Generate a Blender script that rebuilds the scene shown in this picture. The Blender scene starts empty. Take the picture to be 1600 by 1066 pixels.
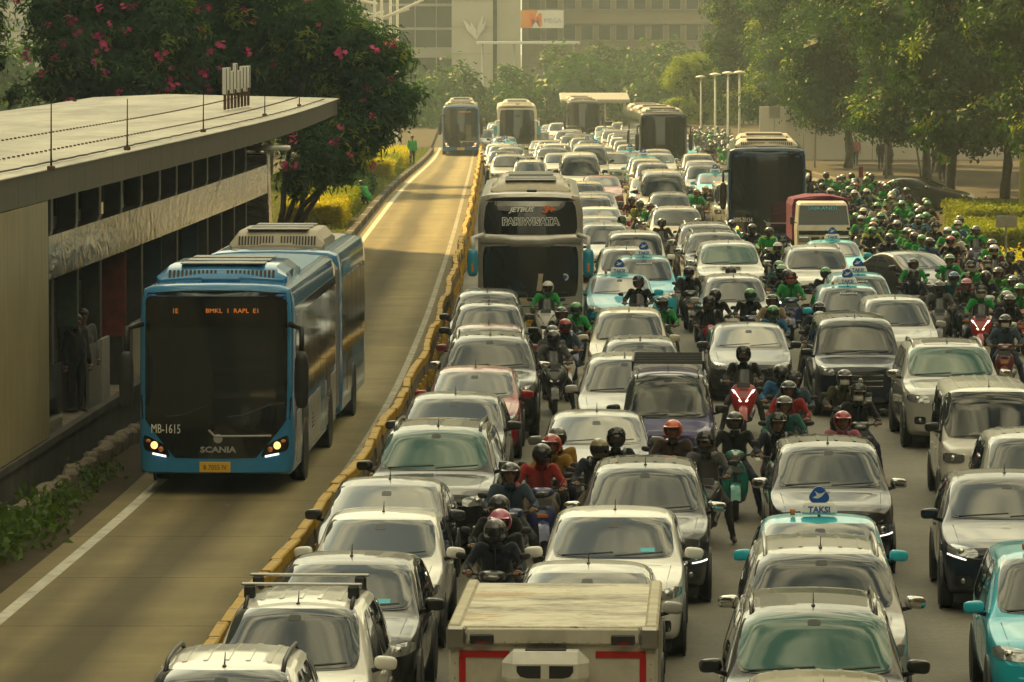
import bpy, bmesh, math, random
import numpy as np
from mathutils import Vector, Matrix, Euler
from mathutils.bvhtree import BVHTree
random.seed(7); RNG = np.random.default_rng(7)
scene = bpy.context.scene
COL = scene.collection
# ---------------------------------------------------------------- camera
CAM_H, FPX, HORIZON = 7.5, 7000.0, 45.0
PITCH = math.atan((533.0 - HORIZON) / FPX)
cam_data = bpy.data.cameras.new("camera"); cam = bpy.data.objects.new("camera", cam_data); COL.objects.link(cam)
cam_data.sensor_width = 36.0; cam_data.lens = FPX / 1600.0 * 36.0
cam_data.clip_start = 0.5; cam_data.clip_end = 4000.0
cam.location = (0, 0, CAM_H); cam.rotation_euler = (math.pi / 2 - PITCH, 0, 0)
scene.camera = cam
# ---------------------------------------------------------------- sky, sun, exposure
SUN_AZ, SUN_EL = math.radians(-26), math.radians(38)      # azimuth from +Y, negative = left
world = bpy.data.worlds.new("World"); scene.world = world; world.use_nodes = True
nt = world.node_tree; nt.nodes.clear()
def wn(t): return nt.nodes.new(t)
w_out, w_bg, w_sky = wn('ShaderNodeOutputWorld'), wn('ShaderNodeBackground'), wn('ShaderNodeTexSky')
w_sky.sky_type = 'NISHITA'; w_sky.sun_disc = False
w_sky.sun_elevation = SUN_EL; w_sky.sun_rotation = SUN_AZ
w_sky.air_density = 1.0; w_sky.dust_density = 9.0; w_sky.ozone_density = 1.0; w_sky.altitude = 0
w_tc, w_map, w_noise, w_ramp, w_mix, w_tint = wn('ShaderNodeTexCoord'), wn('ShaderNodeMapping'), wn('ShaderNodeTexNoise'), wn('ShaderNodeValToRGB'), wn('ShaderNodeMix'), wn('ShaderNodeMix')
w_map.inputs['Scale'].default_value = (0.55, 1.25, 1.0)
w_noise.inputs['Scale'].default_value = 7.5; w_noise.inputs['Detail'].default_value = 9; w_noise.inputs['Roughness'].default_value = 0.62; w_noise.inputs['Distortion'].default_value = 0.5
w_ramp.color_ramp.elements[0].position = 0.43; w_ramp.color_ramp.elements[1].position = 0.70
w_mix.data_type = 'RGBA'; w_tint.data_type = 'RGBA'; w_tint.blend_type = 'MULTIPLY'
w_tint.inputs[0].default_value = 1.0; w_tint.inputs[7].default_value = (0.50, 0.60, 0.54, 1)     # smoky warm air
w_mix.inputs[7].default_value = (31.0, 27.0, 15.5, 1)                                           # sunlit cloud
w_sep, w_max, w_dx, w_dy, w_cmb = wn('ShaderNodeSeparateXYZ'), wn('ShaderNodeMath'), wn('ShaderNodeMath'), wn('ShaderNodeMath'), wn('ShaderNodeCombineXYZ')
w_max.operation = 'MAXIMUM'; w_max.inputs[1].default_value = 0.10; w_dx.operation = w_dy.operation = 'DIVIDE'         # clouds lie on a flat layer
nt.links.new(w_tc.outputs['Generated'], w_sep.inputs[0]); nt.links.new(w_sep.outputs[2], w_max.inputs[0])
nt.links.new(w_sep.outputs[0], w_dx.inputs[0]); nt.links.new(w_max.outputs[0], w_dx.inputs[1]); nt.links.new(w_sep.outputs[1], w_dy.inputs[0]); nt.links.new(w_max.outputs[0], w_dy.inputs[1])
nt.links.new(w_dx.outputs[0], w_cmb.inputs[0]); nt.links.new(w_dy.outputs[0], w_cmb.inputs[1]); nt.links.new(w_cmb.outputs[0], w_map.inputs[0]); nt.links.new(w_map.outputs[0], w_noise.inputs['Vector'])
nt.links.new(w_noise.outputs[0], w_ramp.inputs[0]); nt.links.new(w_sky.outputs[0], w_tint.inputs[6])
nt.links.new(w_tint.outputs[2], w_mix.inputs[6]); nt.links.new(w_ramp.outputs[0], w_mix.inputs[0])
nt.links.new(w_mix.outputs[2], w_bg.inputs[0]); nt.links.new(w_bg.outputs[0], w_out.inputs[0])
w_bg.inputs[1].default_value = 0.082
sun_data = bpy.data.lights.new("sun", 'SUN'); sun = bpy.data.objects.new("sun", sun_data); COL.objects.link(sun)
sun_data.energy = 5.0; sun_data.angle = math.radians(0.6); sun_data.color = (1.0, 0.69, 0.24)
sun_dir = Vector((math.sin(SUN_AZ) * math.cos(SUN_EL), math.cos(SUN_AZ) * math.cos(SUN_EL), math.sin(SUN_EL)))
sun.rotation_euler = sun_dir.to_track_quat('Z', 'Y').to_euler()
vs = scene.view_settings
scene.display_settings.display_device = 'sRGB'
vs.view_transform = 'Standard'; vs.look = 'None'; vs.gamma = 1.0; vs.use_curve_mapping = False
vs.exposure = 0.88
scene.render.engine = 'CYCLES'
cy = scene.cycles
cy.use_denoising = True; cy.max_bounces = 6; cy.diffuse_bounces = 3; cy.glossy_bounces = 3; cy.transmission_bounces = 3
cy.transparent_max_bounces = 6; cy.volume_bounces = 0; cy.caustics_reflective = False; cy.caustics_refractive = False
cy.sample_clamp_indirect = 6.0; cy.use_adaptive_sampling = True; cy.adaptive_threshold = 0.01
# ---------------------------------------------------------------- pixel -> place, road line
def hermite(xs, ys):
    xs = np.array(xs, float); ys = np.array(ys, float); m = np.gradient(ys, xs)
    def f(x):
        x = min(max(x, xs[0]), xs[-1]); i = min(int(np.searchsorted(xs, x, 'right')) - 1, len(xs) - 2); i = max(i, 0)
        h = xs[i + 1] - xs[i]; t = (x - xs[i]) / h; t2, t3 = t * t, t * t * t
        return float((2*t3-3*t2+1)*ys[i] + (t3-2*t2+t)*h*m[i] + (-2*t3+3*t2)*ys[i+1] + (t3-t2)*h*m[i+1])
    return f
XB = hermite([20, 30, 40, 49.4, 60, 76, 90, 110, 140, 170, 218, 300, 400, 520], [-4.7, -4.25, -3.82, -3.39, -2.92, -2.28, -1.95, -1.74, -1.64, -1.62, -1.72, -2.1, -2.7, -3.4])  # lane barrier
XL = hermite([20, 30, 57, 72, 100, 154, 220, 300, 400, 520], [-8.1, -7.7, -6.5, -5.9, -5.5, -5.33, -5.2, -5.15, -5.8, -6.5])     # left edge line of the bus lane
XS = hermite([20, 40, 73.7, 95, 117, 150, 200], [-9.9, -9.1, -7.65, -6.8, -6.08, -5.75, -5.6])                       # face of the bus station
XR = hermite([20, 40, 80, 120, 150, 190, 300, 400, 520], [8.5, 9.7, 12.0, 13.7, 14.7, 16.0, 15.2, 14.4, 13.6])         # right kerb
def gz(y):
    t = min(max((y - 185.0) / 150.0, 0), 1); return -1.25 * t * t * (3 - 2 * t)
def yaw_at(y, f=XB): return -math.atan((f(y + 2) - f(y - 2)) / 4.0)
def P(px, py, h):
    """world point at height h above the ground that stands at this place of the photograph"""
    d = Vector((px - 800.0, FPX * math.cos(PITCH) + (533 - py) * math.sin(PITCH), -FPX * math.sin(PITCH) + (533 - py) * math.cos(PITCH)))
    g = 0.0
    for _ in range(12):
        t = (g + h - CAM_H) / d.z; g = 0.5 * g + 0.5 * gz(t * d.y)
    return Vector((d.x * t, d.y * t, g + h))
# ---------------------------------------------------------------- materials
MATS = {}
def _mat(name):
    m = bpy.data.materials.new(name); m.use_nodes = True; MATS[name] = m
    return m, m.node_tree, m.node_tree.nodes['Principled BSDF']
def nd(t, kind, **kw):
    n = t.nodes.new(kind)
    for k, v in kw.items():
        if k in n.inputs.keys(): n.inputs[k].default_value = v
        else: setattr(n, k, v)
    return n
def mixc(t, fac, a, b, blend='MIX'):
    n = t.nodes.new('ShaderNodeMix'); n.data_type = 'RGBA'; n.blend_type = blend
    for i, v in ((0, fac), (6, a), (7, b)):
        if isinstance(v, (tuple, list)): n.inputs[i].default_value = tuple(v) + ((1,) if len(v) == 3 else ())
        elif isinstance(v, (int, float)): n.inputs[i].default_value = v
        else: t.links.new(v, n.inputs[i])
    return n.outputs[2]
def noise(t, scale, detail=4, rough=0.55, coord='Object', stretch=None, dist=0.0):
    tc = t.nodes.new('ShaderNodeTexCoord'); n = nd(t, 'ShaderNodeTexNoise', Scale=scale, Detail=detail, Roughness=rough, Distortion=dist)
    src = tc.outputs[coord]
    if coord == 'Position':
        pass
    if stretch:
        mp = nd(t, 'ShaderNodeMapping', Scale=stretch); t.links.new(src, mp.inputs[0]); src = mp.outputs[0]
    t.links.new(src, n.inputs['Vector']); return n.outputs[0]
def ramp(t, src, p0, p1, c0=(0, 0, 0), c1=(1, 1, 1)):
    r = t.nodes.new('ShaderNodeValToRGB'); e = r.color_ramp.elements
    e[0].position, e[1].position = p0, p1; e[0].color = tuple(c0) + (1,); e[1].color = tuple(c1) + (1,)
    t.links.new(src, r.inputs[0]); return r.outputs[0]
def bump(t, b, src, strength, dist=0.02):
    n = nd(t, 'ShaderNodeBump', Strength=strength, Distance=dist); t.links.new(src, n.inputs['Height']); t.links.new(n.outputs[0], b.inputs['Normal'])
def simple(name, col, rough=0.5, metal=0.0, spec=0.5, var=0.0, scale=6.0, coat=0.0, bmp=0.0):
    m, t, b = _mat(name); b.inputs['Roughness'].default_value = rough; b.inputs['Metallic'].default_value = metal
    b.inputs['Specular IOR Level'].default_value = spec; b.inputs['Coat Weight'].default_value = coat
    if var > 0:
        n = noise(t, scale, 6, 0.6); c = ramp(t, n, 0.3, 0.7, tuple(x * (1 - var) for x in col), tuple(min(1, x * (1 + var)) for x in col))
        t.links.new(c, b.inputs['Base Color'])
        if bmp: bump(t, b, n, bmp)
    else: b.inputs['Base Color'].default_value = tuple(col) + (1,)
    return m
def objcolor(name, rough=0.4, coat=0.0, coat_r=0.03, dust=0.0, var=0.0, scale=8, metal=0.0, spec=0.5, bmp=0.0, sheen=0.0):
    m, t, b = _mat(name); oi = t.nodes.new('ShaderNodeObjectInfo'); c = oi.outputs['Color']
    if var:
        n = noise(t, scale, 5, 0.6); g = ramp(t, n, 0.3, 0.75, (1 - var,) * 3, (1, 1, 1)); c = mixc(t, 1.0, c, g, 'MULTIPLY')
        if bmp: bump(t, b, n, bmp, 0.03)
    if dust:
        geo = t.nodes.new('ShaderNodeNewGeometry'); sx = t.nodes.new('ShaderNodeSeparateXYZ'); t.links.new(geo.outputs['Normal'], sx.inputs[0])
        n2 = noise(t, 2.2, 8, 0.65); mu = nd(t, 'ShaderNodeMath', operation='MULTIPLY'); r = ramp(t, sx.outputs[2], 0.1, 1.0)
        t.links.new(r, mu.inputs[0]); r2 = ramp(t, n2, 0.25, 0.8, (dust * .4,) * 3, (dust,) * 3); t.links.new(r2, mu.inputs[1])
        c = mixc(t, mu.outputs[0], c, (0.36, 0.32, 0.24))
        rr = nd(t, 'ShaderNodeMath', operation='MULTIPLY_ADD'); t.links.new(mu.outputs[0], rr.inputs[0]); rr.inputs[1].default_value = 0.5; rr.inputs[2].default_value = rough
        t.links.new(rr.outputs[0], b.inputs['Roughness'])
        cr = nd(t, 'ShaderNodeMath', operation='MULTIPLY_ADD'); t.links.new(mu.outputs[0], cr.inputs[0]); cr.inputs[1].default_value = 0.55; cr.inputs[2].default_value = coat_r
        t.links.new(cr.outputs[0], b.inputs['Coat Roughness'])
    else:
        b.inputs['Roughness'].default_value = rough; b.inputs['Coat Roughness'].default_value = coat_r
    t.links.new(c, b.inputs['Base Color']); b.inputs['Coat Weight'].default_value = coat; b.inputs['Coat IOR'].default_value = 1.5; b.inputs['Metallic'].default_value = metal
    b.inputs['Specular IOR Level'].default_value = spec; b.inputs['Sheen Weight'].default_value = sheen
    return m
def emis(name, col, strength):
    m, t, b = _mat(name); b.inputs['Base Color'].default_value = tuple(col) + (1,); b.inputs['Emission Color'].default_value = tuple(col) + (1,); b.inputs['Emission Strength'].default_value = strength; return m
objcolor('paint', rough=0.33, coat=0.9, coat_r=0.04, dust=0.06, metal=0.0, spec=0.1)
objcolor('bike_paint', rough=0.3, coat=0.8, coat_r=0.06)
objcolor('cloth', rough=0.85, var=0.45, scale=9, spec=0.2, bmp=0.5, sheen=0.2)
objcolor('helmet_shell', rough=0.28, coat=0.7, coat_r=0.08, var=0.3, scale=10)
objcolor('plain', rough=0.7, spec=0.3)
simple('car_glass', (0.014, 0.02, 0.018), 0.03, 0, 0.6, coat=0.25)
simple('tint_green', (0.02, 0.09, 0.06), 0.03, 0, 0.6, coat=0.25)
simple('visor', (0.02, 0.02, 0.022), 0.08, 0, 0.7)
simple('chrome', (0.62, 0.62, 0.6), 0.12, 1.0)
simple('satin_metal', (0.42, 0.41, 0.39), 0.32, 1.0)
simple('black_plastic', (0.018, 0.018, 0.019), 0.45, var=0.3)
simple('gloss_black', (0.008, 0.008, 0.009), 0.1, coat=0.6)
simple('rubber', (0.022, 0.021, 0.02), 0.85, var=0.35, scale=12)
simple('rim', (0.34, 0.34, 0.33), 0.3, 0.9)
simple('lamp_glass', (0.30, 0.31, 0.31), 0.08, 0.6, 0.8, coat=1.0)
simple('lamp_amber', (0.65, 0.20, 0.03), 0.2, coat=0.5)
simple('lamp_red', (0.16, 0.012, 0.01), 0.2, coat=0.5)
emis('lamp_on', (1.0, 0.88, 0.7), 1.6); emis('lamp_on_amber', (1.0, 0.5, 0.14), 1.3); emis('drl', (1.0, 0.9, 0.8), 1.0)
emis('led_orange', (1.0, 0.30, 0.04), .13); emis('led_yellow', (1.0, 0.75, 0.2), 0.7)
simple('plate_black', (0.02, 0.02, 0.02), 0.4); simple('plate_white', (0.75, 0.74, 0.7), 0.4); simple('plate_yellow', (0.7, 0.42, 0.03), 0.4)
simple('ink_white', (0.8, 0.79, 0.75), 0.5); simple('ink_black', (0.015, 0.015, 0.015), 0.5); simple('ink_grey', (0.35, 0.35, 0.34), 0.4)
simple('ink_blue', (0.015, 0.07, 0.30), 0.4); simple('ink_orange', (0.8, 0.14, 0.02), 0.5); simple('ink_yellow', (0.75, 0.5, 0.05), 0.5)
simple('logo_blue', (0.012, 0.10, 0.42), 0.35); simple('card_cyan', (0.05, 0.5, 0.62), 0.5); simple('reflect_red', (0.42, 0.01, 0.012), 0.35, var=.15)
simple('skin', (0.22, 0.115, 0.065), 0.55, var=0.12, scale=14); simple('mask_white', (0.62, 0.61, 0.58), 0.8); simple('mask_black', (0.015, 0.015, 0.016), 0.8)
simple('hair', (0.01, 0.008, 0.007), 0.5); simple('shoe', (0.025, 0.023, 0.022), 0.6)
def trousers():
    m, t, b = _mat('trousers'); oi = t.nodes.new('ShaderNodeObjectInfo'); r = t.nodes.new('ShaderNodeValToRGB'); r.color_ramp.interpolation = 'CONSTANT'
    e = r.color_ramp.elements; e[0].color = (0.015, 0.015, 0.017, 1); e[1].position = 0.4; e[1].color = (0.03, 0.04, 0.075, 1)
    for p, c in ((0.6, (0.05, 0.05, 0.05)), (0.75, (0.17, 0.13, 0.085)), (0.85, (0.02, 0.03, 0.06))):
        q = e.new(p); q.color = c + (1,)
    t.links.new(oi.outputs['Random'], r.inputs[0]); n = noise(t, 10, 4); g = ramp(t, n, .3, .7, (.6,) * 3, (1, 1, 1))
    t.links.new(mixc(t, 1.0, r.outputs[0], g, 'MULTIPLY'), b.inputs['Base Color']); b.inputs['Roughness'].default_value = 0.85
trousers()
# ---------------------------------------------------------------- mesh builder
class MB:
    def __init__(s): s.v = []; s.f = []; s.m = []
    def add(s, v, f, m=0):
        o = len(s.v); s.v += [tuple(a) for a in v]; s.f += [tuple(i + o for i in q) for q in f]; s.m += [m] * len(f); return s
    def box(s, c, d, m=0, bev=0.0, rot=None, taper=(1, 1)):
        x, y, z = d[0] / 2, d[1] / 2, d[2] / 2; tx, ty = taper
        if bev <= 0:
            v = [(-x, -y, -z), (x, -y, -z), (x, y, -z), (-x, y, -z), (-x*tx, -y*ty, z), (x*tx, -y*ty, z), (x*tx, y*ty, z), (-x*tx, y*ty, z)]
            f = [(0, 3, 2, 1), (4, 5, 6, 7), (0, 1, 5, 4), (1, 2, 6, 5), (2, 3, 7, 6), (3, 0, 4, 7)]
        else:
            b = min(bev, x * .9, y * .9, z * .9); v = []; f = []
            for sz, hx, hy in ((-z, x - b, y - b), (-z + b, x, y), (z - b, x, y), (z, x - b, y - b)):
                kx, ky = (tx, ty) if sz > 0 else (1, 1)
                if abs(sz) < z: ring = [(-hx + b, -hy), (hx - b, -hy), (hx, -hy + b), (hx, hy - b), (hx - b, hy), (-hx + b, hy), (-hx, hy - b), (-hx, -hy + b)]
                else: ring = [(-hx, -hy), (hx, -hy), (hx, -hy), (hx, hy), (hx, hy), (-hx, hy), (-hx, hy), (-hx, -hy)]
                v += [(a * kx, c2 * ky, sz) for a, c2 in ring]
            for k in range(3):
                for i in range(8): f.append((k * 8 + i, k * 8 + (i + 1) % 8, k * 8 + 8 + (i + 1) % 8, k * 8 + 8 + i))
            f.append(tuple(range(7, -1, -1))); f.append(tuple(range(24, 32)))
        R = Euler(rot).to_matrix() if rot else None
        v = [(R @ Vector(p) if R else Vector(p)) + Vector(c) for p in v]
        return s.add(v, f, m)
    def loft(s, rings, m=0, cap=True, closed=True):
        n = len(rings[0]); v = [p for r in rings for p in r]; f = []
        for k in range(len(rings) - 1):
            for i in range(n if closed else n - 1):
                j = (i + 1) % n; f.append((k * n + i, k * n + j, (k + 1) * n + j, (k + 1) * n + i))
        if cap and closed: f.append(tuple(range(n - 1, -1, -1))); f.append(tuple(range((len(rings) - 1) * n, len(rings) * n)))
        return s.add(v, f, m)
    def tube(s, path, r, seg=8, m=0, cap=True):
        path = [Vector(p) for p in path]; rs = r if isinstance(r, (list, tuple)) else [r] * len(path); rings = []
        for i, p in enumerate(path):
            t = (path[min(i + 1, len(path) - 1)] - path[max(i - 1, 0)]).normalized()
            a = t.cross(Vector((0, 0, 1)));
            if a.length < 1e-3: a = t.cross(Vector((0, 1, 0)))
            a.normalize(); b = t.cross(a)
            rings.append([p + (a * math.cos(q) + b * math.sin(q)) * rs[i] for q in [2 * math.pi * k / seg for k in range(seg)]])
        return s.loft(rings, m, cap)
    def lathe(s, prof, seg=20, m=0, axis='z', c=(0, 0, 0)):
        rings = []
        for r, h in prof:
            ring = []
            for k in range(seg):
                a = 2 * math.pi * k / seg; x, y = r * math.cos(a), r * math.sin(a)
                ring.append(Vector({'z': (x, y, h), 'x': (h, x, y), 'y': (y, h, x)}[axis]) + Vector(c))
            rings.append(ring)
        return s.loft(rings, m, True)
    def ell(s, c, r, m=0, seg=12, rings=8, e=1.0, rot=None):
        R = Euler(rot).to_matrix() if rot else None; rr = []
        sp = lambda v: math.copysign(abs(v) ** e, v)
        for i in range(rings + 1):
            th = math.pi * i / rings; th = min(max(th, 0.02), math.pi - 0.02); ring = []
            for k in range(seg):
                a = 2 * math.pi * k / seg
                p = Vector((r[0] * sp(math.sin(th)) * sp(math.cos(a)), r[1] * sp(math.sin(th)) * sp(math.sin(a)), -r[2] * sp(math.cos(th))))
                ring.append((R @ p if R else p) + Vector(c))
            rr.append(ring)
        return s.loft(rr, m, True)
    def grid(s, pts, m=0):
        """pts[i][j] surface"""
        n = len(pts[0]); v = [p for r in pts for p in r]
        f = [(i * n + j, i * n + j + 1, (i + 1) * n + j + 1, (i + 1) * n + j) for i in range(len(pts) - 1) for j in range(n - 1)]
        return s.add(v, f, m)
    def mesh(s, name, mats, smooth=False):
        me = bpy.data.meshes.new(name); me.from_pydata([tuple(p) for p in s.v], [], s.f)
        for k in (mats if isinstance(mats, (list, tuple)) else [mats]): me.materials.append(MATS[k])
        if any(s.m): me.polygons.foreach_set('material_index', s.m)
        if smooth: me.polygons.foreach_set('use_smooth', [True] * len(s.f))
        me.update(); return me
    def build(s, name, mats, parent=None, smooth=False, loc=None, rz=0.0):
        o = bpy.data.objects.new(name, s.mesh(name, mats, smooth)); COL.objects.link(o); o.parent = parent
        if loc is not None: o.location = loc
        if rz: o.rotation_euler.z = rz
        return o
def fix_normals(me):
    bm = bmesh.new(); bm.from_mesh(me); bmesh.ops.recalc_face_normals(bm, faces=bm.faces); bm.to_mesh(me); bm.free()
def angle_smooth(me, deg=35):
    bm = bmesh.new(); bm.from_mesh(me)
    for f in bm.faces: f.smooth = True
    c = math.radians(deg)
    for e in bm.edges: e.smooth = len(e.link_faces) == 2 and e.calc_face_angle(9) < c
    bm.to_mesh(me); bm.free()
def empty(name, loc=(0, 0, 0), rz=0.0, parent=None):
    o = bpy.data.objects.new(name, None); COL.objects.link(o); o.location = loc; o.rotation_euler = (0, 0, rz); o.parent = parent; o.empty_display_size = 0.2; return o
def tag(o, label=None, cat=None, group=None, kind=None):
    for k, v in (('label', label), ('category', cat), ('group', group), ('kind', kind)):
        if v: o[k] = v
    return o
def apply_mods(o):
    dg = bpy.context.evaluated_depsgraph_get(); me = bpy.data.meshes.new_from_object(o.evaluated_get(dg)); old = o.data
    o.modifiers.clear(); o.data = me; bpy.data.meshes.remove(old); return o
KIDS = {}
def kids(o):
    if o.name not in KIDS: KIDS[o.name] = list(o.children)
    return KIDS[o.name]
def copy_tree(o, parent=None, color=None):
    c = o.copy(); COL.objects.link(c); c.parent = parent
    if color: c.color = tuple(color) + (1,)
    for ch in kids(o): copy_tree(ch, c, color)
    return c
def joined_mesh(root, name):
    """one mesh of a thing and its parts, for copies too small to show parts"""
    mats = []; mb = MB(); sm = []
    def walk(o, M):
        M2 = M @ o.matrix_basis if o is not root else M
        if o.type == 'MESH':
            me = o.data; off = len(mb.v); mb.v += [tuple(M2 @ v.co) for v in me.vertices]; idx = []
            for k in me.materials:
                if k.name not in mats: mats.append(k.name)
                idx.append(mats.index(k.name))
            for p in me.polygons:
                mb.f.append(tuple(i + off for i in p.vertices)); mb.m.append(idx[p.material_index]); sm.append(p.use_smooth)
        for ch in kids(o): walk(ch, M2)
    walk(root, Matrix.Identity(4))
    me = mb.mesh(name, mats); me.polygons.foreach_set('use_smooth', sm); return me
FONT_CACHE = {}
def text(s, size, mat, parent, loc, rot=(math.pi / 2, 0, 0), name='lettering', align='CENTER', ext=0.003, sx=1.0, bold=0.0, shear=0.0, outline=0.0):
    key = (s, size, mat, align, ext, bold, shear)
    if key not in FONT_CACHE:
        cu = bpy.data.curves.new('t', 'FONT'); cu.body = s; cu.size = size; cu.align_x = align; cu.extrude = ext; cu.offset = bold; cu.shear = shear; cu.resolution_u = 2
        t = bpy.data.objects.new('t', cu); COL.objects.link(t); bpy.context.view_layer.update()
        me = bpy.data.meshes.new_from_object(t.evaluated_get(bpy.context.evaluated_depsgraph_get())); bpy.data.objects.remove(t); bpy.data.curves.remove(cu)
        me.name = 'lettering'; me.materials.clear(); me.materials.append(MATS[mat]); FONT_CACHE[key] = me
    o = bpy.data.objects.new(name, FONT_CACHE[key]); COL.objects.link(o); o.parent = parent; o.location = loc; o.rotation_euler = rot; o.scale = (sx, 1, 1); return o
def hide_proto(o):
    """drop a prototype and its parts once the copies exist"""
    for ch in kids(o): hide_proto(ch)
    KIDS.pop(o.name, None); bpy.data.objects.remove(o)
ORD = ['first', 'second', 'third', 'fourth', 'fifth', 'sixth', 'seventh', 'eighth', 'ninth', 'tenth', 'eleventh', 'twelfth', 'thirteenth', 'fourteenth', 'fifteenth', 'sixteenth', 'seventeenth', 'eighteenth', 'nineteenth', 'twentieth']
def ordw(i):
    return ORD[i] if i < 20 else ('twenty-' + ORD[i - 20] if i < 29 else ('thirty-' + ORD[i - 30] if 30 <= i < 39 else ('thirtieth' if i == 29 else 'fortieth')))
# ================================================================ surfaces
def asphalt():
    m, t, b = _mat('asphalt'); n = noise(t, 0.35, 8, 0.6); c = ramp(t, n, 0.3, 0.72, (0.115, 0.104, 0.080), (0.20, 0.18, 0.135))
    n2 = noise(t, 16, 6, 0.8); c = mixc(t, 0.55, c, ramp(t, n2, .35, .7, (.25, .25, .25), (.72, .72, .72)), 'OVERLAY')
    st = noise(t, 0.9, 3, 0.5, stretch=(1, 0.06, 1)); c = mixc(t, ramp(t, st, .5, .8, (0, 0, 0), (.5,) * 3), c, (0.08, 0.07, 0.052))
    t.links.new(c, b.inputs['Base Color']); b.inputs['Roughness'].default_value = 0.8; bump(t, b, n2, 0.4, 0.01)
asphalt()
def lane_concrete():
    m, t, b = _mat('lane_concrete'); n = noise(t, 0.5, 9, 0.62); c = ramp(t, n, 0.28, 0.75, (0.21, 0.172, 0.092), (0.35, 0.285, 0.145))
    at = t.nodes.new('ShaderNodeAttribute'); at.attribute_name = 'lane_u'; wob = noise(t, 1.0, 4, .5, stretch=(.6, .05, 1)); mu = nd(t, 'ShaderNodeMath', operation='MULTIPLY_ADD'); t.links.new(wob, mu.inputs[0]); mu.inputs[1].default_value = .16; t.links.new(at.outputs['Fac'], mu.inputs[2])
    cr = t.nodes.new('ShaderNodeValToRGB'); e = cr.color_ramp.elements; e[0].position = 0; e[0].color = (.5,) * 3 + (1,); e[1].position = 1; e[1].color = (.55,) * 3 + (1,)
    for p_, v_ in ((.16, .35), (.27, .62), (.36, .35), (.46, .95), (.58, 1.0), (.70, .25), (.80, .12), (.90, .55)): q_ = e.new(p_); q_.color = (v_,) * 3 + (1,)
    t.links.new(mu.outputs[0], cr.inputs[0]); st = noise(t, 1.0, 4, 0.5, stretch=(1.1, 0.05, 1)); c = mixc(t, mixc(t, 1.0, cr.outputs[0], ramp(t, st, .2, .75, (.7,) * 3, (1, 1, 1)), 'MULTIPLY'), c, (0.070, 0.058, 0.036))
    gr = noise(t, 1.0, 3, 0.6, stretch=(0.05, 16, 1)); c = mixc(t, 0.5, c, ramp(t, gr, .35, .65, (.43,) * 3, (.56,) * 3), 'OVERLAY')
    sp = noise(t, 3.0, 6, 0.7, stretch=(1, .3, 1)); c = mixc(t, ramp(t, sp, .66, .74, (0, 0, 0), (.55,) * 3), c, (0.36, 0.32, 0.25))
    fine = noise(t, 45, 3, .7); c = mixc(t, .3, c, ramp(t, fine, .3, .7, (.3,) * 3, (.7,) * 3), 'OVERLAY')
    t.links.new(c, b.inputs['Base Color']); b.inputs['Roughness'].default_value = 0.8; b.inputs['Specular IOR Level'].default_value = .12; bump(t, b, gr, 0.5, 0.01)
lane_concrete()
def worn(name, col, under, lo=.5, hi=.62, rough=.6, scale=3.0):
    m, t, b = _mat(name); n = noise(t, scale, 9, .7); c = mixc(t, ramp(t, n, lo, hi), col, under)
    n2 = noise(t, .8, 5, .6); c = mixc(t, .45, c, ramp(t, n2, .3, .7, (.25,) * 3, (.7,) * 3), 'OVERLAY')
    t.links.new(c, b.inputs['Base Color']); b.inputs['Roughness'].default_value = rough; b.inputs['Specular IOR Level'].default_value = .15; bump(t, b, n, .25, .01)
worn('line_white', (0.52, 0.49, 0.40), (0.22, 0.20, 0.15), .5, .75)
worn('barrier_yellow', (0.50, 0.30, 0.028), (0.17, 0.13, 0.07), .50, .66, .55, 4)
worn('barrier_grey', (0.20, 0.17, 0.12), (0.10, 0.085, 0.06), .45, .7, .8, 3)
worn('kerb_stone', (0.24, 0.20, 0.15), (0.13, 0.105, 0.08), .45, .7, .85, 3)
worn('kerb_black', (0.05, 0.045, 0.04), (0.10, 0.085, 0.06), .45, .7, .85, 3)
worn('soil_and_shade', (0.07, 0.05, 0.03), (0.045, 0.04, 0.02), .4, .7, .95, 1.2)
worn('pavement', (0.065, 0.055, 0.04), (0.045, 0.038, 0.028), .45, .7, .85, 1.0)  # paving colour darkened for the shade under the right trees
worn('plinth', (0.085, 0.08, 0.07), (0.05, 0.045, 0.04), .4, .7, .8, 1.3)
def streaked(name, c0, c1, rough, metal, stretch=(9, 9, .35), coat=0.0, bmp=0.12, spec=.5):
    m, t, b = _mat(name); n = noise(t, 1.0, 6, .6, stretch=stretch); c = ramp(t, n, .28, .72, c0, c1); n2 = noise(t, .7, 6, .6)
    c = mixc(t, .4, c, ramp(t, n2, .3, .7, (.3,) * 3, (.65,) * 3), 'OVERLAY'); t.links.new(c, b.inputs['Base Color'])
    b.inputs['Roughness'].default_value = rough; b.inputs['Metallic'].default_value = metal; b.inputs['Coat Weight'].default_value = coat; b.inputs['Specular IOR Level'].default_value = spec
    bump(t, b, n, bmp, .01)
streaked('station_panel', (0.26, 0.22, 0.12), (0.37, 0.315, 0.175), .5, .15)
streaked('fascia', (0.055, 0.047, 0.032), (0.09, 0.078, 0.055), .5, .2)
streaked('roof_sheet', (0.24, 0.20, 0.13), (0.52, 0.46, 0.33), .42, .3, stretch=(.9, .14, 1), bmp=.05)
def steel_panel():
    m, t, b = _mat('steel_panel'); n = noise(t, 1.1, 3, .5, dist=1.2, stretch=(1, 1, 2.2)); b.inputs['Base Color'].default_value = (.47, .44, .36, 1)
    b.inputs['Metallic'].default_value = 1; b.inputs['Roughness'].default_value = .16; bump(t, b, n, .5, .06)
steel_panel()
simple('column_dark', (0.045, 0.044, 0.042), .5, var=.3); simple('interior_dark', (0.02, 0.02, 0.02), .8, var=.3)
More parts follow.
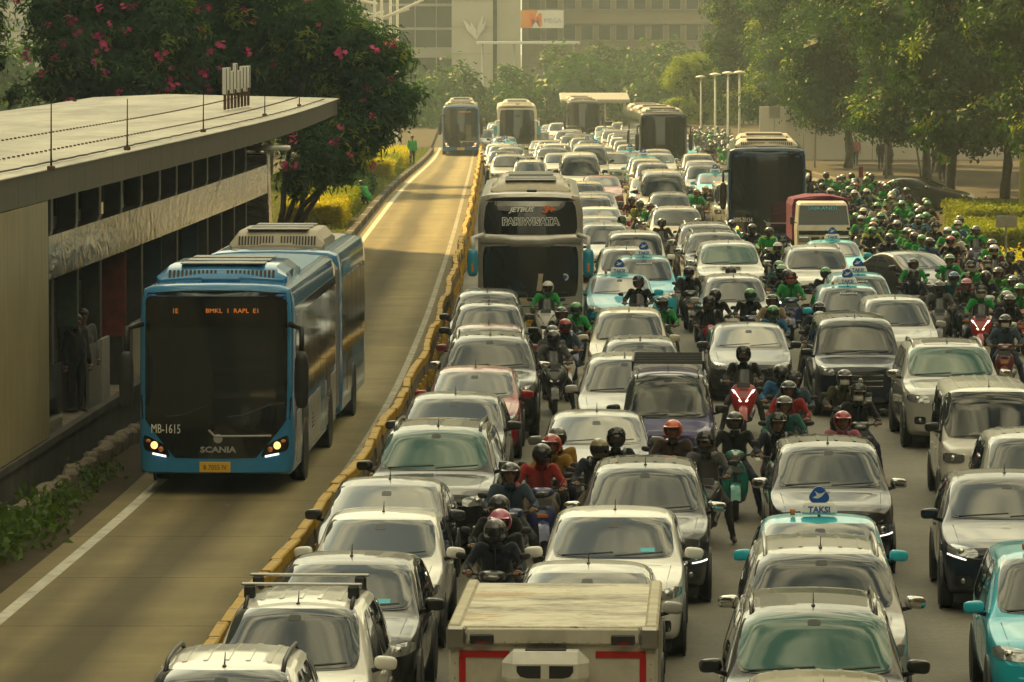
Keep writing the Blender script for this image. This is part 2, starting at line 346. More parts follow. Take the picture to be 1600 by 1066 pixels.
simple('poster_red', (0.14, 0.022, 0.015), .6, var=.5, scale=5); simple('poster_blue', (0.012, 0.035, 0.06), .6, var=.3); simple('poster_green', (.03, .06, .045), .6, var=.3); simple('ticket_cream', (.4, .3, .16), .6, var=.3)
simple('glass_pane', (0.03, 0.035, 0.035), .05, 0, .8, coat=.5); simple('cable', (.02, .02, .02), .7); simple('rust', (.13, .07, .035), .8, var=.4)
simple('white_metal', (.6, .58, .52), .45, var=.12); simple('post_grey', (.26, .25, .23), .5, var=.2); simple('bark', (0.075, 0.058, 0.042), .9, var=.45, scale=9, bmp=.8); simple('bark_pale', (0.30, 0.255, 0.18), .9, var=.35, scale=6, bmp=.6)
def leafmat(name, c0, c1, trans=.45, scale=.5):
    m = bpy.data.materials.new(name); m.use_nodes = True; MATS[name] = m; t = m.node_tree; t.nodes.clear()
    o, mx, d, tr, gl, mx2 = [t.nodes.new(k) for k in ('ShaderNodeOutputMaterial', 'ShaderNodeMixShader', 'ShaderNodeBsdfDiffuse', 'ShaderNodeBsdfTranslucent', 'ShaderNodeBsdfGlossy', 'ShaderNodeMixShader')]
    n = noise(t, scale, 6, .7); c = ramp(t, n, .3, .7, c0, c1); n2 = noise(t, 9, 2, .6); c = mixc(t, .5, c, ramp(t, n2, .3, .7, (.3,) * 3, (.7,) * 3), 'OVERLAY')
    t.links.new(c, d.inputs[0]); ct = mixc(t, 1.0, c, (1.5, 1.45, .35), 'MULTIPLY'); t.links.new(ct, tr.inputs[0]); gl.inputs['Roughness'].default_value = .4; gl.inputs[0].default_value = (.8, .8, .7, 1)
    mx.inputs[0].default_value = trans; mx2.inputs[0].default_value = .02
    t.links.new(d.outputs[0], mx.inputs[1]); t.links.new(tr.outputs[0], mx.inputs[2]); t.links.new(mx.outputs[0], mx2.inputs[1]); t.links.new(gl.outputs[0], mx2.inputs[2]); t.links.new(mx2.outputs[0], o.inputs[0])
leafmat('leaf_dark', (0.011, 0.040, 0.012), (0.030, 0.085, 0.020)); leafmat('leaf_mid', (0.016, 0.052, 0.010), (0.048, 0.115, 0.018), .5); leafmat('leaf_lime', (0.12, 0.19, 0.015), (0.24, 0.29, 0.02), .55)
leafmat('hedge_lime', (0.32, 0.31, 0.012), (0.54, 0.46, 0.018), .4); leafmat('hedge_green', (0.14, 0.18, 0.012), (0.25, 0.28, 0.02), .4); leafmat('grass_blade', (0.09, 0.14, 0.012), (0.18, 0.22, 0.02), .35); leafmat('leaf_oleander', (0.017, 0.055, 0.017), (0.046, 0.115, 0.028), .45); leafmat('weed', (0.045, 0.09, 0.018), (0.10, 0.17, 0.03), .35)
simple('blossom', (0.55, 0.04, 0.16), .6, var=.25, scale=14)
# ================================================================ ground, road, lane
def strip(f0, f1, y0, y1, step, z, n=1):
    pts = []; y = y0
    while True:
        a, b = f0(y), f1(y); pts.append([(a + (b - a) * j / n, y, gz(y) + z) for j in range(n + 1)])
        if y >= y1: break
        y = min(y + step, y1)
    return pts
g = MB(); ys = [-60, 0, 60, 120, 180] + list(range(190, 345, 8)) + [400, 600, 1200, 1500]
g.grid([[(x, y, gz(y) - 0.05) for x in (-600, -300, -60, 0, 60, 300, 600)] for y in ys]); tag(g.build('ground', 'pavement', smooth=True), kind='structure')
g = MB(); g.grid(strip(XB, XR, -20, 520, 6, -0.035, 4)); tag(g.build('road', 'asphalt', smooth=True), kind='structure')
g = MB(); g.grid(strip(lambda y: XL(y) - .45, XB, -20, 520, 6, -0.04)); lane = tag(g.build('bus_lane', 'kerb_black'), kind='structure')
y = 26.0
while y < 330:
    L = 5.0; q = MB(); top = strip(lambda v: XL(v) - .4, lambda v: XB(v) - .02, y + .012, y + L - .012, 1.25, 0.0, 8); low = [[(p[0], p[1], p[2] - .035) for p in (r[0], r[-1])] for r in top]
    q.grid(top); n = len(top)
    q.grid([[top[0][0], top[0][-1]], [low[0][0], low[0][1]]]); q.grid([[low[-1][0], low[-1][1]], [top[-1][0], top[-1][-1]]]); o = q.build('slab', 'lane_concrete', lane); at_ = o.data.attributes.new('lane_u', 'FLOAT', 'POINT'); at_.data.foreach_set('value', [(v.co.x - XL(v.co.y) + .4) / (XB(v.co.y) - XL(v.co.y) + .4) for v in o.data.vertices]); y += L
g = MB(); g.grid(strip(lambda v: XL(v) - .09, lambda v: XL(v) + .09, 26, 330, 2.5, .004)); tag(g.build('edge_line', 'line_white'), kind='structure')
worn('line_faint', (0.36, 0.33, 0.25), (0.24, 0.20, 0.12), .42, .6)
g = MB(); g.grid(strip(lambda v: XB(v) - .60, lambda v: XB(v) - .46, 26, 330, 2.5, .004)); tag(g.build('barrier_side_line', 'line_faint'), kind='structure')
for k, off in enumerate((3.35, 6.55, 9.7)):
    yy = 30.0
    g = MB()
    while yy < 330:
        if yy + 3 < 330 and XB(yy) + off < XR(yy) - 1.5: g.grid(strip(lambda v: XB(v) + off - .06, lambda v: XB(v) + off + .06, yy, yy + 3, 1.5, -.031))
        yy += 8
    tag(g.build('lane_marking', 'line_white'), kind='structure')
# the lane barrier: precast blocks, yellow tops
def barrier_block():
    b = MB(); prof = [(-.17, 0), (-.17, .10), (-.10, .28), (-.065, .60), (.065, .60), (.10, .28), (.17, .10), (.17, 0)]
    b.loft([[(x, yy, z) for x, z in prof] for yy in (-.58, .58)], 0)
    prof = [(-.076, .54), (-.073, .68), (-.055, .70), (.055, .70), (.073, .68), (.076, .54)]
    b.loft([[(x, yy, z) for x, z in prof] for yy in (-.592, .592)], 1)
    b.box((.16, 0, .34), (.07, .10, .16), 1, .015); b.box((.17, -.4, .2), (.05, .06, .22), 1, .01)
    return b
bm_ = barrier_block().mesh('barrier_block', ['barrier_grey', 'barrier_yellow'])
bar = empty('lane_barrier', (XB(45), 45, 0)); tag(bar, 'long concrete barrier with worn yellow top between bus lane and traffic', 'barrier')
y = 30.0; i = 0
while y < 318:
    o = bpy.data.objects.new('barrier_block', bm_); COL.objects.link(o); o.parent = bar
    o.location = (XB(y) - XB(45) + random.uniform(-.018, .018) + .035 * math.sin(y * .55), y - 45, gz(y) + random.uniform(-.012, .012)); o.rotation_euler = (random.uniform(-.008, .008), random.uniform(-.015, .015), yaw_at(y) - .05 * .55 * math.cos(y * .55) + random.uniform(-.01, .01)); y += 1.21
# right kerb: pavement strip raised, kerb stones as parts
pv = MB(); pv.grid(strip(lambda v: XR(v) + .2, lambda v: 120, 60, 420, 8, .12, 6)); rp = tag(pv.build('right_pavement', 'soil_and_shade', smooth=True), kind='structure')  # dark soil colour on the paving stands in for tree shade
ks = MB(); ks.box((0, 0, .06), (.22, .98, .26), 0, .02); km = ks.mesh('kerb_stone', 'kerb_stone')
y = 70.0
while y < 280:
    o = bpy.data.objects.new('kerb_stone', km); COL.objects.link(o); o.parent = rp; o.location = (XR(y) + .1, y, gz(y) + .03); o.rotation_euler.z = yaw_at(y, XR); y += 1.0
# left kerb and verge beyond the station
KX = lambda v: XL(v) - .5
lp = MB(); lp.grid(strip(lambda v: -60, lambda v: KX(v) - .15, 118, 420, 6, .16, 10)); lv = tag(lp.build('left_verge', 'soil_and_shade', smooth=True), kind='structure')
y = 119.0; i = 0
kb = MB(); kb.box((0, 0, .06), (.26, .98, .34), 0, .02); kmb = kb.mesh('kerb_stone', 'kerb_black'); kmg = kmb.copy(); kmg.materials.clear(); kmg.materials.append(MATS['kerb_stone'])
while y < 320:
    o = bpy.data.objects.new('kerb_stone', kmg if i % 7 == 0 else kmb); COL.objects.link(o); o.parent = lv; o.location = (KX(y), y, gz(y) + .03); o.rotation_euler.z = yaw_at(y, XL); y += 1.0; i += 1
# ================================================================ leaves
def leaf_cloud(pos, nrm, length, width, name, mats, mi=None, fold=.25):
    """many small pointed leaves as one mesh: pos/nrm (n,3) arrays"""
    n = len(pos); nrm = nrm / (np.linalg.norm(nrm, axis=1, keepdims=True) + 1e-9)
    r = RNG.normal(size=(n, 3)); a = np.cross(nrm, r); a /= np.linalg.norm(a, axis=1, keepdims=True) + 1e-9; b = np.cross(nrm, a)
    L = (length * RNG.uniform(.65, 1.25, n))[:, None]; W = (width * RNG.uniform(.7, 1.2, n))[:, None]
    v = np.stack([pos, pos + a * L * .5 + b * W * .5 + nrm * W * fold, pos + a * L - nrm * L * .12, pos + a * L * .5 - b * W * .5 + nrm * W * fold], 1).reshape(-1, 3)
    me = bpy.data.meshes.new(name); me.vertices.add(n * 4); me.vertices.foreach_set('co', v.ravel().astype(np.float32))
    me.loops.add(n * 4); me.loops.foreach_set('vertex_index', np.arange(n * 4, dtype=np.int32)); me.polygons.add(n)
    me.polygons.foreach_set('loop_start', np.arange(0, n * 4, 4, dtype=np.int32)); me.polygons.foreach_set('loop_total', np.full(n, 4, dtype=np.int32))
    for k in mats: me.materials.append(MATS[k])
    if mi is not None: me.polygons.foreach_set('material_index', mi.astype(np.int32))
    me.update(calc_edges=True); return me
def crown_points(lobes, n_clump, per, cr, shell=.75):
    """clumps of leaves near the surface of several lobes (c, r)"""
    vol = np.array([l[1][0] * l[1][1] * l[1][2] for l in lobes]) ** .67; cnt = (n_clump * vol / vol.sum()).astype(int) + 1; P_, N_, T_ = [], [], []
    for (c, r), k in zip(lobes, cnt):
        d = RNG.normal(size=(k, 3)); d /= np.linalg.norm(d, axis=1, keepdims=True); rad = RNG.uniform(shell, 1.06, k) ** 1.0
        cc = np.array(c) + d * np.array(r) * rad[:, None]; s = RNG.uniform(.6, 1.35, k) * cr
        q = RNG.normal(size=(k, per, 3)) * (s[:, None, None] * .5); q[:, :, 2] *= .7
        pts = cc[:, None, :] + q; nn = q * .8 + d[:, None, :] * s[:, None, None] * .5 + np.array([0, 0, .55]) * s[:, None, None] + RNG.normal(size=q.shape) * .25 * s[:, None, None]
        P_.append(pts.reshape(-1, 3)); N_.append(nn.reshape(-1, 3)); T_.append(np.repeat(RNG.uniform(0, 1, k), per))
    return np.concatenate(P_), np.concatenate(N_), np.concatenate(T_)
def trunk(mb, base, top, r0, r1, bends=5, wob=.15, m=0):
    a, b = Vector(base), Vector(top); pts = [a.lerp(b, i / bends) + Vector((random.uniform(-wob, wob), random.uniform(-wob, wob), 0)) * (0 if i in (0,) else 1) for i in range(bends + 1)]
    mb.tube(pts, [r0 * (1.25 if i == 0 else 1) + (r1 - r0) * i / bends for i in range(bends + 1)], 8, m); return pts
def shade_core(lobes, k):  # solid dark blobs added inside the crown to block light
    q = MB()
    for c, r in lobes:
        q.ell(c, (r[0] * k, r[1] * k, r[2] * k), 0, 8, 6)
    q.v = [tuple(np.array(v) + RNG.normal(size=3) * .12) for v in q.v]; return q.mesh('crown_shade_core', 'leaf_dark')
# ---- right-hand street trees, three kinds of crown shared by the row
def street_tree_meshes(seed, H, R, mat, lime):
    random.seed(seed); lobes = []
    for k in range(13):
        a = k * 2.4; rr = R * (.25 + .6 * random.random()); lobes.append(((math.cos(a) * rr, math.sin(a) * rr, H * (.42 + .45 * random.random())), (R * random.uniform(.34, .55), R * random.uniform(.34, .55), H * random.uniform(.09, .16))))
    for k in range(9):
        a = k * .7 + .4; lobes.append(((math.cos(a) * R * random.uniform(.45, .8), math.sin(a) * R * random.uniform(.45, .8), H * random.uniform(.27, .40)), (R * .33, R * .33, H * .09)))
    p, n, tq = crown_points(lobes, 980, 40, R * .13); mi = (tq > 1 - lime).astype(int)
    cm = leaf_cloud(p, n, .30, .13, 'crown', [mat, 'leaf_lime'], mi)
    t = MB(); pts = trunk(t, (0, 0, 0), (random.uniform(-.3, .3), 0, H * .5), .24, .13, 6, .12)
    for k in range(7):
        a = k * .9 + random.random(); s = pts[3 + k % 4]; e = Vector((math.cos(a) * R * .6, math.sin(a) * R * .6, H * random.uniform(.45, .7))); mid = s.lerp(e, .5) + Vector((0, 0, .3))
        t.tube([s, mid, e], [.11, .08, .04], 6)
    return cm, t.mesh('trunk', 'bark', True), shade_core(lobes, .62)
tree_kinds = [street_tree_meshes(3, 13, 4.6, 'leaf_dark', .10), street_tree_meshes(11, 12, 4.2, 'leaf_dark', .08), street_tree_meshes(23, 14, 5.0, 'leaf_mid', .16), street_tree_meshes(41, 12, 4.6, 'leaf_lime', .6)]
def bpx0(px, y): return (px - 800) * y / FPX
def plant_tree(kind, loc, s, rz, label, group=None, zs=1.0):
    t = empty('street_tree', loc, rz); t.scale = (s, s, s * zs)
    for nm, me in (('crown', tree_kinds[kind][0]), ('trunk', tree_kinds[kind][1]), ('crown_shade_core', tree_kinds[kind][2])):
        o = bpy.data.objects.new(nm, me); COL.objects.link(o); o.parent = t
    return tag(t, label, 'tree', group)
ROW = [(1, 178, 19.6, 1.0), (2, 184, 22.6, 1.05), (0, 196, 19.2, .95), (2, 206, 24.0, 1.0), (1, 222, 20.6, 1.0), (0, 236, 19.8, 1.0), (2, 246, 23.5, 1.05), (1, 256, 19.2, .95), (0, 270, 20.3, 1.0), (1, 288, 19.4, 1.0), (2, 306, 20.2, 1.0), (0, 326, 19.0, .95), (1, 348, 20.5, 1.0), (0, 163, 22.0, .95)]
for i, (k, y, x, s) in enumerate(sorted(ROW, key=lambda r: r[1])):
    plant_tree(k, (x, y, gz(y) + .12), s, random.uniform(0, 6.28), 'leafy street tree, %s from the camera in the row on the right pavement' % ordw(i), 'street trees on the right')
for i, (y, x) in enumerate(((214, -12.2), (230, -12.6))): plant_tree(1, (x, y, gz(y) + .1), 1.15, 2.0 * i, 'tall hidden tree added to shade the bus lane, %s from the camera' % ordw(i), 'added shade trees left of the lane')  # trees added out of view to cast shade on the bus lane
lt = None; plant_tree(3, (bpx0(1096, 336), 336, gz(336) + .1), .60, 1.0, 'sunlit lime-green tree behind the row of lamp posts')
# ---- flowering tree mass behind the station
def rosette_tree(loc, lobes, n_clump, label, blossoms, per=26, rn='flowering_tree'):
    t = empty(rn, loc)
    P_, N_, T_ = crown_points(lobes, n_clump, per, .42, .6)
    o = bpy.data.objects.new('crown', leaf_cloud(P_, N_, .34, .085, 'crown', ['leaf_oleander', 'leaf_mid', 'leaf_lime'], np.where(T_ > .93, 2, np.where(T_ > .62, 1, 0)))); COL.objects.link(o); o.parent = t
    q = shade_core(lobes, .66); o = bpy.data.objects.new('crown_shade_core', q); COL.objects.link(o); o.parent = t
    tb = MB()
    for k in range(5):
        c = lobes[k % len(lobes)][0]; trunk(tb, (c[0] * .35 + random.uniform(-.4, .4), c[1] * .35, 0), (c[0] * .9, c[1] * .9, c[2]), .11, .05, 6, .15)
    tb.build('trunk', 'bark', t, True)
    for k in range(blossoms):
        c, r = lobes[random.randrange(len(lobes))]; a = random.uniform(-math.pi, 0) + random.uniform(-.4, .4); u = random.uniform(-.55, .9); q = math.sqrt(max(0, 1 - u * u))
        b = bpy.data.objects.new('blossom', BLOSSOM[k % 3]); COL.objects.link(b); b.parent = t; s = random.uniform(.7, 1.25); b.scale = (s, s, s)
        b.location = (c[0] + math.cos(a) * q * r[0] * 1.16, c[1] + math.sin(a) * q * r[1] * 1.2, c[2] + u * r[2] * 1.12); b.rotation_euler = (random.uniform(-.5, .5), random.uniform(-.5, .5), random.uniform(0, 6))
    return tag(t, label, 'tree', 'flowering trees behind the station')
BLOSSOM = []
for q in range(3):
    b = MB()
    for f in range(6):
        c = Vector((random.uniform(-.17, .17), random.uniform(-.15, .15), random.uniform(-.12, .14))); up = Vector((random.uniform(-.6, .6), random.uniform(-1, .2), random.uniform(.2, 1))).normalized(); a0 = up.orthogonal().normalized(); b0 = up.cross(a0)
        for k in range(5):
            an = k * 1.2566; d = a0 * math.cos(an) + b0 * math.sin(an); e = a0 * math.cos(an + 1.57) + b0 * math.sin(an + 1.57)
            b.add([c, c + d * .05 + e * .035 + up * .02, c + d * .105 + up * .012, c + d * .05 - e * .035 + up * .02], [(0, 1, 2, 3)])
    BLOSSOM.append(b.mesh('blossom', 'blossom'))
def L_(px, py, y, r):     # lobe centred where the photo shows it, y metres away
    x = (px - 800) * y / FPX; z = CAM_H - (py - HORIZON) * y / FPX; return ((x, y, z), r)
def lobes_at(base, ls): return [((c[0] - base[0], c[1] - base[1], c[2] - base[2]), r) for c, r in ls]
base = (-9.4, 153, .16)
rosette_tree(base, lobes_at(base, [L_(560, 95, 153.0, (1.55, 1.64, 1.55)), L_(615, 150, 152.0, (0.92, 1.15, 0.87)), L_(520, 190, 153.5, (1.54, 1.63, 1.45)), L_(575, 205, 152.0, (1.01, 1.07, 0.73)), L_(500, 60, 154.0, (1.63, 1.63, 1.45)), L_(490, 130, 155.0, (1.62, 1.62, 1.62)), L_(610, 95, 153.0, (0.73, 0.82, 0.64)), L_(520, 250, 152.0, (1.19, 0.99, 0.92)), L_(465, 275, 150, (.75, .9, .7)), L_(500, 245, 150.5, (1.0, 1, .9)), L_(545, 215, 151, (1.0, 1, .8)), L_(600, 175, 151.5, (1.01, 0.99, 0.73))]), 720, 'dark flowering tree at the station end, overhanging the bus lane', 26)
base = ((380 - 800) * 156 / FPX, 156, .16)
rosette_tree(base, lobes_at(base, [L_(430, 40, 156.0, (1.73, 1.56, 1.65)), L_(360, 80, 156.4, (1.73, 1.56, 1.73)), L_(420, 120, 156.0, (1.65, 1.56, 1.47)), L_(310, 20, 156.8, (1.72, 1.55, 1.64)), L_(330, 130, 156.0, (1.73, 1.56, 1.30)), L_(440, 175, 156.4, (1.47, 1.56, 1.12)), L_(390, -40, 156.8, (2.07, 1.55, 1.72)), L_(350, 165, 156.0, (1.91, 1.25, 0.95)), L_(250, 150, 156.4, (1.90, 1.24, 1.04))]), 640, 'dark flowering tree directly behind the letters on the station roof', 44)
base = ((180 - 800) * 155 / FPX, 155, .16)
rosette_tree(base, lobes_at(base, [L_(240, 50, 154.4, (1.84, 1.58, 1.75)), L_(150, 60, 154.8, (1.75, 1.57, 1.66)), L_(200, 110, 154.4, (1.84, 1.58, 1.40)), L_(110, 90, 154.4, (1.40, 1.58, 1.23)), L_(80, 25, 154.8, (1.14, 1.18, 1.05)), L_(180, -30, 155.2, (2.18, 1.57, 1.74)), L_(280, 100, 155.2, (1.57, 1.57, 1.40)), L_(90, 135, 154.4, (1.05, 0.95, 0.53)), L_(170, 145, 154.4, (1.75, 1.18, 0.79))]), 620, 'flowering tree at far left with many pink blossoms above the roof', 60)
base = ((-6 - 800) * 150 / FPX, 150, .16)
rosette_tree(base, lobes_at(base, [L_(-25, 50, 150, (.75, 1, .9)), L_(-10, 95, 150, (.5, 1, .5)), L_(25, 145, 150, (.35, .6, .3)), L_(-30, 10, 150, (1.1, 1, .8))]), 60, 'small lime-leaved tree at the left edge of the picture', 0, rn='small_tree')
# ---- far wood that closes the street, and hedges
def wood(name, boxes, n, leaf, mat, label):
    lobes = [((x, y, z), r) for x, y, z, r in boxes]; p, n_, tq = crown_points(lobes, n, 34, 1.25)
    o = bpy.data.objects.new(name, leaf_cloud(p, n_, leaf, leaf * .5, name, [mat, 'leaf_mid'], (tq > .7).astype(int))); COL.objects.link(o); return tag(o, label, 'trees', None, 'stuff')
random.seed(5); bx = []
for k in range(36):
    x = -28 + k * 1.55 + random.uniform(-1, 1); top = 2.8 if x < -4 else (2.2 if x < 6 else 3.6); bx.append((x, 400 + random.uniform(-10, 14), random.uniform(.2, 1) * top - .5, (random.uniform(2, 3.4), 3, random.uniform(1.6, 2.8))))
for k in range(14): bx.append((5 + k * 1.5, 432 + random.uniform(-5, 8), random.uniform(.5, 4.2), (2.6, 3, 2.6)))
wood('far_trees', bx, 900, .75, 'leaf_dark', 'hazy band of distant trees closing the street below the buildings')
bx = [(-46 + k * 2.4 + random.uniform(-1, 1), 300 + random.uniform(-12, 12), random.uniform(1, 7), (2.8, 3, 2.6)) for k in range(13)]
wood('far_left_trees', bx, 380, .6, 'leaf_dark', 'hazy distant trees behind the flowering trees at upper left')
def hedge(name, x0, x1, y0, y1, h, mat, label, n, kind=None):
    t = MB(); t.box(((x0 + x1) / 2, (y0 + y1) / 2, gz(y0) + h / 2 + .1), (abs(x1 - x0) - .2, y1 - y0 - .2, h - .12)); m = empty(name, ((x0 + x1) / 2, y0, gz(y0) + .14)); q = MB(); q.box((0, (y1 - y0) / 2, h * .45), (abs(x1 - x0) - .25, y1 - y0 - .25, h * .8)); q.build('core', 'hedge_green' if mat != 'leaf_dark' else 'leaf_dark', m)
    w, l = abs(x1 - x0), y1 - y0; u = RNG.uniform(0, 1, n); pos = np.stack([RNG.uniform(-w / 2, w / 2, n), RNG.uniform(0, l, n), RNG.uniform(0, h, n)], 1); nn = RNG.normal(size=(n, 3)) * .5
    top = u < .42; pos[top, 2] = h + RNG.normal(size=top.sum()) * .05 + .06 * np.sin(pos[top, 1] * 2.1) ; nn[top, 2] += 1; fr = (u >= .42) & (u < .75); pos[fr, 1] = RNG.normal(size=fr.sum()) * .05; nn[fr, 1] -= .5; nn[fr, 2] += .5; sd = u >= .75; pos[sd, 0] = np.where(RNG.uniform(size=sd.sum()) < .7, w / 2, -w / 2) + RNG.normal(size=sd.sum()) * .05; nn[sd, 0] += .8
    o = bpy.data.objects.new('foliage', leaf_cloud(pos, nn, .13, .07, 'foliage', [mat])); COL.objects.link(o); o.parent = m
    return tag(m, label, 'hedge')
hedge('hedge', -8.4, -6.3, 165, 172, .85, 'hedge_lime', 'bright yellow-lime clipped hedge nearest the end of the bus station', 13000)
hedge('hedge', -8.2, -6.35, 175, 187, .75, 'hedge_green', 'green clipped hedge directly behind the nearest lime hedge', 9000)
hedge('hedge', -8.0, -6.3, 191, 205, .7, 'leaf_dark', 'dark shaded shrubs behind the crouching worker', 8000)
hedge('hedge', -8.2, -6.15, 226, 231, .8, 'hedge_lime', 'lime hedge below the pale trunks, nearer of the two far lime ones', 8000)
hedge('hedge', -8.4, -6.2, 233, 246, .8, 'hedge_green', 'green hedge between the two far lime hedges', 8000)
hedge('hedge', -8.6, -6.1, 249, 266, .85, 'hedge_lime', 'farthest lime hedge along the bus lane, near the standing worker', 12000)
hedge('hedge', 15.3, 24, 150, 158, .65, 'hedge_green', 'low hedge in front of the parked sedan at right', 14000)
hedge('hedge', 17.0, 26, 168, 177, .6, 'hedge_green', 'green hedge around the thick trunks at right', 12000)
hedge('hedge', 14.6, 22, 122, 138, .55, 'hedge_lime', 'lime hedge at the right edge, behind the small signboard', 14000)
hedge('hedge', 14.2, 20, 88, 112, .5, 'hedge_green', 'shaded low hedge at the right picture edge beside the riders', 11000)
def grass(x0f, x1f, y0, y1, n, h, mat, name, label, z=.16):
    ys_ = RNG.uniform(y0, y1, n); a = np.array([x0f(v) for v in ys_]); b = np.array([x1f(v) for v in ys_]); pos = np.stack([a + (b - a) * RNG.uniform(0, 1, n), ys_, np.array([gz(v) for v in ys_]) + z + RNG.uniform(0, h * .4, n)], 1)
    nn = RNG.normal(size=(n, 3)); nn[:, 2] *= .25; o = bpy.data.objects.new(name, leaf_cloud(pos, nn, h, h * .22, name, [mat])); COL.objects.link(o); return tag(o, label, 'grass', None, 'stuff')
grass(lambda v: KX(v) - 7, lambda v: KX(v) - .12, 150, 320, 42000, .16, 'grass_blade', 'verge_grass', 'rough green grass on the verge left of the bus lane')
# pale tree posts among the hedges
for i, (px, y) in enumerate(((546, 196), (560, 205), (572, 214), (580, 226), (590, 240))):
    q = MB(); trunk(q, (0, 0, 0), (.1, 0, 4.2), .13, .08, 5, .05); x = (px - 800) * y / FPX - .9
    tag(q.build('bare_trunk', 'bark_pale', None, True, (x, y, gz(y) + .1)), 'pale slender trunk, %s from the camera among the left hedges' % ordw(i), 'tree trunk', 'pale trunks among the hedges')
# ================================================================ bus station
FLOOR, ROOF, BAND0, BAND1 = .72, 5.2, 3.36, 4.08
st = empty('bus_station', (XS(74), 74, 0)); tag(st, 'long bus station with pale sheet roof, dark fascia and steel panels beside the lane', 'bus station'); SO = Vector((XS(74), 74, 0))
def S(y, off, z): return Vector((XS(y) + off, y, z)) - SO     # off: metres from the station face (negative = inside)
def sgrid(f, y0, y1, step, name, mat, smooth=False, parent=None):
    pts = []; y = y0
    while True:
        pts.append([S(y, a, z) for a, z in f]);
        if y >= y1 - 1e-6: break
        y = min(y + step, y1)
    q = MB(); q.grid(pts); o = q.build(name, mat, parent or st, smooth); return o
RY0, RY1 = 44, 148
# corrugated roof sheets, each about a metre of the length, with overlaps
for k in range(26):
    ya, yb = RY0 + k * 4.0, min(RY0 + k * 4.0 + 4.03, RY1); pts = []; n = 20
    for j in range(n * 2 + 1):
        yy = ya + (yb - ya) * j / (n * 2); zz = ROOF + .03 * (1 if j % 2 else 0) + .0015 * (k % 2); pts.append([S(yy, .06, zz - .02), S(yy, -1.2, zz + .02), S(yy, -3.0, zz + .06), S(yy, -5.5, zz + .12), S(yy, -8, zz + .02)])
    q = MB(); q.grid(pts); q.build('roof_sheet', 'roof_sheet', st)
k = 0; y = RY0
while y < RY1:      # fascia in short panels
    yb = min(y + 1.9, RY1); q = MB(); n = 2
    for a, b in ((y + .008, yb - .008),):
        f = [[S(v, o2, z) for o2, z in ((-.3, ROOF - .03), (0, ROOF - .03), (0, ROOF - .52 + .004 * (k % 2)), (-.3, ROOF - .54))] for v in (a, (a + b) / 2, b)]; q.grid(f)
    q.build('fascia_panel', 'fascia', st); y = yb; k += 1
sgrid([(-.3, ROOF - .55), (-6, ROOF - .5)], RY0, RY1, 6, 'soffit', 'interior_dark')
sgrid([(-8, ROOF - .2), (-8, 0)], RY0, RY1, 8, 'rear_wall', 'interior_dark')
sgrid([(-.05, FLOOR), (-8, FLOOR)], RY0, 121, 6, 'platform_floor', 'kerb_stone')
sgrid([(0, -.1), (-.0, FLOOR - .12), (.05, FLOOR - .1), (.05, FLOOR + .02), (-.1, FLOOR + .02)], RY0, 121, 4, 'plinth', 'plinth')
for a, b in ((RY0, 50), (50.02, 56), (56.02, 62), (62.02, 68), (68.02, 73.8)):
    sgrid([(-.02, FLOOR + .01), (-.0, FLOOR + .05), (-.0, ROOF - .53)], a, b - .02, 2, 'wall_panel', 'station_panel')
q = MB(); q.grid([[S(73.8, 0, FLOOR), S(73.8, -.6, FLOOR)], [S(73.8, 0, ROOF - .5), S(73.8, -.6, ROOF - .5)]]); q.build('wall_return', 'station_panel', st)
y = 73.82
while y < 113:
    yb = min(y + 1.55, 113.2); q = MB(); q.grid([[S(v, o2, z) for o2, z in ((-.12, BAND0), (.0, BAND0), (.0, BAND1), (-.25, BAND1 + .02))] for v in (y + .006, yb - .006)]); q.build('steel_panel', 'steel_panel', st); y = yb
for y in np.arange(76.2, 113, 3.1):
    q = MB(); b0, b1 = S(y, -.45, FLOOR), S(y, -.45, ROOF - .5); q.box((b0 + b1) / 2, (.34, .42, ROOF - .5 - FLOOR), 0, .02); q.build('column', 'column_dark', st)
    q = MB(); q.box(S(y + 1.5, -1.1, (BAND1 + ROOF - .5) / 2 + .02), (.6, .9, ROOF - .6 - BAND1), 0, .02); q.build('truss_block', 'interior_dark', st)
for y0_, y1_, mat in ((74, 76, 'glass_pane'), (79.4, 81.0, 'satin_metal'), (81.1, 82.2, 'post_grey'), (85.6, 87.1, 'satin_metal'), (87.2, 88.4, 'post_grey'), (91.8, 94.4, 'glass_pane'), (98, 100.5, 'glass_pane'), (104, 107, 'glass_pane')):
    q = MB(); q.loft([[S(y0_, -.1, z0), S(y1_, -.1, z0), S(y1_, -.16, z0), S(y0_, -.16, z0)] for z0 in (FLOOR + .02, FLOOR + 1.15)]); q.build('platform_screen', mat, st)
for y0_, z0, z1, mat in ((84.4, 1.7, 3.3, 'poster_red'), (78.2, 2.3, 3.3, 'poster_green'), (75.2, 1.4, 2.0, 'ticket_cream'), (90.6, 2.0, 3.3, 'poster_blue'), (97.5, 2.0, 3.3, 'poster_blue')):
    q = MB(); q.box(S(y0_, -.32 if mat != 'ticket_cream' else -1.2, (z0 + z1) / 2), (.5 if mat == 'poster_red' else .38, .06, z1 - z0), 0, .01); q.build('poster', mat, st)
q = MB(); q.box(S(115.6, -.55, 2.5), (.95, 1.4, 3.6), 0, .03, taper=(.82, .9)); q.build('end_pillar', 'steel_panel', st)
q = MB(); q.box(S(116, -.4, 4.42), (1.5, 1.2, .1), 0, .02); q.build('end_canopy', 'white_metal', st)
q = MB(); q.tube([S(v, -.22 + .03 * math.sin(v * 3), ROOF + .06) for v in np.arange(RY0, RY1 - 4, .8)], .016, 5); q.build('roof_cable', 'cable', st)
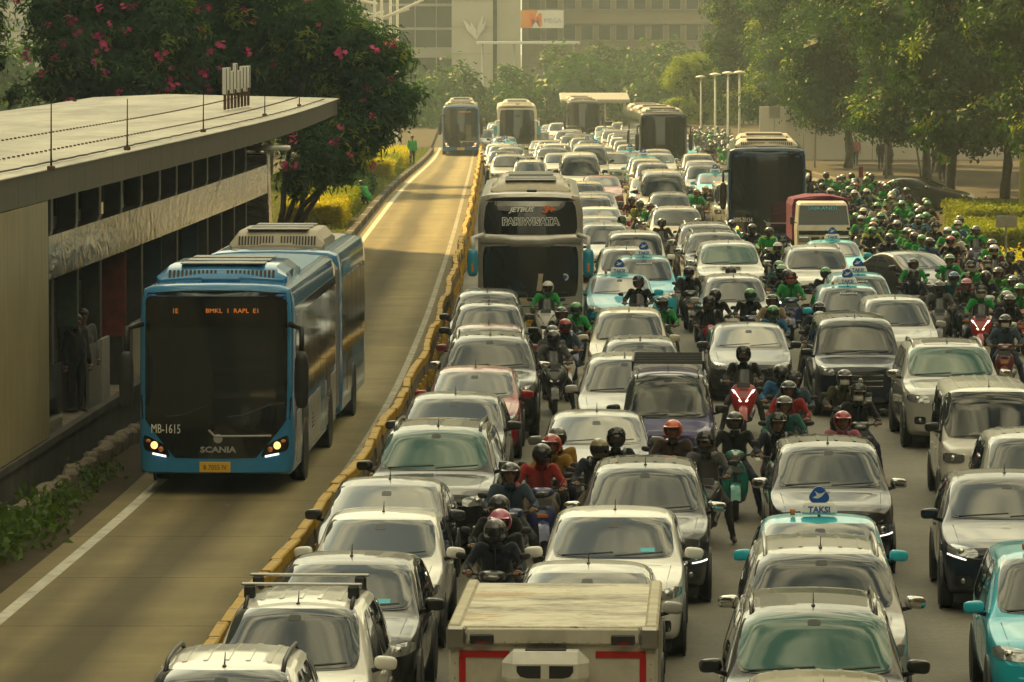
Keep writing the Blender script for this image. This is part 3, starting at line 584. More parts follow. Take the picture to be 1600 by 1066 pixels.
for px, py, zt in ((80, 265, 1.12), (199, 234, .95), (318, 206, .9), (414, 181, .85), (468, 166, .75), (26, 168, .75), (118, 160, .7)):
    yq = 2.25 * FPX / (py - HORIZON) if px in (80, 199, 318, 414, 468) else 138
    xq = (px - 800) * yq / FPX; q = MB(); q.tube([(0, 0, 0), (.01, 0, zt)], [.017, .010], 6); q.box((0, 0, .03), (.12, .12, .07), 1, .01); q.box((0, .05, .1), (.03, .03, .14), 1)
    q.build('lightning_rod', ['cable', 'rust'], st, False, Vector((xq, yq, ROOF + .05)) - SO)
q = MB(); q.box(S(66, -2.4, ROOF + .3), (2.2, 2.6, .05), 0, .01, (.06, .03, 0)); q.box(S(66, -2.4, ROOF + .16), (1.2, 1.8, .22)); q.build('roof_hatch', 'roof_sheet', st)
for off in (-1.2, -3.0, -5.0):
    q = MB()
    for v in np.arange(RY0 + 1, RY1 - 2, .55): q.box(S(v, off, ROOF + .075 + (.03 if off < -2 else 0)), (.05, .05, .03))
    o = q.build('roof_bolts', 'rust', st); o['kind'] = 'stuff'
# roof letters seen edge on
rs = empty('roof_sign', (0, 0, 0)); sb = Vector(((352 - 800) * 122 / FPX, 122, ROOF + .1)); rs.location = sb
tag(rs, 'pale sign letters on rusty posts, seen almost edge-on on the station roof', 'sign'); random.seed(4)
for i in range(8):
    yy = i * .95; xo = i * .035; h = .62 + .1 * (i % 3 == 0); z0 = .42 + .1 * (i % 2)
    q = MB(); q.box((xo, yy, z0 + h / 2), (.10, .62, h), 0, .01); q.box((xo, yy - .18, z0 + h * .5), (.13, .16, h * .96), 1, .01); q.build('letter', ['ink_white', 'column_dark'], rs)
    for dy in (-.2, .2): q = MB(); q.box((xo, yy + dy, z0 / 2), (.05, .05, z0)); q.build('post', 'rust', rs)
# weeds and rough kerb stones at the foot of the near station wall
wk = empty('rough_kerb', (XS(60), 60, 0)); tag(wk, 'broken row of rough kerb stones along the foot of the station wall', 'kerb'); y = 48.0
while y < 82:
    L = random.uniform(.45, .75); q = MB(); q.box((0, 0, .13), (.26, L - .04, .3), 0, .05, (random.uniform(-.06, .06), random.uniform(-.08, .08), random.uniform(-.12, .12) + .04)); o = q.build('stone', 'kerb_stone', wk); o.location = (XS(y) + .38 - XS(60) + random.uniform(-.04, .04), y - 60, random.uniform(-.06, .03)); y += L
def weed(loc, s, label):
    n = int(70 * s); pos = RNG.normal(size=(n, 3)) * np.array([.16, .22, .1]) * s + np.array([0, 0, .16 * s]); nn = RNG.normal(size=(n, 3)) + np.array([.3, -.5, .8]); o = bpy.data.objects.new('weed', leaf_cloud(pos, nn, .13 * s, .06 * s, 'weed', ['weed'])); COL.objects.link(o); o.location = loc; return tag(o, label, 'weed', 'weeds at the foot of the station wall', 'stuff')
for i in range(24):
    y = 51 + i * 1.02; weed((XS(y) + .72 + random.uniform(-.1, .2), y, 0), random.uniform(.9, 1.7) * (1 if y < 70 else .75), 'leafy weed at the foot of the station wall, %s from the bottom' % ordw(i))
g = MB(); g.grid(strip(lambda v: XS(v) + .0, lambda v: XL(v) - .3, 40, 121, 4, -.01)); tag(g.build('gutter_strip', 'soil_and_shade'), kind='structure')
# ================================================================ far buildings
simple('bld_dark_glass', (.03, .034, .036), .15, 0, .6, var=.2, scale=.4); simple('bld_white', (.42, .39, .32), .7, var=.08, scale=.3); simple('bld_brown', (.25, .205, .16), .75, var=.1, scale=.4); simple('bld_grey', (.30, .28, .25), .7, var=.1, scale=.3); simple('bld_window', (.05, .055, .06), .12, 0, .7); simple('banner_white', (.72, .70, .64), .7); simple('banner_orange', (.75, .25, .04), .7); simple('bld_frame', (.33, .29, .24), .6)
def bpx(px, y): return (px - 800) * y / FPX
def bpz(py, y): return CAM_H - (py - HORIZON) * y / FPX
D = 520
# brown office block: floors, recessed windows each with its own frame
bk = empty('office_block', (bpx(1000, D), D, -1.3)); tag(bk, 'wide brown office block with rows of dark windows behind the far trees', 'building'); x0, x1 = bpx(816, D), bpx(1172, D); ox = bpx(1000, D)
q = MB(); q.box(((x0 + x1) / 2 - ox, 12, 75), (x1 - x0, 24, 152)); q.build('wall', 'bld_brown', bk)
for r in range(36): q = MB(); q.box(((x0 + x1) / 2 - ox, -.04, 30 + r * 3.3), (x1 - x0 - 1, .12, 1.6)); q.build('upper_window_band', 'bld_window', bk)
for r, (pz0, pz1) in enumerate(((62, 40), (14, -8), (-34, -56), (-82, -104), (-130, -152), (-178, -200))):
    q = MB(); zc = bpz(pz1 - 6, D) + 1.3; q.box(((x0 + x1) / 2 - ox, -.12, zc), (x1 - x0 + .3, .5, .55)); q.build('floor_band', 'bld_grey' if r % 2 else 'bld_brown', bk)
    for k in range(13):
        cx = x0 + 1.4 + k * 2.03 - ox
        z0, z1 = bpz(pz0, D) + 1.3, bpz(pz1, D) + 1.3; q = MB(); q.box((cx, -.04, (z0 + z1) / 2), (1.35, .12, z1 - z0)); w = q.build('window', 'bld_window', bk)
        q = MB()
        for sx in (-.72, .72): q.box((cx + sx, -.12, (z0 + z1) / 2), (.1, .3, z1 - z0 + .2))
        q.box((cx, -.12, z0 - .1), (1.6, .34, .1)); q.build('frame', 'bld_frame', w)
wt = empty('white_tower', (bpx(760, D - 12), D - 12, -1.3)); tag(wt, 'pale stone tower block in the centre of the far skyline', 'building'); D2 = D - 12; cx = bpx(760, D2)
q = MB(); q.box((bpx(738, D2) - cx, 8, 15), (bpx(770, D2) - bpx(706, D2), 16, 34)); q.box((bpx(760, D2) - cx, 12, 95), (bpx(816, D2) - bpx(706, D2), 14, 142)); q.box((bpx(795, D2) - cx, 9, 15), (bpx(816, D2) - bpx(779, D2), 16, 33)); q.build('wall', 'bld_white', wt)
q = MB(); q.box((bpx(774.5, D2) - cx, 9, 15), (bpx(779, D2) - bpx(770, D2), 14, 33)); q.build('shaft_window', 'bld_dark_glass', wt)
q = MB()
for k, z in enumerate(np.arange(3, 30, 3.0)): q.box((bpx(738, D2) - cx, -.03, z), (bpx(770, D2) - bpx(706, D2) - .1, .1, .08))
q.build('stone_joint', 'bld_grey', wt)
dg = empty('glass_block', (bpx(660, D), D, -1.3)); tag(dg, 'dark glass block left of the pale far tower', 'building'); cx = bpx(660, D)
q = MB(); q.box((0, 10, 64), (bpx(706, D) - bpx(612, D), 20, 132)); q.build('wall', 'bld_dark_glass', dg)
for k in range(3):
    q = MB(); q.box((bpx(616 + k * 33, D) - cx, -.1, 15), (.10, .3, 34)); q.build('mullion', 'bld_grey', dg)
for k, py in enumerate((8, -30, -70, 45, 82)):
    q = MB(); q.box((0, -.14, bpz(py, D) + 1.3), (bpx(706, D) - bpx(612, D), .3, .3 if py != 82 else 1.2)); q.build('floor_band', 'bld_grey', dg)
lb = empty('left_block', (bpx(300, 560), 560, -1.3)); tag(lb, 'pale hazy block behind the flowering trees at upper left', 'building')
q = MB(); q.box((0, 8, 50), (60, 16, 104)); q.build('wall', 'bld_grey', lb)
for r in range(5):
    q = MB(); q.box((0, -.05, 2 + r * 3.6), (50, .2, 1.5)); q.build('window_band', 'bld_window', lb)
rb = empty('right_block', (bpx(1260, 470), 470, -1.3)); tag(rb, 'grey hazy block behind the right street trees', 'building')
q = MB(); q.box((14, 8, 54), (44, 16, 112)); q.build('wall', 'bld_grey', rb)
for r in range(6):
    q = MB(); q.box((4, -.05, 3.5 + r * 3.6), (19, .2, 1.4)); q.build('window_band', 'bld_window', rb)
# banner, canopy, white palm-like emblem
bn = empty('banner', (bpx(847, D - 14), D - 14, bpz(44, D - 14))); tag(bn, 'white and orange banner hung on the brown office block', 'banner'); w = bpx(880, D) - bpx(815, D); h = bpz(17, D) - bpz(44, D)
q = MB(); q.box((0, 0, h / 2), (w, .12, h)); q.build('sheet', 'banner_white', bn); q = MB(); q.add([(-w / 2, -.075, 0), (-w / 2 + 1.3, -.075, 0), (-w / 2 + 1.9, -.075, h), (-w / 2, -.075, h)], [(0, 1, 2, 3)]); q.add([(-w / 2, -.09, 0), (-w / 2, -.09, h), (-w / 2, -.07, h), (-w / 2, -.07, 0)], [(0, 1, 2, 3)]); q.build('orange_field', 'banner_orange', bn)
text('M', 2.0, 'ink_orange', bn, (-.75, -.1, .25), bold=.06); text('MEGA', .75, 'ink_grey', bn, (1.2, -.1, .6), bold=.0)
for k in (-1, 1):
    q = MB(); q.tube([(k * w * .42, 0, .2), (k * w * .42, 14, .6)], .06, 5); q.build('stay', 'post_grey', bn)
cn = empty('canopy', (bpx(825, 490), 490, 0)); tag(cn, 'thin white flat canopy in front of the far office block', 'canopy'); q = MB(); q.box((0, 3, bpz(67, 490)), (bpx(906, 490) - bpx(744, 490), 6, .3), 0, .05); q.build('roof', 'white_metal', cn)
for x in (-5, -1.5, 1.8, 5):
    q = MB(); q.tube([(x, 3, -1.3), (x, 3, bpz(67, 490))], .12, 6); q.build('post', 'white_metal', cn)
em = MB()
for a, l in ((-.75, 2.3), (-.35, 2.0), (.25, 2.9), (.5, 2.3)): em.add([(0, 0, 0), (math.sin(a) * l * .5 - .3, -.05, l * .45), (math.sin(a) * l, 0, l), (math.sin(a) * l * .5 + .3, .05, l * .55), (0, .2, 0), (math.sin(a) * l, .2, l)], [(0, 1, 2, 3), (0, 4, 5, 2)])
tag(em.build('wall_emblem', 'white_metal', None, False, (bpx(745, D2 - .6), D2 - .35, bpz(62, D2))), 'white fan-shaped emblem on the pale far tower', 'emblem')
# white footbridge frame at the top left, far bus-stop roof
fb = empty('footbridge', (bpx(600, 330), 330, -1.2)); tag(fb, 'white steel footbridge masts and beams above the flowering tree', 'footbridge'); q = MB(); Z = lambda py: bpz(py, 330) + 1.2; X = lambda px: bpx(px, 330) - bpx(600, 330)
for px in (587, 597, 610, 620):
    q = MB(); q.tube([(X(px), (px - 600) * .12, 0), (X(px), (px - 600) * .12, Z(-40))], .11, 8); q.build('mast', 'white_metal', fb)
for a, b in (((540, 10), (600, 28)), ((600, 28), (662, 0)), ((560, 32), (600, 18)), ((590, 30), (640, 14)), ((535, -4), (590, 6))):
    q = MB(); q.tube([(X(a[0]), 0, Z(a[1])), (X(b[0]), 0, Z(b[1]))], .12, 6); q.build('beam', 'white_metal', fb)
ss = empty('far_shelter', (bpx(930, 345), 345, gz(345))); tag(ss, 'pale roofed bus shelter behind the far traffic', 'shelter'); q = MB(); q.box((0, 4, bpz(154, 345) - gz(345)), (bpx(985, 345) - bpx(876, 345), 8, .3), 0, .06, (.05, 0, 0)); q.build('roof', 'post_grey', ss)
for x in (-2.3, -.8, .8, 2.3):
    q = MB(); q.tube([(x, 2, 0), (x, 2, bpz(156, 345) - gz(345))], .09, 6); q.build('post', 'white_metal', ss)
# unseen tower left of frame, sized to shade the near road and haze
tw = empty('shade_tower', (-38, 131, 0)); tag(tw, 'unseen tall tower left of the picture, shaped to shade the near road', 'building'); q = MB(); q.box((-20, 0, 45), (40, 180, 90)); q.build('wall', 'bld_grey', tw)
for r in range(22):
    q = MB(); q.box((.05, 0, 3 + r * 3.9), (.3, 178, 1.6)); q.build('window_band', 'bld_window', tw)
# the footbridge the view is taken from, and unseen blocks added to cut sky fill and reflections
vb = empty('view_bridge', (0, -2, 0)); tag(vb, 'concrete footbridge over the avenue below the viewpoint', 'footbridge'); simple('bridge_concrete', (.13, .12, .10), .8, var=.2)
q = MB(); q.box((4, 0, 5.75), (46, 3.6, .5), 0, .04); q.build('deck', 'bridge_concrete', vb); q = MB(); q.box((4, -.2, 9.6), (46, 3.4, .14)); q.build('roof', 'column_dark', vb)
for s in (-1.7, 1.7):
    q = MB(); q.box((4, s, 6.5), (46, .06, 1.0)); q.build('parapet', 'post_grey', vb)
for x in (-15, 22):
    q = MB(); q.tube([(x, 0, 0), (x, 0, 5.5)], .5, 12); q.build('pier', 'bridge_concrete', vb)
simple('unseen_block', (.055, .05, .042), .5, 0, .3, var=.15, scale=.3); simple('unseen_block_window', (.02, .022, .024), .35, 0, .3)
def unseen_block(x0, x1, y0, y1, h, label):
    t = empty('unseen_block', ((x0 + x1) / 2, (y0 + y1) / 2, 0)); q = MB(); q.box((0, 0, h / 2), (x1 - x0, y1 - y0, h)); q.build('wall', 'unseen_block', t)
    for r in range(int(h / 4.2)): q = MB(); q.box((0, 0, 3 + r * 4.2), (x1 - x0 + .3, y1 - y0 + .3, 1.7)); q.build('window_band', 'unseen_block_window', t)
    tag(t, label, 'building')
unseen_block(-70, 80, -55, -38, 42, 'unseen broad dark block added behind the viewpoint to darken reflections'); unseen_block(40, 70, -30, 60, 58, 'unseen dark block added right of the viewpoint to cut sky light'); unseen_block(44, 74, 70, 180, 44, 'unseen long dark block added farther right to cut sky light'); unseen_block(-64, -34, -36, 26, 50, 'unseen dark block added left of the viewpoint to cut sky light')
# long cream wall at the right behind the trees; lamp posts; sign boards
gwall = empty('garden_wall', (24, 285, gz(285))); tag(gwall, 'cream boundary wall behind the right street trees', 'wall'); 
for k in range(9):
    q = MB(); q.box((-6.5 + k * 3.6, 0, 1.75), (3.55, .3, 3.5), 0, .03); q.build('panel', 'bld_white', gwall)
def lamp_post(px, py_top, y, label, h=None):
    x = bpx(px, y); z = bpz(py_top, y) - gz(y); t = empty('lamp_post', (x, y, gz(y))); q = MB(); q.tube([(0, 0, 0), (0, 0, .8), (0, 0, z)], [.11, .08, .06], 8); q.build('pole', 'white_metal', t, True)
    q = MB(); q.lathe([(.05, -.12), (.12, -.05), (.42, 0), (.40, .06), (.2, .13), (.02, .16)], 14, 0, 'z', (0, 0, z)); q.build('lamp_head', 'white_metal', t, True); return tag(t, label, 'lamp post', 'lamp posts on the right')
for i, (px, y) in enumerate(((1155, 292), (1137, 302), (1117, 314), (1095, 328))): lamp_post(px, (114, 115, 117, 121)[i], y, 'white mushroom-headed lamp post, %s from the right in the group' % ordw(i))
def pole(px, y, z, r, mat, label, lean=0, cat='pole'):
    q = MB(); q.tube([(0, 0, 0), (lean * .5, 0, z / 2), (lean, 0, z)], [r * 1.2, r, r * .8], 8); return tag(q.build('pole', mat, None, True, (bpx(px, y), y, gz(y) + .1)), label, cat, 'poles on the right pavement')
pole(1596, 170, 9, .08, 'white_metal', 'pale grey pole at the right picture edge by the hedge'); pole(1255, 262, 7, .07, 'white_metal', 'white pole just right of the near bus roof'); pole(1273, 258, 6, .06, 'white_metal', 'thin white pole second from the near bus roof'); pole(1440, 225, 8, .05, 'post_grey', 'leaning thin grey pole among the trees', -1.2); pole(1384, 228, 7, .06, 'post_grey', 'upright thin grey pole among the trees, left of the leaning one')
def board(px, py, y, w, h, mat, label):
    x, z = bpx(px, y), bpz(py, y) - gz(y); t = empty('sign_board', (x, y, gz(y))); q = MB(); q.box((0, 0, z), (w, .05, h), 0, .01); q.build('panel', mat, t); q = MB(); q.tube([(0, .06, 0), (0, .06, z + h * .4)], .035, 6); q.build('post', 'post_grey', t); return tag(t, label, 'sign')
board(1573, 346, 131, .62, .34, 'post_grey', 'small grey backed signboard by the hedge at right'); board(1210, 175, 262, .66, .7, 'post_grey', 'grey square signboard below the right trees'); board(1345, 268, 176, .18, .42, 'poster_red', 'small red sign on a post beside the hedge')
q = MB(); q.tube([(0, 0, 0), (0, 0, 1.2)], .03, 6); q.ell((0, 0, 1.38), (.19, .19, .19), 1, 12, 8); tag(q.build('globe_marker', ['white_metal', 'lamp_amber'], None, True, P(1296, 252, 0)), 'orange globe on a white post above the riders', 'beacon')
# smoky air
hz = MB(); hz.box((0, 710, 82.7), (1260, 1620, 171.6))
hzm = bpy.data.materials.new('haze'); hzm.use_nodes = True; tt = hzm.node_tree; tt.nodes.clear(); vo, vp = tt.nodes.new('ShaderNodeOutputMaterial'), tt.nodes.new('ShaderNodeVolumePrincipled')
vp.inputs['Color'].default_value = (.80, .95, 1.0, 1); vp.inputs['Density'].default_value = 0.00042; vp.inputs['Anisotropy'].default_value = .25; tt.links.new(vp.outputs[0], vo.inputs['Volume']); MATS['haze'] = hzm
tag(hz.build('haze', 'haze'), 'warm smoky haze filling the street', 'haze', None, 'stuff')
# ================================================================ cars
def lerp_table(tab, y):
    xs = [a for a, _ in tab]; zs = [b for _, b in tab]; return float(np.interp(y, xs, zs))
def car_shell(p):
    """smooth outer skin of a car: stations from bumper to tail, each half a section; front faces -Y"""
    L, W, H = p['L'], p['W'], p['H']; T, B = p['T'], p['B']; w0 = W / 2; plan = p.get('plan', [(0, .80), (.06, .87), (.2, .94), (.5, .985), (1.0, 1.0), (L - 1, 1.0), (L - .4, .97), (L - .1, .90), (L, .84)])
    ys = sorted(set([round(v, 3) for v in [0, .03, .09, .2, .4, .65, .9] + [a for a, _ in T] + [a + .1 for a, _ in T[:-1]] + [L - .9, L - .5, L - .22, L - .08, L] + list(np.arange(1.1, L - .9, .35)) if 0 <= v <= L])); tum = p.get('tumble', .26); bow = p.get('bow', .16); rings = []
    for y in ys:
        t, b, w = lerp_table(T, y), lerp_table(B, y), w0 * lerp_table(plan, y); b = min(b, t - .04); gh = t - b; wr = w * .965 - tum * gh; sill = .22 + .10 * max(0, 1 - y / .25) + .12 * max(0, 1 - (L - y) / .25)
        sec = [(0, t), (wr * .42, t - .006 - gh * .006), (wr * .74, t - .016 - gh * .02), (wr * .92, t - .03 - gh * .05), (wr + .004, t - .04 - gh * .13), (w * .965 - tum * gh * .5, b + gh * .47), (w * .968, b + gh * .03), (w * .99, b - .06), (w, b - .22 * (b - .2) - .05), (w * .995, .56), (w * .985, .40), (w * .95, sill + .02), (w * .86, sill - .02)]
        sec = [(x, z if k < 7 else min(z, b - .02 - .012 * (k - 7))) for k, (x, z) in enumerate(sec)]; zs = []
        full = [(-x, z) for x, z in sec[::-1]] + sec[1:]; f = max(0, 1 - y / .9); r = max(0, 1 - (L - y) / .6)
        rings.append([(x, y - L / 2 + bow * f * (x / w0) ** 2 * 1.4 - .10 * r * (x / w0) ** 2, z) for x, z in full])
    mb = MB(); n = len(rings[0]); mb.loft(rings, 0, False, True)
    for ri in (0, len(rings) - 1):
        R = rings[ri]; k = n // 2; q = MB(); yc = R[k][1]; kb = (bow * 1.4) if ri == 0 else -.10
        g = [[(R[k + i][0] * c, yc + kb * (R[k + i][0] * c / w0) ** 2, R[k + i][2] if abs(c) > .99 else R[k + i][2] + (R[k][2] - R[k + i][2]) * 0) if abs(c) < 1 else (R[k + i] if c > 0 else R[k - i]) for c in (-1, -.7, -.35, 0, .35, .7, 1)] for i in range(2, k + 1)]
        tp = [R[k + d] for d in (-2, -1, 0, 1, 2)]; q.grid(g); q.add(tp + [g[0][2], g[0][4]], [(0, 1, 2, 3, 4)]); mb.add(q.v, q.f)
    o = mb.build('body', 'paint', None, True); bm = bmesh.new(); bm.from_mesh(o.data); bmesh.ops.remove_doubles(bm, verts=bm.verts, dist=.0005); bmesh.ops.recalc_face_normals(bm, faces=bm.faces); bm.to_mesh(o.data); bm.free()
    md = o.modifiers.new('s', 'SUBSURF'); md.levels = 1; md.render_levels = 1; apply_mods(o); o.data.polygons.foreach_set('use_smooth', [True] * len(o.data.polygons)); o.data.name = 'body'
    bm = bmesh.new(); bm.from_mesh(o.data); bv = BVHTree.FromBMesh(bm); bm.free(); return o, bv
def patch(bv, quad, axis, off=.006, n=(8, 6), rnd=.12, thick=.02, sgn=1, m=0, mb=None):
    """lay a rounded panel on the skin. quad: four (u,v) corners; axis 'f' (from front: x,z), 'r' rear, 's' side (y,z), 't' top (x,y)"""
    mb = mb or MB(); pts = []; d = {'f': Vector((0, 1, 0)), 'r': Vector((0, -1, 0)), 's': Vector((-sgn, 0, 0)), 't': Vector((0, 0, -1))}[axis]
    for i in range(n[1] + 1):
        row = []
        for j in range(n[0] + 1):
            a, b = 2 * j / n[0] - 1, 2 * i / n[1] - 1; k = rnd; a2 = a * (1 - k * b * b * b * b * a * a); b2 = b * (1 - k * a * a * a * a * b * b)
            s, t = (a2 + 1) / 2, (b2 + 1) / 2; q = quad; u = (1 - t) * ((1 - s) * q[0][0] + s * q[1][0]) + t * ((1 - s) * q[3][0] + s * q[2][0]); v = (1 - t) * ((1 - s) * q[0][1] + s * q[1][1]) + t * ((1 - s) * q[3][1] + s * q[2][1])
            o = {'f': Vector((u, -6, v)), 'r': Vector((u, 6, v)), 's': Vector((sgn * 3, u, v)), 't': Vector((u, v, 5))}[axis]; h = bv.ray_cast(o, d); nn_ = (h[1] if h[1].dot(d) < 0 else -h[1]) if h[0] else None
            row.append((h[0] + nn_ * off, nn_) if h[0] else None)
        pts.append(row)
    last = None
    for row in pts:
        for j in range(len(row)):
            if row[j] is None: row[j] = last or next((c for r in pts for c in r if c), (Vector((0, 0, -5)), Vector((0, 0, 1))))
            else: last = row[j]
    mb.grid([[c[0] for c in r] for r in pts], m); R, C = len(pts), len(pts[0])
    edge = [(0, j) for j in range(C)] + [(i, C - 1) for i in range(1, R)] + [(R - 1, j) for j in range(C - 2, -1, -1)] + [(i, 0) for i in range(R - 2, 0, -1)]
    e0 = [pts[i][j][0] for i, j in edge]; e1 = [pts[i][j][0] - pts[i][j][1] * thick for i, j in edge]; mb.loft([e0, e1], m, False); return mb
def wheel(t, x, y, r, w=.2, name='wheel'):
    s = 1 if x > 0 else -1; q = MB(); prof = [(r * .62, -w / 2), (r * .92, -w / 2), (r, -w * .32), (r, w * .32), (r * .92, w / 2), (r * .62, w / 2)]; q.lathe([(a, b * 1.0) for a, b in prof], 22, 0, 'x', (0, 0, 0)); o = q.build(name, 'rubber', t, True, (x, y, r))
    q = MB(); q.lathe([(r * .64, s * w * .1), (r * .64, s * w * .46), (r * .58, s * w * .44), (r * .52, s * w * .2), (.02, s * w * .18)][::1], 18, 0, 'x')
    for k in range(5):
        a = k * 1.2566; q.box((s * w * .36, math.cos(a) * r * .33, math.sin(a) * r * .33), (.03, .055, r * .56), 0, .01, (a - math.pi / 2, 0, 0) if False else (-(a - math.pi / 2) * -1, 0, 0))
    q.lathe([(.06, s * w * .18), (.05, s * w * .46), (.02, s * w * .47)], 10, 0, 'x'); q.build('rim', 'rim', o); return o
def plate(t, y, z, mat, txt, ink, w=.43, h=.15):
    q = MB(); q.box((0, 0, 0), (w, .018, h), 0, .006); o = q.build('number_plate', mat, t, False, (0, y, z)); text(txt, h * .66, ink, o, (0, -.012, -h * .24), ext=.0015, sx=.85); return o
def make_car(key):
    p = CAR[key]; t = empty('car'); L, W, H = p['L'], p['W'], p['H']; body, bv = car_shell(p); body.parent = t; w0 = W / 2; hl = L / 2; cy_, ch = p['cowl']; rf = p['rf']; tum = p.get('tumble', .26)
    glass = p.get('glass', 'car_glass'); Bc = lerp_table(p['B'], cy_); gw = w0 * .965 - tum * (H - Bc); front = lambda x, z: (bv.ray_cast(Vector((x, -6, z)), Vector((0, 1, 0)))[0] or Vector((0, -hl, z)))
    zt, zb = H - .085, ch + .045; xb, xt = w0 * .965 - .115, gw - .03
    if p.get('van'): xb, xt = w0 - .12, gw + .02
    patch(bv, [(-xb, zb), (xb, zb), (xt, zt), (-xt, zt)], 'f', .011, (26, 14), .10, .03).build('windshield', glass, t, True)
    # black band round the screen is the seal
    sl = MB(); patch(bv, [(-xb - .018, zb - .012), (xb + .018, zb - .012), (xt + .016, zt + .006), (-xt - .016, zt + .006)], 'f', .006, (26, 14), .08, .03, mb=sl); sl.build('screen_seal', 'gloss_black', t, True)
    zr = lerp_table(p['T'], L - .12) + .10; patch(bv, [(-xt, max(zr, Bc + .08)), (xt, max(zr, Bc + .08)), (xt - .06, H - .15), (-xt + .06, H - .15)], 'r', .008, (14, 8), .1).build('rear_window', 'car_glass', t, True)
    zl = Bc + .045; ztop = H - .16; ya = cy_ - hl + (.62 if not p.get('van') else .12); yb = ya + (rf - cy_) * (.80 if not p.get('van') else .6)
    wins = p.get('wins') or [((.0, .95), 0), ((1.02, 1.85), 0)]
    for sg in (1, -1):
        first = True
        for (a, b), _ in wins:
            a_, b_ = ya + a, ya + b; up0 = max(a_, yb) if first else a_ + .02; first = False; bl = min(b_, hl - .35)
            patch(bv, [(a_, zl), (bl, zl), (bl - .02 - (.12 if bl > hl - .7 else 0), ztop), (up0, ztop)], 's', .008, (10, 7), .06, sgn=sg).build('side_window', 'car_glass', t, True)
        q = MB(); mx, my, mz = sg * (w0 + .10), cy_ - hl + p.get('mir_y', .42), ch + p.get('mir_z', .03); q.ell((mx, my, mz + .035), (.118, .062, .070), 0, 14, 10, .6, (0, sg * .12, sg * .28)); mo = q.build('mirror', p.get('mir_mat', 'paint'), t, True)
        q = MB(); q.tube([(sg * (w0 - .05), my + .03, mz - .05), (mx - sg * .04, my + .01, mz - .02)], [.03, .025], 6); q.ell((mx, my + .045, mz + .035), (.098, .04, .065), 0, 10, 6, .7); q.build('mirror_arm', 'black_plastic', mo, True)
        hx0, hx1, hz0, hz1, rise = p['head']; q0 = [(sg * hx0, hz0), (sg * hx1, hz0 + rise), (sg * hx1, hz1 + rise), (sg * hx0, hz1)]
        lo = patch(bv, q0 if sg > 0 else [q0[1], q0[0], q0[3], q0[2]], 'f', .012, (12, 6), .18).build('headlight', 'lamp_glass' if not p.get('dark_lamps') else 'gloss_black', t, True)
        fx = (hx0 * .45 + hx1 * .55); zc = (hz0 + hz1 + rise) / 2; f0 = front(sg * fx, zc); q = MB(); q.ell((f0.x, f0.y + .0, f0.z), (.052, .03, .052), 0, 10, 6); q.build('lamp', 'lamp_on' if p.get('lit') else 'chrome', lo, True)
        if p.get('drl'):
            hm = hx0 * .6 + hx1 * .4; dq = [(sg * hm, hz0 - .02), (sg * hx1, hz0 + rise - .015), (sg * hx1, hz0 + rise + .004), (sg * hm, hz0 - .002)]; patch(bv, dq if sg > 0 else [dq[1], dq[0], dq[3], dq[2]], 'f', .014, (8, 1), 0).build('light_strip', 'drl', lo)
        for wy in (p.get('wf', .82), L - p.get('wr', .85)):
            r = p.get('r', .32); q = MB(); q.lathe([(r + .06, -.02), (r + .06, .012), (.05, .012)][::1] if sg > 0 else [(r + .06, .02), (r + .06, -.012), (.05, -.012)], 24, 0, 'x'); q.build('wheel_arch', 'black_plastic', t, False, (sg * (w0 * .993), wy - hl, r)); wheel(t, sg * (w0 - .085), wy - hl, r)
        for a in (ya + .45, ya + 1.42):
            h = bv.ray_cast(Vector((sg * 3, a + .3, Bc - .10)), Vector((-sg, 0, 0)))[0]
            if h: q = MB(); q.box((h.x + sg * .012, h.y, h.z), (.02, .19, .028), 0, .008); q.build('door_handle', 'paint' if not p.get('chrome') else 'chrome', t)
        fz = p.get('fog', .42); f0 = front(sg * w0 * .70, fz); fo = patch(bv, [(sg * w0 * .70 - .10, fz - .07), (sg * w0 * .70 + .10, fz - .07), (sg * w0 * .70 + .10, fz + .07), (sg * w0 * .70 - .10, fz + .07)], 'f', .004, (4, 4), .1).build('fog_recess', 'black_plastic', t); q = MB(); q.ell((f0.x, f0.y, f0.z), (.04, .02, .04), 0, 8, 6); q.build('fog_lamp', 'lamp_glass', fo, True)
        for d0 in (.0, .98, 1.92):
            yy = ya + d0 - .05
            if yy < hl - .3: patch(bv, [(yy, .36), (yy + .012, .36), (yy + .012, Bc - .02), (yy, Bc - .02)], 's', .0015, (1, 6), 0, .004, sgn=sg).build('door_gap', 'ink_black', t)
        if p.get('rails'):
            q = MB(); pts = []
            for k in range(9):
                yy = rf - hl + .18 + (L - rf - .75) * k / 8; h = bv.ray_cast(Vector((sg * (gw - .09), yy, 5)), Vector((0, 0, -1)))[0]; pts.append((sg * (gw - .09), yy, (h.z if h else H) + (.0 if k in (0, 8) else .055)))
            q.tube(pts, .022, 7); q.build('roof_rail', p['rails'], t, True)
    gx, gz0, gz1 = p['grille']; g = patch(bv, [(-gx, gz0), (gx, gz0), (gx * p.get('gtop', 1.0), gz1), (-gx * p.get('gtop', 1.0), gz1)], 'f', .005, (10, 4), .1).build('grille', 'black_plastic', t); k = 3 if gz1 - gz0 > .12 else 2
    for i in range(k):
        z = gz0 + (gz1 - gz0) * (i + .5) / k; patch(bv, [(-gx * .95, z - .010), (gx * .95, z - .010), (gx * .95, z + .010), (-gx * .95, z + .010)], 'f', .012, (10, 1), 0).build('slat', p.get('slat', 'chrome'), g)
    f0 = front(0, (gz0 + gz1) / 2); q = MB(); q.lathe([(.055, 0), (.06, -.012), (.045, -.018), (.01, -.018)], 16, 0, 'y', (0, f0.y - .012, (gz0 + gz1) / 2)); q.build('badge', 'chrome', g, True)
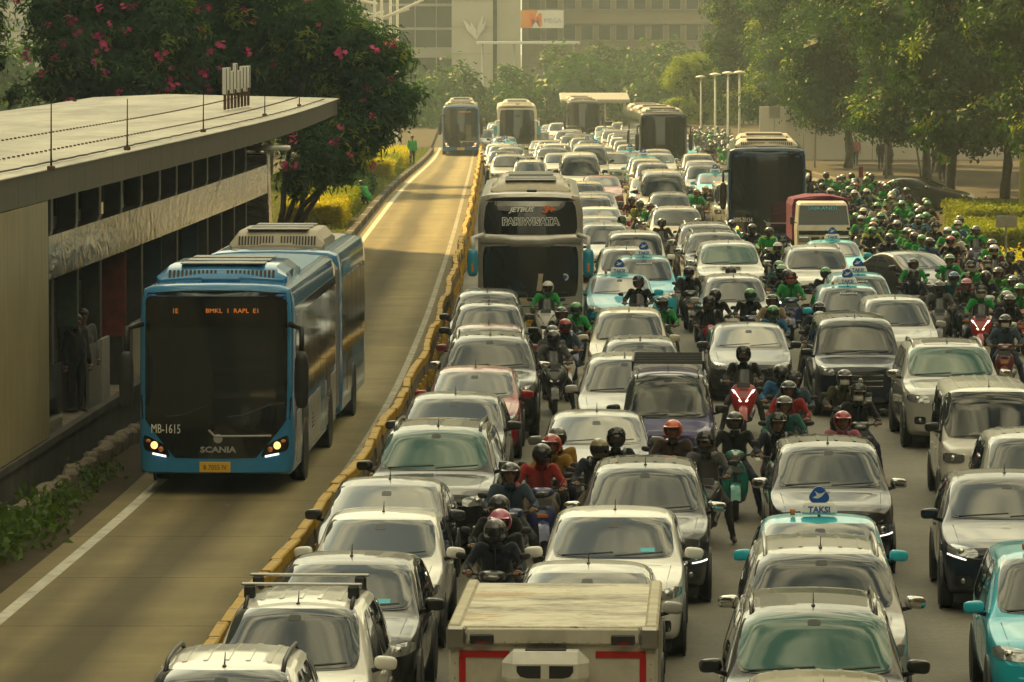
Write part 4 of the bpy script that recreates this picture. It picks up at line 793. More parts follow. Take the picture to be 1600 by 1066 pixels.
    patch(bv, [(-w0 * .58, .27), (w0 * .58, .27), (w0 * .52, .40), (-w0 * .52, .40)], 'f', .004, (8, 3), .1).build('lower_intake', 'black_plastic', t)
    pz = p.get('plate_z', .47); f0 = front(0, pz); plate(t, f0.y - .012, pz, p.get('plate', 'plate_black'), p.get('reg', 'B 1482 TKD'), 'ink_white' if p.get('plate', 'plate_black') == 'plate_black' else 'ink_black')
    if p.get('sticker'): patch(bv, [(xb * .45, zb + .05), (xb * .45 + .17, zb + .05), (xb * .45 + .17, zb + .09), (xb * .45, zb + .09)], 'f', .0135, (2, 2), 0, .004).build('sticker', 'card_cyan', t)
    patch(bv, [(-.07, zt - .10), (.07, zt - .10), (.06, zt - .05), (-.06, zt - .05)], 'f', .0135, (3, 2), .1, .004).build('sensor_patch', 'ink_black', t)
    # wipers, antenna, bonnet edge, roof ribs
    for a, b in ((-.62, .0), (.02, .60)):
        q = MB(); pts = []
        for i in range(5):
            x = (a + (b - a) * i / 4) * (W / 1.75); z = zb + .02 + .035 * i / 4; f0 = front(x, z); pts.append((x, f0.y - .018, z + .004))
        q.tube(pts, .010, 4); q.build('wiper', 'black_plastic', t)
    if not p.get('van'):
        q = MB(); hw = w0 * .80; pts = []
        for s_ in (-1, 1):
            for i in range(7):
                yy = -hl + .22 + (cy_ - .32) * i / 6; h = bv.ray_cast(Vector((s_ * hw * (.93 + .07 * i / 6), yy, 5)), Vector((0, 0, -1)))[0]; pts.append((s_, h))
        for s_ in (-1, 1): q.tube([h + Vector((0, 0, -.002)) for s2, h in pts if s2 == s_ and h], .005, 4)
        q.build('bonnet_gap', 'ink_black', t)
    if p.get('ribs'):
        for i in range(p['ribs']):
            x = (i - (p['ribs'] - 1) / 2) * (gw * 1.55 / p['ribs']); y0_ = rf - hl + .42; y1_ = hl - .55; patch(bv, [(x - .022, y0_), (x + .022, y0_), (x + .022, y1_), (x - .022, y1_)], 't', .010, (2, 10), 0, .012).build('roof_rib', 'paint', t, True)
    if p.get('sunroof'): patch(bv, [(-gw * .62, rf - hl + .22), (gw * .62, rf - hl + .22), (gw * .62, rf - hl + .95), (-gw * .62, rf - hl + .95)], 't', .005, (6, 6), .06).build('sunroof', 'car_glass', t, True)
    if p.get('scoop'):
        h = bv.ray_cast(Vector((0, -hl + cy_ * .62, 5)), Vector((0, 0, -1)))[0]; q = MB(); q.box((0, h.y, h.z + .03), (.56, .4, .075), 0, .025); so = q.build('bonnet_scoop', 'paint', t); q = MB(); q.box((0, h.y - .195, h.z + .035), (.48, .03, .045), 0, .008); q.build('scoop_mouth', 'ink_black', so)
    if p.get('bars'):
        for yy in (rf - hl + .55, rf - hl + 1.35):
            q = MB(); q.box((0, yy, H + .11), (gw * 2 - .02, .06, .03), 0, .01); ro = q.build('roof_bar', 'satin_metal', t)
            for s_ in (-1, 1): q = MB(); q.box((s_ * (gw - .10), yy, H + .03), (.12, .09, .14), 0, .02); q.build('bar_foot', 'black_plastic', ro)
    if p.get('rack'):
        q = MB(); a0, a1 = rf - hl + .1, hl - .4
        for s_ in (-1, 1): q.box((s_ * (gw - .05), (a0 + a1) / 2, H + .14), (.035, a1 - a0, .05), 0, .008)
        for yy in np.linspace(a0, a1, 7): q.box((0, yy, H + .13), (gw * 2 - .08, .04, .03))
        for yy in (a0, (a0 + a1) / 2, a1):
            for s_ in (-1, 1): q.box((s_ * (gw - .05), yy, H + .06), (.03, .03, .14))
        q.build('roof_rack', 'black_plastic', t)
    h = bv.ray_cast(Vector((0, p.get('ant_y', rf + .35) - hl, 5)), Vector((0, 0, -1)))[0]
    if h: q = MB(); q.ell(h, (.022, .045, .018), 0, 8, 6); q.tube([h, h + Vector((0, .03, .05)), h + Vector((0, .09, .12))], [.011, .007, .004], 5); q.build('antenna', 'black_plastic', t)
    q = MB(); q.box((0, 0, .18), (W * .82, L * .86, .12)); q.build('underbody', 'rubber', t)
    return t
def taxi_sign(t, H, y, w=.46):
    o = MB(); o.box((0, y, H + .075), (w, .14, .15), 0, .03, taper=(.86, .7)); so = o.build('roof_sign', 'ink_white', t)
    text('TAKSI', .105, 'ink_blue', so, (0, y - .072, H + .03), (math.pi / 2 - .25, 0, 0), bold=.004)
    q = MB(); n = 28; R = []
    for k in range(n):
        a = 2 * math.pi * k / n; rr = .105 * (1 + .11 * math.cos(3 * (a + math.pi / 6) + math.pi)); R.append((math.cos(a) * rr * 1.15, -math.sin(a) * rr))
    q.loft([[(a, y + s_, H + .235 + b) for a, b in R] for s_ in (-.03, .03)]); lg = q.build('emblem', 'logo_blue', so)
    q = MB(); q.add([(-.085, y - .034, H + .21), (-.02, y - .034, H + .20), (.03, y - .034, H + .225), (.09, y - .034, H + .30), (.035, y - .034, H + .268), (-.005, y - .034, H + .262), (-.06, y - .034, H + .30), (-.03, y - .034, H + .245)], [(0, 1, 7), (1, 2, 4, 5), (2, 3, 4), (1, 5, 7), (7, 5, 6)]); q.build('bird_mark', 'ink_white', lg)
    q = MB(); q.lathe([(.03, 0), (.03, .02), (.035, .03), (.035, .07), (.01, .085)], 10, 0, 'z', (-w * .72, y, H - .012)); q.build('beacon', 'lamp_amber', t, True)
CAR = {
 'mpv': dict(L=4.35, W=1.70, H=1.69, cowl=(1.12, 1.06), rf=1.95, T=[(0, .70), (.10, .84), (.30, .92), (1.02, 1.05), (1.14, 1.10), (1.95, 1.615), (2.3, 1.67), (2.9, 1.69), (3.7, 1.65), (4.0, 1.58), (4.22, 1.12), (4.35, .95)], B=[(0, .66), (.3, .86), (1.1, .99), (4.35, 1.06)], head=(.44, .80, .70, .83, .03), grille=(.40, .60, .72), wins=[((0, .92), 0), ((.99, 1.72), 0), ((1.8, 2.5), 0)], ribs=5, ant_y=2.15),
 'mpv_dark': dict(L=4.45, W=1.75, H=1.70, cowl=(1.15, 1.09), rf=1.95, T=[(0, .78), (.08, .92), (.30, .99), (1.04, 1.09), (1.16, 1.13), (1.95, 1.62), (2.3, 1.68), (2.9, 1.70), (3.8, 1.65), (4.1, 1.58), (4.32, 1.12), (4.45, .95)], B=[(0, .74), (.3, .92), (1.1, 1.02), (4.45, 1.08)], head=(.50, .82, .58, .72, .02), grille=(.42, .60, .80), drl=True, wins=[((0, .95), 0), ((1.02, 1.78), 0), ((1.86, 2.55), 0)], chrome=True, ribs=4, mir_mat='chrome', ant_y=2.2),
 'suv': dict(L=4.8, W=1.85, H=1.80, cowl=(1.32, 1.18), rf=2.05, r=.37, T=[(0, .86), (.08, 1.0), (.30, 1.08), (1.22, 1.18), (1.34, 1.22), (2.05, 1.71), (2.4, 1.77), (3.1, 1.80), (4.1, 1.75), (4.45, 1.66), (4.68, 1.20), (4.8, 1.0)], B=[(0, .80), (.3, 1.0), (1.3, 1.10), (4.8, 1.16)], head=(.48, .86, .82, .95, .03), grille=(.44, .64, .90), rails='satin_metal', glass='car_glass', chrome=True, wins=[((0, .98), 0), ((1.05, 1.9), 0), ((1.98, 2.6), 0)], mir_mat='chrome', fog=.52, plate_z=.56, ribs=5),
 'suv_green': dict(base='suv', glass='tint_green', rails='black_plastic', mir_mat='paint', ribs=0),
 'suv_sun': dict(base='suv', glass='tint_green', sunroof=True, ribs=0, H=1.78), 'suv_scoop': dict(base='suv', glass='tint_green', scoop=True, rails=None),
 'cross': dict(L=4.3, W=1.77, H=1.59, cowl=(1.22, 1.06), rf=2.05, T=[(0, .76), (.08, .88), (.30, .95), (1.12, 1.06), (1.24, 1.10), (2.05, 1.53), (2.4, 1.58), (2.8, 1.59), (3.4, 1.53), (3.75, 1.44), (4.15, 1.08), (4.3, .92)], B=[(0, .70), (.3, .88), (1.2, .99), (4.3, 1.08)], head=(.46, .84, .71, .83, .05), grille=(.42, .62, .76), drl=True, wins=[((0, .95), 0), ((1.02, 1.8), 0)], r=.34),
 'hatch': dict(L=4.05, W=1.69, H=1.50, cowl=(1.05, 1.0), rf=1.92, T=[(0, .66), (.08, .78), (.30, .86), (.95, .99), (1.07, 1.03), (1.92, 1.445), (2.25, 1.49), (2.6, 1.50), (3.3, 1.45), (3.65, 1.36), (3.95, 1.02), (4.05, .88)], B=[(0, .62), (.3, .79), (1.05, .93), (4.05, 1.0)], head=(.44, .80, .64, .76, .05), grille=(.36, .54, .62), wins=[((0, .95), 0), ((1.02, 1.75), 0)], r=.30),
 'sedan': dict(L=4.45, W=1.72, H=1.46, cowl=(1.18, .99), rf=2.1, T=[(0, .66), (.08, .76), (.30, .83), (1.08, .98), (1.2, 1.02), (2.1, 1.405), (2.45, 1.455), (2.8, 1.46), (3.2, 1.40), (3.85, 1.06), (4.25, 1.03), (4.4, .94), (4.45, .85)], B=[(0, .62), (.3, .77), (1.15, .92), (4.45, .98)], head=(.46, .80, .63, .75, .04), grille=(.36, .54, .66), wins=[((0, .98), 0), ((1.05, 1.75), 0)], r=.30),
 'van': dict(L=4.1, W=1.66, H=1.88, van=True, tumble=.09, cowl=(.36, 1.06), rf=.78, bow=.07, T=[(0, .90), (.04, .99), (.26, 1.06), (.38, 1.10), (.78, 1.81), (1.0, 1.86), (2.2, 1.88), (3.5, 1.87), (3.95, 1.80), (4.05, 1.1), (4.1, .95)], B=[(0, .84), (.3, .98), (4.1, 1.04)], head=(.44, .76, .74, .90, .0), grille=(.36, .78, .86), wins=[((0, .62), 0), ((.85, 1.75), 0), ((1.85, 2.85), 0)], wf=.62, wr=.8, mir_mat='black_plastic', mir_y=.1, mir_z=.18, r=.29, ribs=6, fog=.45, slat='black_plastic'),
 'carry': dict(L=3.8, W=1.60, H=1.84, van=True, tumble=.15, cowl=(.55, 1.05), rf=1.05, bow=.10, T=[(0, .84), (.06, .93), (.40, 1.02), (.57, 1.08), (1.05, 1.76), (1.3, 1.82), (2.2, 1.84), (3.2, 1.83), (3.65, 1.76), (3.75, 1.1), (3.8, .95)], B=[(0, .80), (.3, .94), (3.8, 1.02)], head=(.44, .74, .70, .84, .0), grille=(.36, .70, .80), wins=[((0, .6), 0), ((.8, 1.7), 0), ((1.8, 2.6), 0)], wf=.7, wr=.75, mir_mat='black_plastic', mir_y=.1, mir_z=.16, r=.28, rack=True, slat='black_plastic'),
 'minibus': dict(L=5.2, W=1.90, H=2.22, van=True, tumble=.13, cowl=(.75, 1.22), rf=1.45, bow=.14, T=[(0, .96), (.06, 1.05), (.6, 1.20), (.77, 1.26), (1.45, 2.05), (1.9, 2.18), (2.6, 2.22), (4.6, 2.20), (5.0, 2.12), (5.15, 1.2), (5.2, 1.0)], B=[(0, .9), (.3, 1.05), (5.2, 1.16)], head=(.5, .86, .80, .98, .02), grille=(.42, .78, .92), wins=[((0, .7), 0), ((.95, 2.2), 0), ((2.3, 3.6), 0)], wf=.85, wr=1.0, mir_mat='black_plastic', mir_y=.1, mir_z=.2, r=.34, ribs=4),
 'luxvan': dict(L=4.7, W=1.76, H=1.86, tumble=.17, cowl=(1.02, 1.12), rf=1.62, T=[(0, .86), (.06, .99), (.30, 1.04), (.92, 1.13), (1.04, 1.18), (1.62, 1.77), (1.95, 1.84), (2.8, 1.86), (4.1, 1.83), (4.45, 1.76), (4.62, 1.2), (4.7, 1.0)], B=[(0, .8), (.3, .98), (1.0, 1.05), (4.7, 1.1)], head=(.5, .82, .80, .95, .04), grille=(.46, .56, .88), wins=[((0, .9), 0), ((1.0, 2.0), 0), ((2.1, 2.9), 0)], plate='plate_white', reg='B 2471 TZC', slat='chrome', plate_z=.40, mir_y=.3, rails=None, ribs=4),
 'sports': dict(base='cross', L=4.55, W=1.85, drl=True, T=[(0, .74), (.08, .86), (.30, .93), (1.2, 1.06), (1.32, 1.10), (2.15, 1.55), (2.5, 1.60), (3.0, 1.61), (3.7, 1.54), (4.1, 1.42), (4.4, 1.05), (4.55, .9)], H=1.61, cowl=(1.3, 1.06), rf=2.15, B=[(0, .68), (.3, .87), (1.3, .99), (4.55, 1.06)]),
}
for k, v in CAR.items():
    if 'base' in v: d = dict(CAR[v['base']]); d.update(v); CAR[k] = d
CAR['cross']['drl'] = False; CAR['cross']['sticker'] = True
CAR['mpv_bars'] = dict(CAR['mpv'], bars=True, rails='black_plastic'); CAR['mpv_rails'] = dict(CAR['mpv'], rails='black_plastic', H=1.70); CAR['suv_black'] = dict(CAR['suv_green'], rails='gloss_black', mir_mat='paint', ribs=0)
COLORS = {'white': (.80, .78, .72), 'silver': (.40, .39, .36), 'grey': (.13, .13, .13), 'black': (.010, .010, .011), 'charcoal': (.035, .035, .037), 'red': (.30, .014, .016), 'burgundy': (.20, .03, .035), 'cream': (.60, .53, .38), 'navy': (.010, .014, .03), 'violet': (.060, .050, .17), 'light blue': (.025, .47, .62), 'mint': (.16, .56, .42), 'brown': (.13, .09, .06), 'beige': (.42, .36, .25)}
SIGNS = {}
# file, kind, colour, windscreen-top centre in the photograph (x, y)
VEH = [
 ('A', 'mpv_rails', 'white', 346, 1047), ('A', 'mpv_bars', 'white', 450, 983), ('A', 'cross', 'black', 545, 881), ('A', 'hatch', 'white', 596, 810), ('A', 'sedan', 'charcoal', 606, 758), ('A', 'suv_black', 'black', 680, 683), ('A', 'cross', 'charcoal', 710, 622), ('A', 'hatch', 'red', 742, 580), ('A', 'suv', 'black', 763, 552), ('A', 'hatch', 'burgundy', 763, 512), ('A', 'mpv', 'black', 763, 483), ('A', 'mpv', 'charcoal', 761, 460),
 ('A', 'mpv_bars', 'white', 828, 252), ('A', 'hatch', 'white', 792, 246), ('A', 'mpv', 'silver', 798, 231), ('A', 'taxi_sedan', 'cream', 808, 216), ('A', 'taxi_sedan', 'white', 806, 205), ('A', 'mpv', 'silver', 765, 203),
 ('B', 'sedan', 'silver', 918, 893), ('B', 'cross', 'white', 960, 807), ('B', 'mpv_dark', 'charcoal', 1008, 731), ('B', 'sedan', 'grey', 932, 650), ('B', 'carry', 'violet', 1046, 590), ('B', 'mpv', 'silver', 976, 561), ('B', 'mpv', 'charcoal', 1002, 537), ('B', 'mpv', 'cream', 983, 488), ('B', 'taxi_sedan', 'light blue', 968, 432), ('B', 'taxi_mpv', 'light blue', 1007, 405), ('B', 'mpv', 'white', 980, 392), ('B', 'luxvan', 'white', 993, 366), ('B', 'mpv', 'white', 944, 352), ('B', 'sedan', 'silver', 934, 340), ('B', 'sedan', 'white', 936, 326), ('B', 'mpv', 'silver', 926, 312), ('B', 'sedan', 'grey', 930, 302), ('B', 'mpv', 'cream', 916, 287), ('B', 'sedan', 'burgundy', 952, 276), ('B', 'sedan', 'white', 914, 261), ('B', 'minibus', 'white', 906, 241), ('B', 'minibus', 'cream', 921, 227), ('B', 'mpv', 'grey', 893, 212), ('B', 'mpv', 'silver', 884, 205), ('B', 'taxi_sedan', 'light blue', 912, 199), ('B', 'mpv', 'cream', 893, 197),
 ('C', 'mpv', 'beige', 1288, 1092), ('C', 'suv_black', 'black', 1272, 957), ('C', 'suv', 'silver', 1293, 882), ('C', 'taxi_sedan', 'light blue', 1281, 816), ('C', 'mpv_dark', 'black', 1294, 697), ('C', 'luxvan', 'navy', 1337, 500), ('C', 'taxi_mpv', 'light blue', 1337, 458), ('C', 'taxi_mpv', 'light blue', 1342, 431), ('C', 'suv', 'white', 1275, 388), ('C', 'suv', 'silver', 1263, 359), ('C', 'taxi_sedan', 'light blue', 1302, 378),
 ('D', 'sedan', 'charcoal', 1180, 510), ('D', 'mpv', 'silver', 1147, 434), ('D', 'suv_scoop', 'white', 1139, 381), ('D', 'suv', 'black', 1117, 364), ('D', 'suv', 'charcoal', 1104, 351), ('D', 'suv', 'silver', 1057, 326), ('D', 'mpv', 'grey', 1046, 303), ('D', 'taxi_sedan', 'mint', 1044, 295), ('D', 'taxi_sedan', 'light blue', 1028, 287), ('D', 'taxi_sedan', 'cream', 1014, 279), ('D', 'minibus', 'cream', 1036, 269), ('D', 'mpv', 'silver', 1020, 256), ('D', 'mpv', 'cream', 1011, 250), ('D', 'taxi_mpv', 'light blue', 1006, 246), ('D', 'taxi_sedan', 'light blue', 985, 236), ('D', 'mpv', 'cream', 984, 227), ('D', 'mpv', 'silver', 978, 220), ('D', 'mpv', 'cream', 966, 209), ('D', 'mpv', 'cream', 957, 203), ('D', 'mpv', 'white', 945, 198),
 ('E', 'sports', 'navy', 1572, 748), ('E', 'taxi_mpv', 'light blue', 1652, 872), ('E', 'mpv', 'silver', 1616, 684), ('E', 'van', 'white', 1548, 611), ('E', 'suv_sun', 'silver', 1482, 541), ('E', 'mpv', 'silver', 1400, 468),
 ('F', 'van', 'white', 1201, 324), ('F', 'taxi_sedan', 'light blue', 1118, 272), ('F', 'mpv', 'grey', 1103, 262), ('F', 'sedan', 'silver', 1096, 252), ('F', 'mpv', 'cream', 1094, 243), ('F', 'sedan', 'silver', 1066, 235), ('F', 'taxi_mpv', 'white', 1070, 227), ('F', 'taxi_sedan', 'light blue', 1086, 231), ('F', 'mpv', 'white', 1072, 218), ('F', 'mpv', 'grey', 1058, 213), ('F', 'mpv', 'cream', 1048, 207), ('F', 'mpv', 'white', 1038, 202),
 ('G', 'mpv', 'cream', 930, 194), ('G', 'mpv', 'white', 950, 191), ('G', 'mpv', 'cream', 970, 192), ('G', 'mpv', 'silver', 910, 192), ('G', 'mpv', 'white', 880, 193), ('G', 'sedan', 'cream', 862, 197), ('G', 'mpv', 'white', 985, 195),
]
CAR['taxi_sedan'] = dict(CAR['sedan'], plate='plate_yellow', reg='B 1736 TU', H=1.47); CAR['taxi_mpv'] = dict(CAR['mpv'], plate='plate_yellow', reg='B 2204 KD', ribs=0)
PROTO, LOW = {}, {}
for k in sorted(set(v[1] for v in VEH)):
    PROTO[k] = make_car(k)
    if k.startswith('taxi'): taxi_sign(PROTO[k], CAR[k]['H'], CAR[k]['rf'] - CAR[k]['L'] / 2 + .35); z = CAR[k]['H'] - .19; text('bluebird', .10, 'ink_white', PROTO[k], (.0, CAR[k]['rf'] - CAR[k]['L'] / 2 - .24, z), (math.radians(28), 0, 0), sx=1.2)
FILE_TXT = {'A': 'in the file beside the yellow barrier', 'B': 'in the second file from the barrier', 'D': 'in the third file from the barrier', 'C': 'in the fourth file from the barrier', 'E': 'in the rightmost file of cars', 'F': 'in the file left of the near bus', 'G': 'in the farthest haze'}
KIND_TXT = {'mpv': 'people carrier', 'mpv_dark': 'people carrier', 'mpv_bars': 'people carrier with roof bars', 'mpv_rails': 'people carrier with roof rails', 'suv': 'off-roader with roof rails', 'suv_green': 'off-roader', 'suv_black': 'off-roader with green windscreen', 'suv_sun': 'off-roader with sunroof', 'suv_scoop': 'off-roader with bonnet scoop', 'cross': 'crossover', 'hatch': 'hatchback', 'sedan': 'sedan', 'van': 'panel van', 'carry': 'minivan with roof rack', 'minibus': 'high-roof minibus', 'luxvan': 'tall family van', 'sports': 'sleek crossover', 'taxi_sedan': 'sedan taxi', 'taxi_mpv': 'people-carrier taxi'}
CAT_TXT = {'van': 'van', 'carry': 'van', 'luxvan': 'van', 'minibus': 'minibus', 'taxi_sedan': 'taxi', 'taxi_mpv': 'taxi'}
OCC = []      # (x, y, half width, half length) of everything parked on the road
placed = []; far_fill = []
for f, k, c, px, py in VEH:
    p = CAR[k]; q = P(px, py, p['H'] - .085); dy = p['rf'] - p['L'] / 2 - .05; yaw = yaw_at(q.y)
    o = Vector((q.x - math.sin(-yaw) * dy, q.y - dy * math.cos(yaw))); placed.append([f, k, c, o.x, o.y, p])
def extra(f, k, c, x, y): placed.append([f, k, c, x, y, CAR[k]])
random.seed(31)
for lane_off, fl in ((1.35, 'A'), (4.0, 'B'), (6.5, 'D'), (8.9, 'F')):       # the far packed traffic
    y = 196.0 + lane_off
    while y < 350:
        k = random.choice(('mpv', 'mpv', 'suv', 'sedan', 'hatch', 'taxi_sedan', 'mpv_dark', 'cross')); c = 'light blue' if 'taxi' in k else random.choice(('white', 'white', 'silver', 'cream', 'silver', 'grey', 'black', 'beige')); p = CAR[k]; x = XB(y) + lane_off + random.uniform(-.25, .25)
        far_fill.append([fl, k, c, x, y, p]); y += p['L'] + random.uniform(.7, 1.6)
placed.sort(key=lambda r: r[4]); FIXED = [(-4.9, 81, 1.35, 9.6), (.42, 112.6, 1.3, 6.3), ((1197 - 800) * 152 / FPX, 152, 1.35, 7.2), (8.9, 137.8, 1.1, 3.0), (.86, 39.3, .9, 3.2), (8.65, 246, 1.3, 12), (.33, 291, 1.3, 6.2)]
for i, r in enumerate(placed):          # no two cars through each other: the farther one yields
    for it in range(40):
        hit = False
        for x, y, w, l in OCC + FIXED:
            if abs(r[3] - x) < w + r[5]['W'] / 2 + .02 and abs(r[4] - y) < l + r[5]['L'] / 2 + .15:
                pen_x = w + r[5]['W'] / 2 + .05 - abs(r[3] - x); pen_y = l + r[5]['L'] / 2 + .18 - (r[4] - y)
                if pen_x < .5: r[3] += pen_x if r[3] > x else -pen_x
                elif pen_y > 0: r[4] += min(pen_y, 2.5)
                hit = True
        if not hit: break
    OCC.append((r[3], r[4], r[5]['W'] / 2 + .12, r[5]['L'] / 2))
for r in far_fill:
    if all(abs(r[3] - x) > w + r[5]['W'] / 2 + .05 or abs(r[4] - y) > l + r[5]['L'] / 2 + .4 for x, y, w, l in OCC + FIXED): placed.append(r); OCC.append((r[3], r[4], r[5]['W'] / 2 + .12, r[5]['L'] / 2))
placed.sort(key=lambda r: r[4]); FAR_Y = 185; cnt = {}
for f, k, c, x, y, p in placed:
    i = cnt.get(f, 0); cnt[f] = i + 1; col = COLORS[c]; far = y > FAR_Y
    if far:
        if k not in LOW: LOW[k] = joined_mesh(PROTO[k], 'car')
        o = bpy.data.objects.new('car', LOW[k]); COL.objects.link(o); o.color = col + (1,)
    else: o = copy_tree(PROTO[k], None, col)
    o.name = 'van' if k in ('van', 'carry', 'luxvan') else 'taxi' if 'taxi' in k else 'minibus' if k == 'minibus' else 'car'
    o.location = (x, y, gz(y) - .03); o.rotation_euler = (0, 0, yaw_at(y) + random.uniform(-.012, .012))
    tag(o, '%s %s, %s nearest %s' % (c, KIND_TXT[k], ordw(i), FILE_TXT[f]), CAT_TXT.get(k, 'car'), 'vehicles in the traffic jam')
# the dark sedan turning out at right and the sedan parked behind the hedge
for px, py, c, rz, lab in ((1428, 397, 'charcoal', .42, 'charcoal sedan turned across the riders at right'), (1440, 279, 'charcoal', 1.15, 'dark sedan parked side-on behind the hedge at right')):
    p = CAR['sedan']; q = P(px, py, p['H'] - .06); o = copy_tree(PROTO['sedan'], None, COLORS[c]); o.name = 'car'; o.location = (q.x, q.y + .4, gz(q.y)); o.rotation_euler.z = rz; tag(o, lab, 'car', 'vehicles in the traffic jam'); OCC.append((q.x, q.y + .4, 1.5, 2.2))
for k in PROTO: hide_proto(PROTO[k])
# ================================================================ buses and trucks (front at y = 0, facing -Y)
def bus_shell(L, W, H, bow, rake, rr=.22, sill=.32, zr=1.1, name='body'):
    w = W / 2; sec = [(0, H), (w * .5, H - .01), (w - rr, H - .04), (w - rr * .3, H - .04 - rr * .25), (w - .02, H - rr - .05), (w, H - .55), (w, 2.2), (w, 1.6), (w, 1.1), (w, .7), (w - .01, sill + .05), (w - .06, sill)]
    sec.sort(key=lambda q: -q[1]) ; ys = [0, .04, .14, .3, .6, 1.0] + list(np.arange(1.8, L - .7, 1.0)) + [L - .5, L - .12, L - .03, L]; rings = []
    def sh(x, y, z):
        f = max(0, 1 - y / .9) ** 1.2; return (x, y + f * (bow * (x / w) ** 2 + rake * max(0, (z - zr) / (H - zr)) ** 1.35), z)
    for y in ys:
        k = .93 if y == 0 else .975 if y < .05 else .992 if y < .2 else .95 if y >= L - .01 else .985 if y > L - .1 else 1; dz = .10 if y == 0 else .03 if y < .05 else .06 if y >= L - .01 else 0
        rings.append([sh(x * k, y, z - (dz if z > H - .4 else 0) + (.05 if z < .5 and y < .05 else 0)) for x, z in [(-a, b) for a, b in sec[::-1]] + sec[1:]])
    mb = MB(); mb.loft(rings, 0, False, True); n = len(rings[0]); k = n // 2
    for R, y in ((rings[0], 0), (rings[-1], L)):
        g = [[sh(R[k + i][0] * c, y, R[k + i][2]) if abs(c) < 1 else (R[k + i] if c > 0 else R[k - i]) for c in (-1, -.85, -.6, -.3, 0, .3, .6, .85, 1)] for i in range(3, k + 1)]; mb.grid(g); mb.add([R[k + d] for d in (-3, -2, -1, 0, 1, 2, 3)] + [g[0][j] for j in (6, 4, 2)], [tuple(range(7))])
    o = mb.build(name, 'paint', None, True); bm = bmesh.new(); bm.from_mesh(o.data); bmesh.ops.remove_doubles(bm, verts=bm.verts, dist=.001); bmesh.ops.recalc_face_normals(bm, faces=bm.faces); bm.to_mesh(o.data); bm.free(); angle_smooth(o.data, 40)
    bm = bmesh.new(); bm.from_mesh(o.data); bv = BVHTree.FromBMesh(bm); bm.free(); return o, bv
def rect(x0, x1, z0, z1): return [(x0, z0), (x1, z0), (x1, z1), (x0, z1)]
def ac_pod(t, y0, y1, w, H, mat, slat=True, h=.30, color=None):
    q = MB(); rings = []
    for y, k, z in ((y0, .92, .02), (y0 + .10, .97, h * .55), (y0 + .35, .93, h), (y1 - .35, .93, h), (y1 - .1, .97, h * .6), (y1, .92, .02)):
        rings.append([(-w * k, y, H - .04), (-w * k, y, H + z * .45), (-w * k * .86, y, H + z), (-w * .3, y, H + z + .03), (w * .3, y, H + z + .03), (w * k * .86, y, H + z), (w * k, y, H + z * .45), (w * k, y, H - .04)])
    q.loft(rings); o = q.build('ac_unit', mat, t); angle_smooth(o.data, 30)
    if slat:
        q = MB(); n = 26
        for i in range(n):
            x = (i - (n - 1) / 2) * w * 1.6 / n
            if abs(x) < w * .05: continue
            q.box((x, y0 + .075, H + h * .40), (w * .036, .05, h * .62), 0, 0, (-.55, 0, 0))
        q.build('vent_slot', 'ink_black', o)['kind'] = 'stuff'
    for i, yy in enumerate(np.linspace(y0 + .5, y1 - .5, 3)): q = MB(); q.box((0, yy, H + h + .035), (w * 1.25, (y1 - y0) * .2, .02), 0, .006); q.build('lid', 'post_grey', o)
    return o
def bus_wheels(t, ys, W, r=.48):
    for y in ys:
        for s in (-1, 1):
            q = MB(); q.lathe([(r + .07, -s * .02), (r + .07, s * .012), (.05, s * .012)], 26, 0, 'x'); q.build('wheel_arch', 'ink_black', t, False, (s * W / 2, y, r)); wheel(t, s * (W / 2 - .13), y, r, .28)
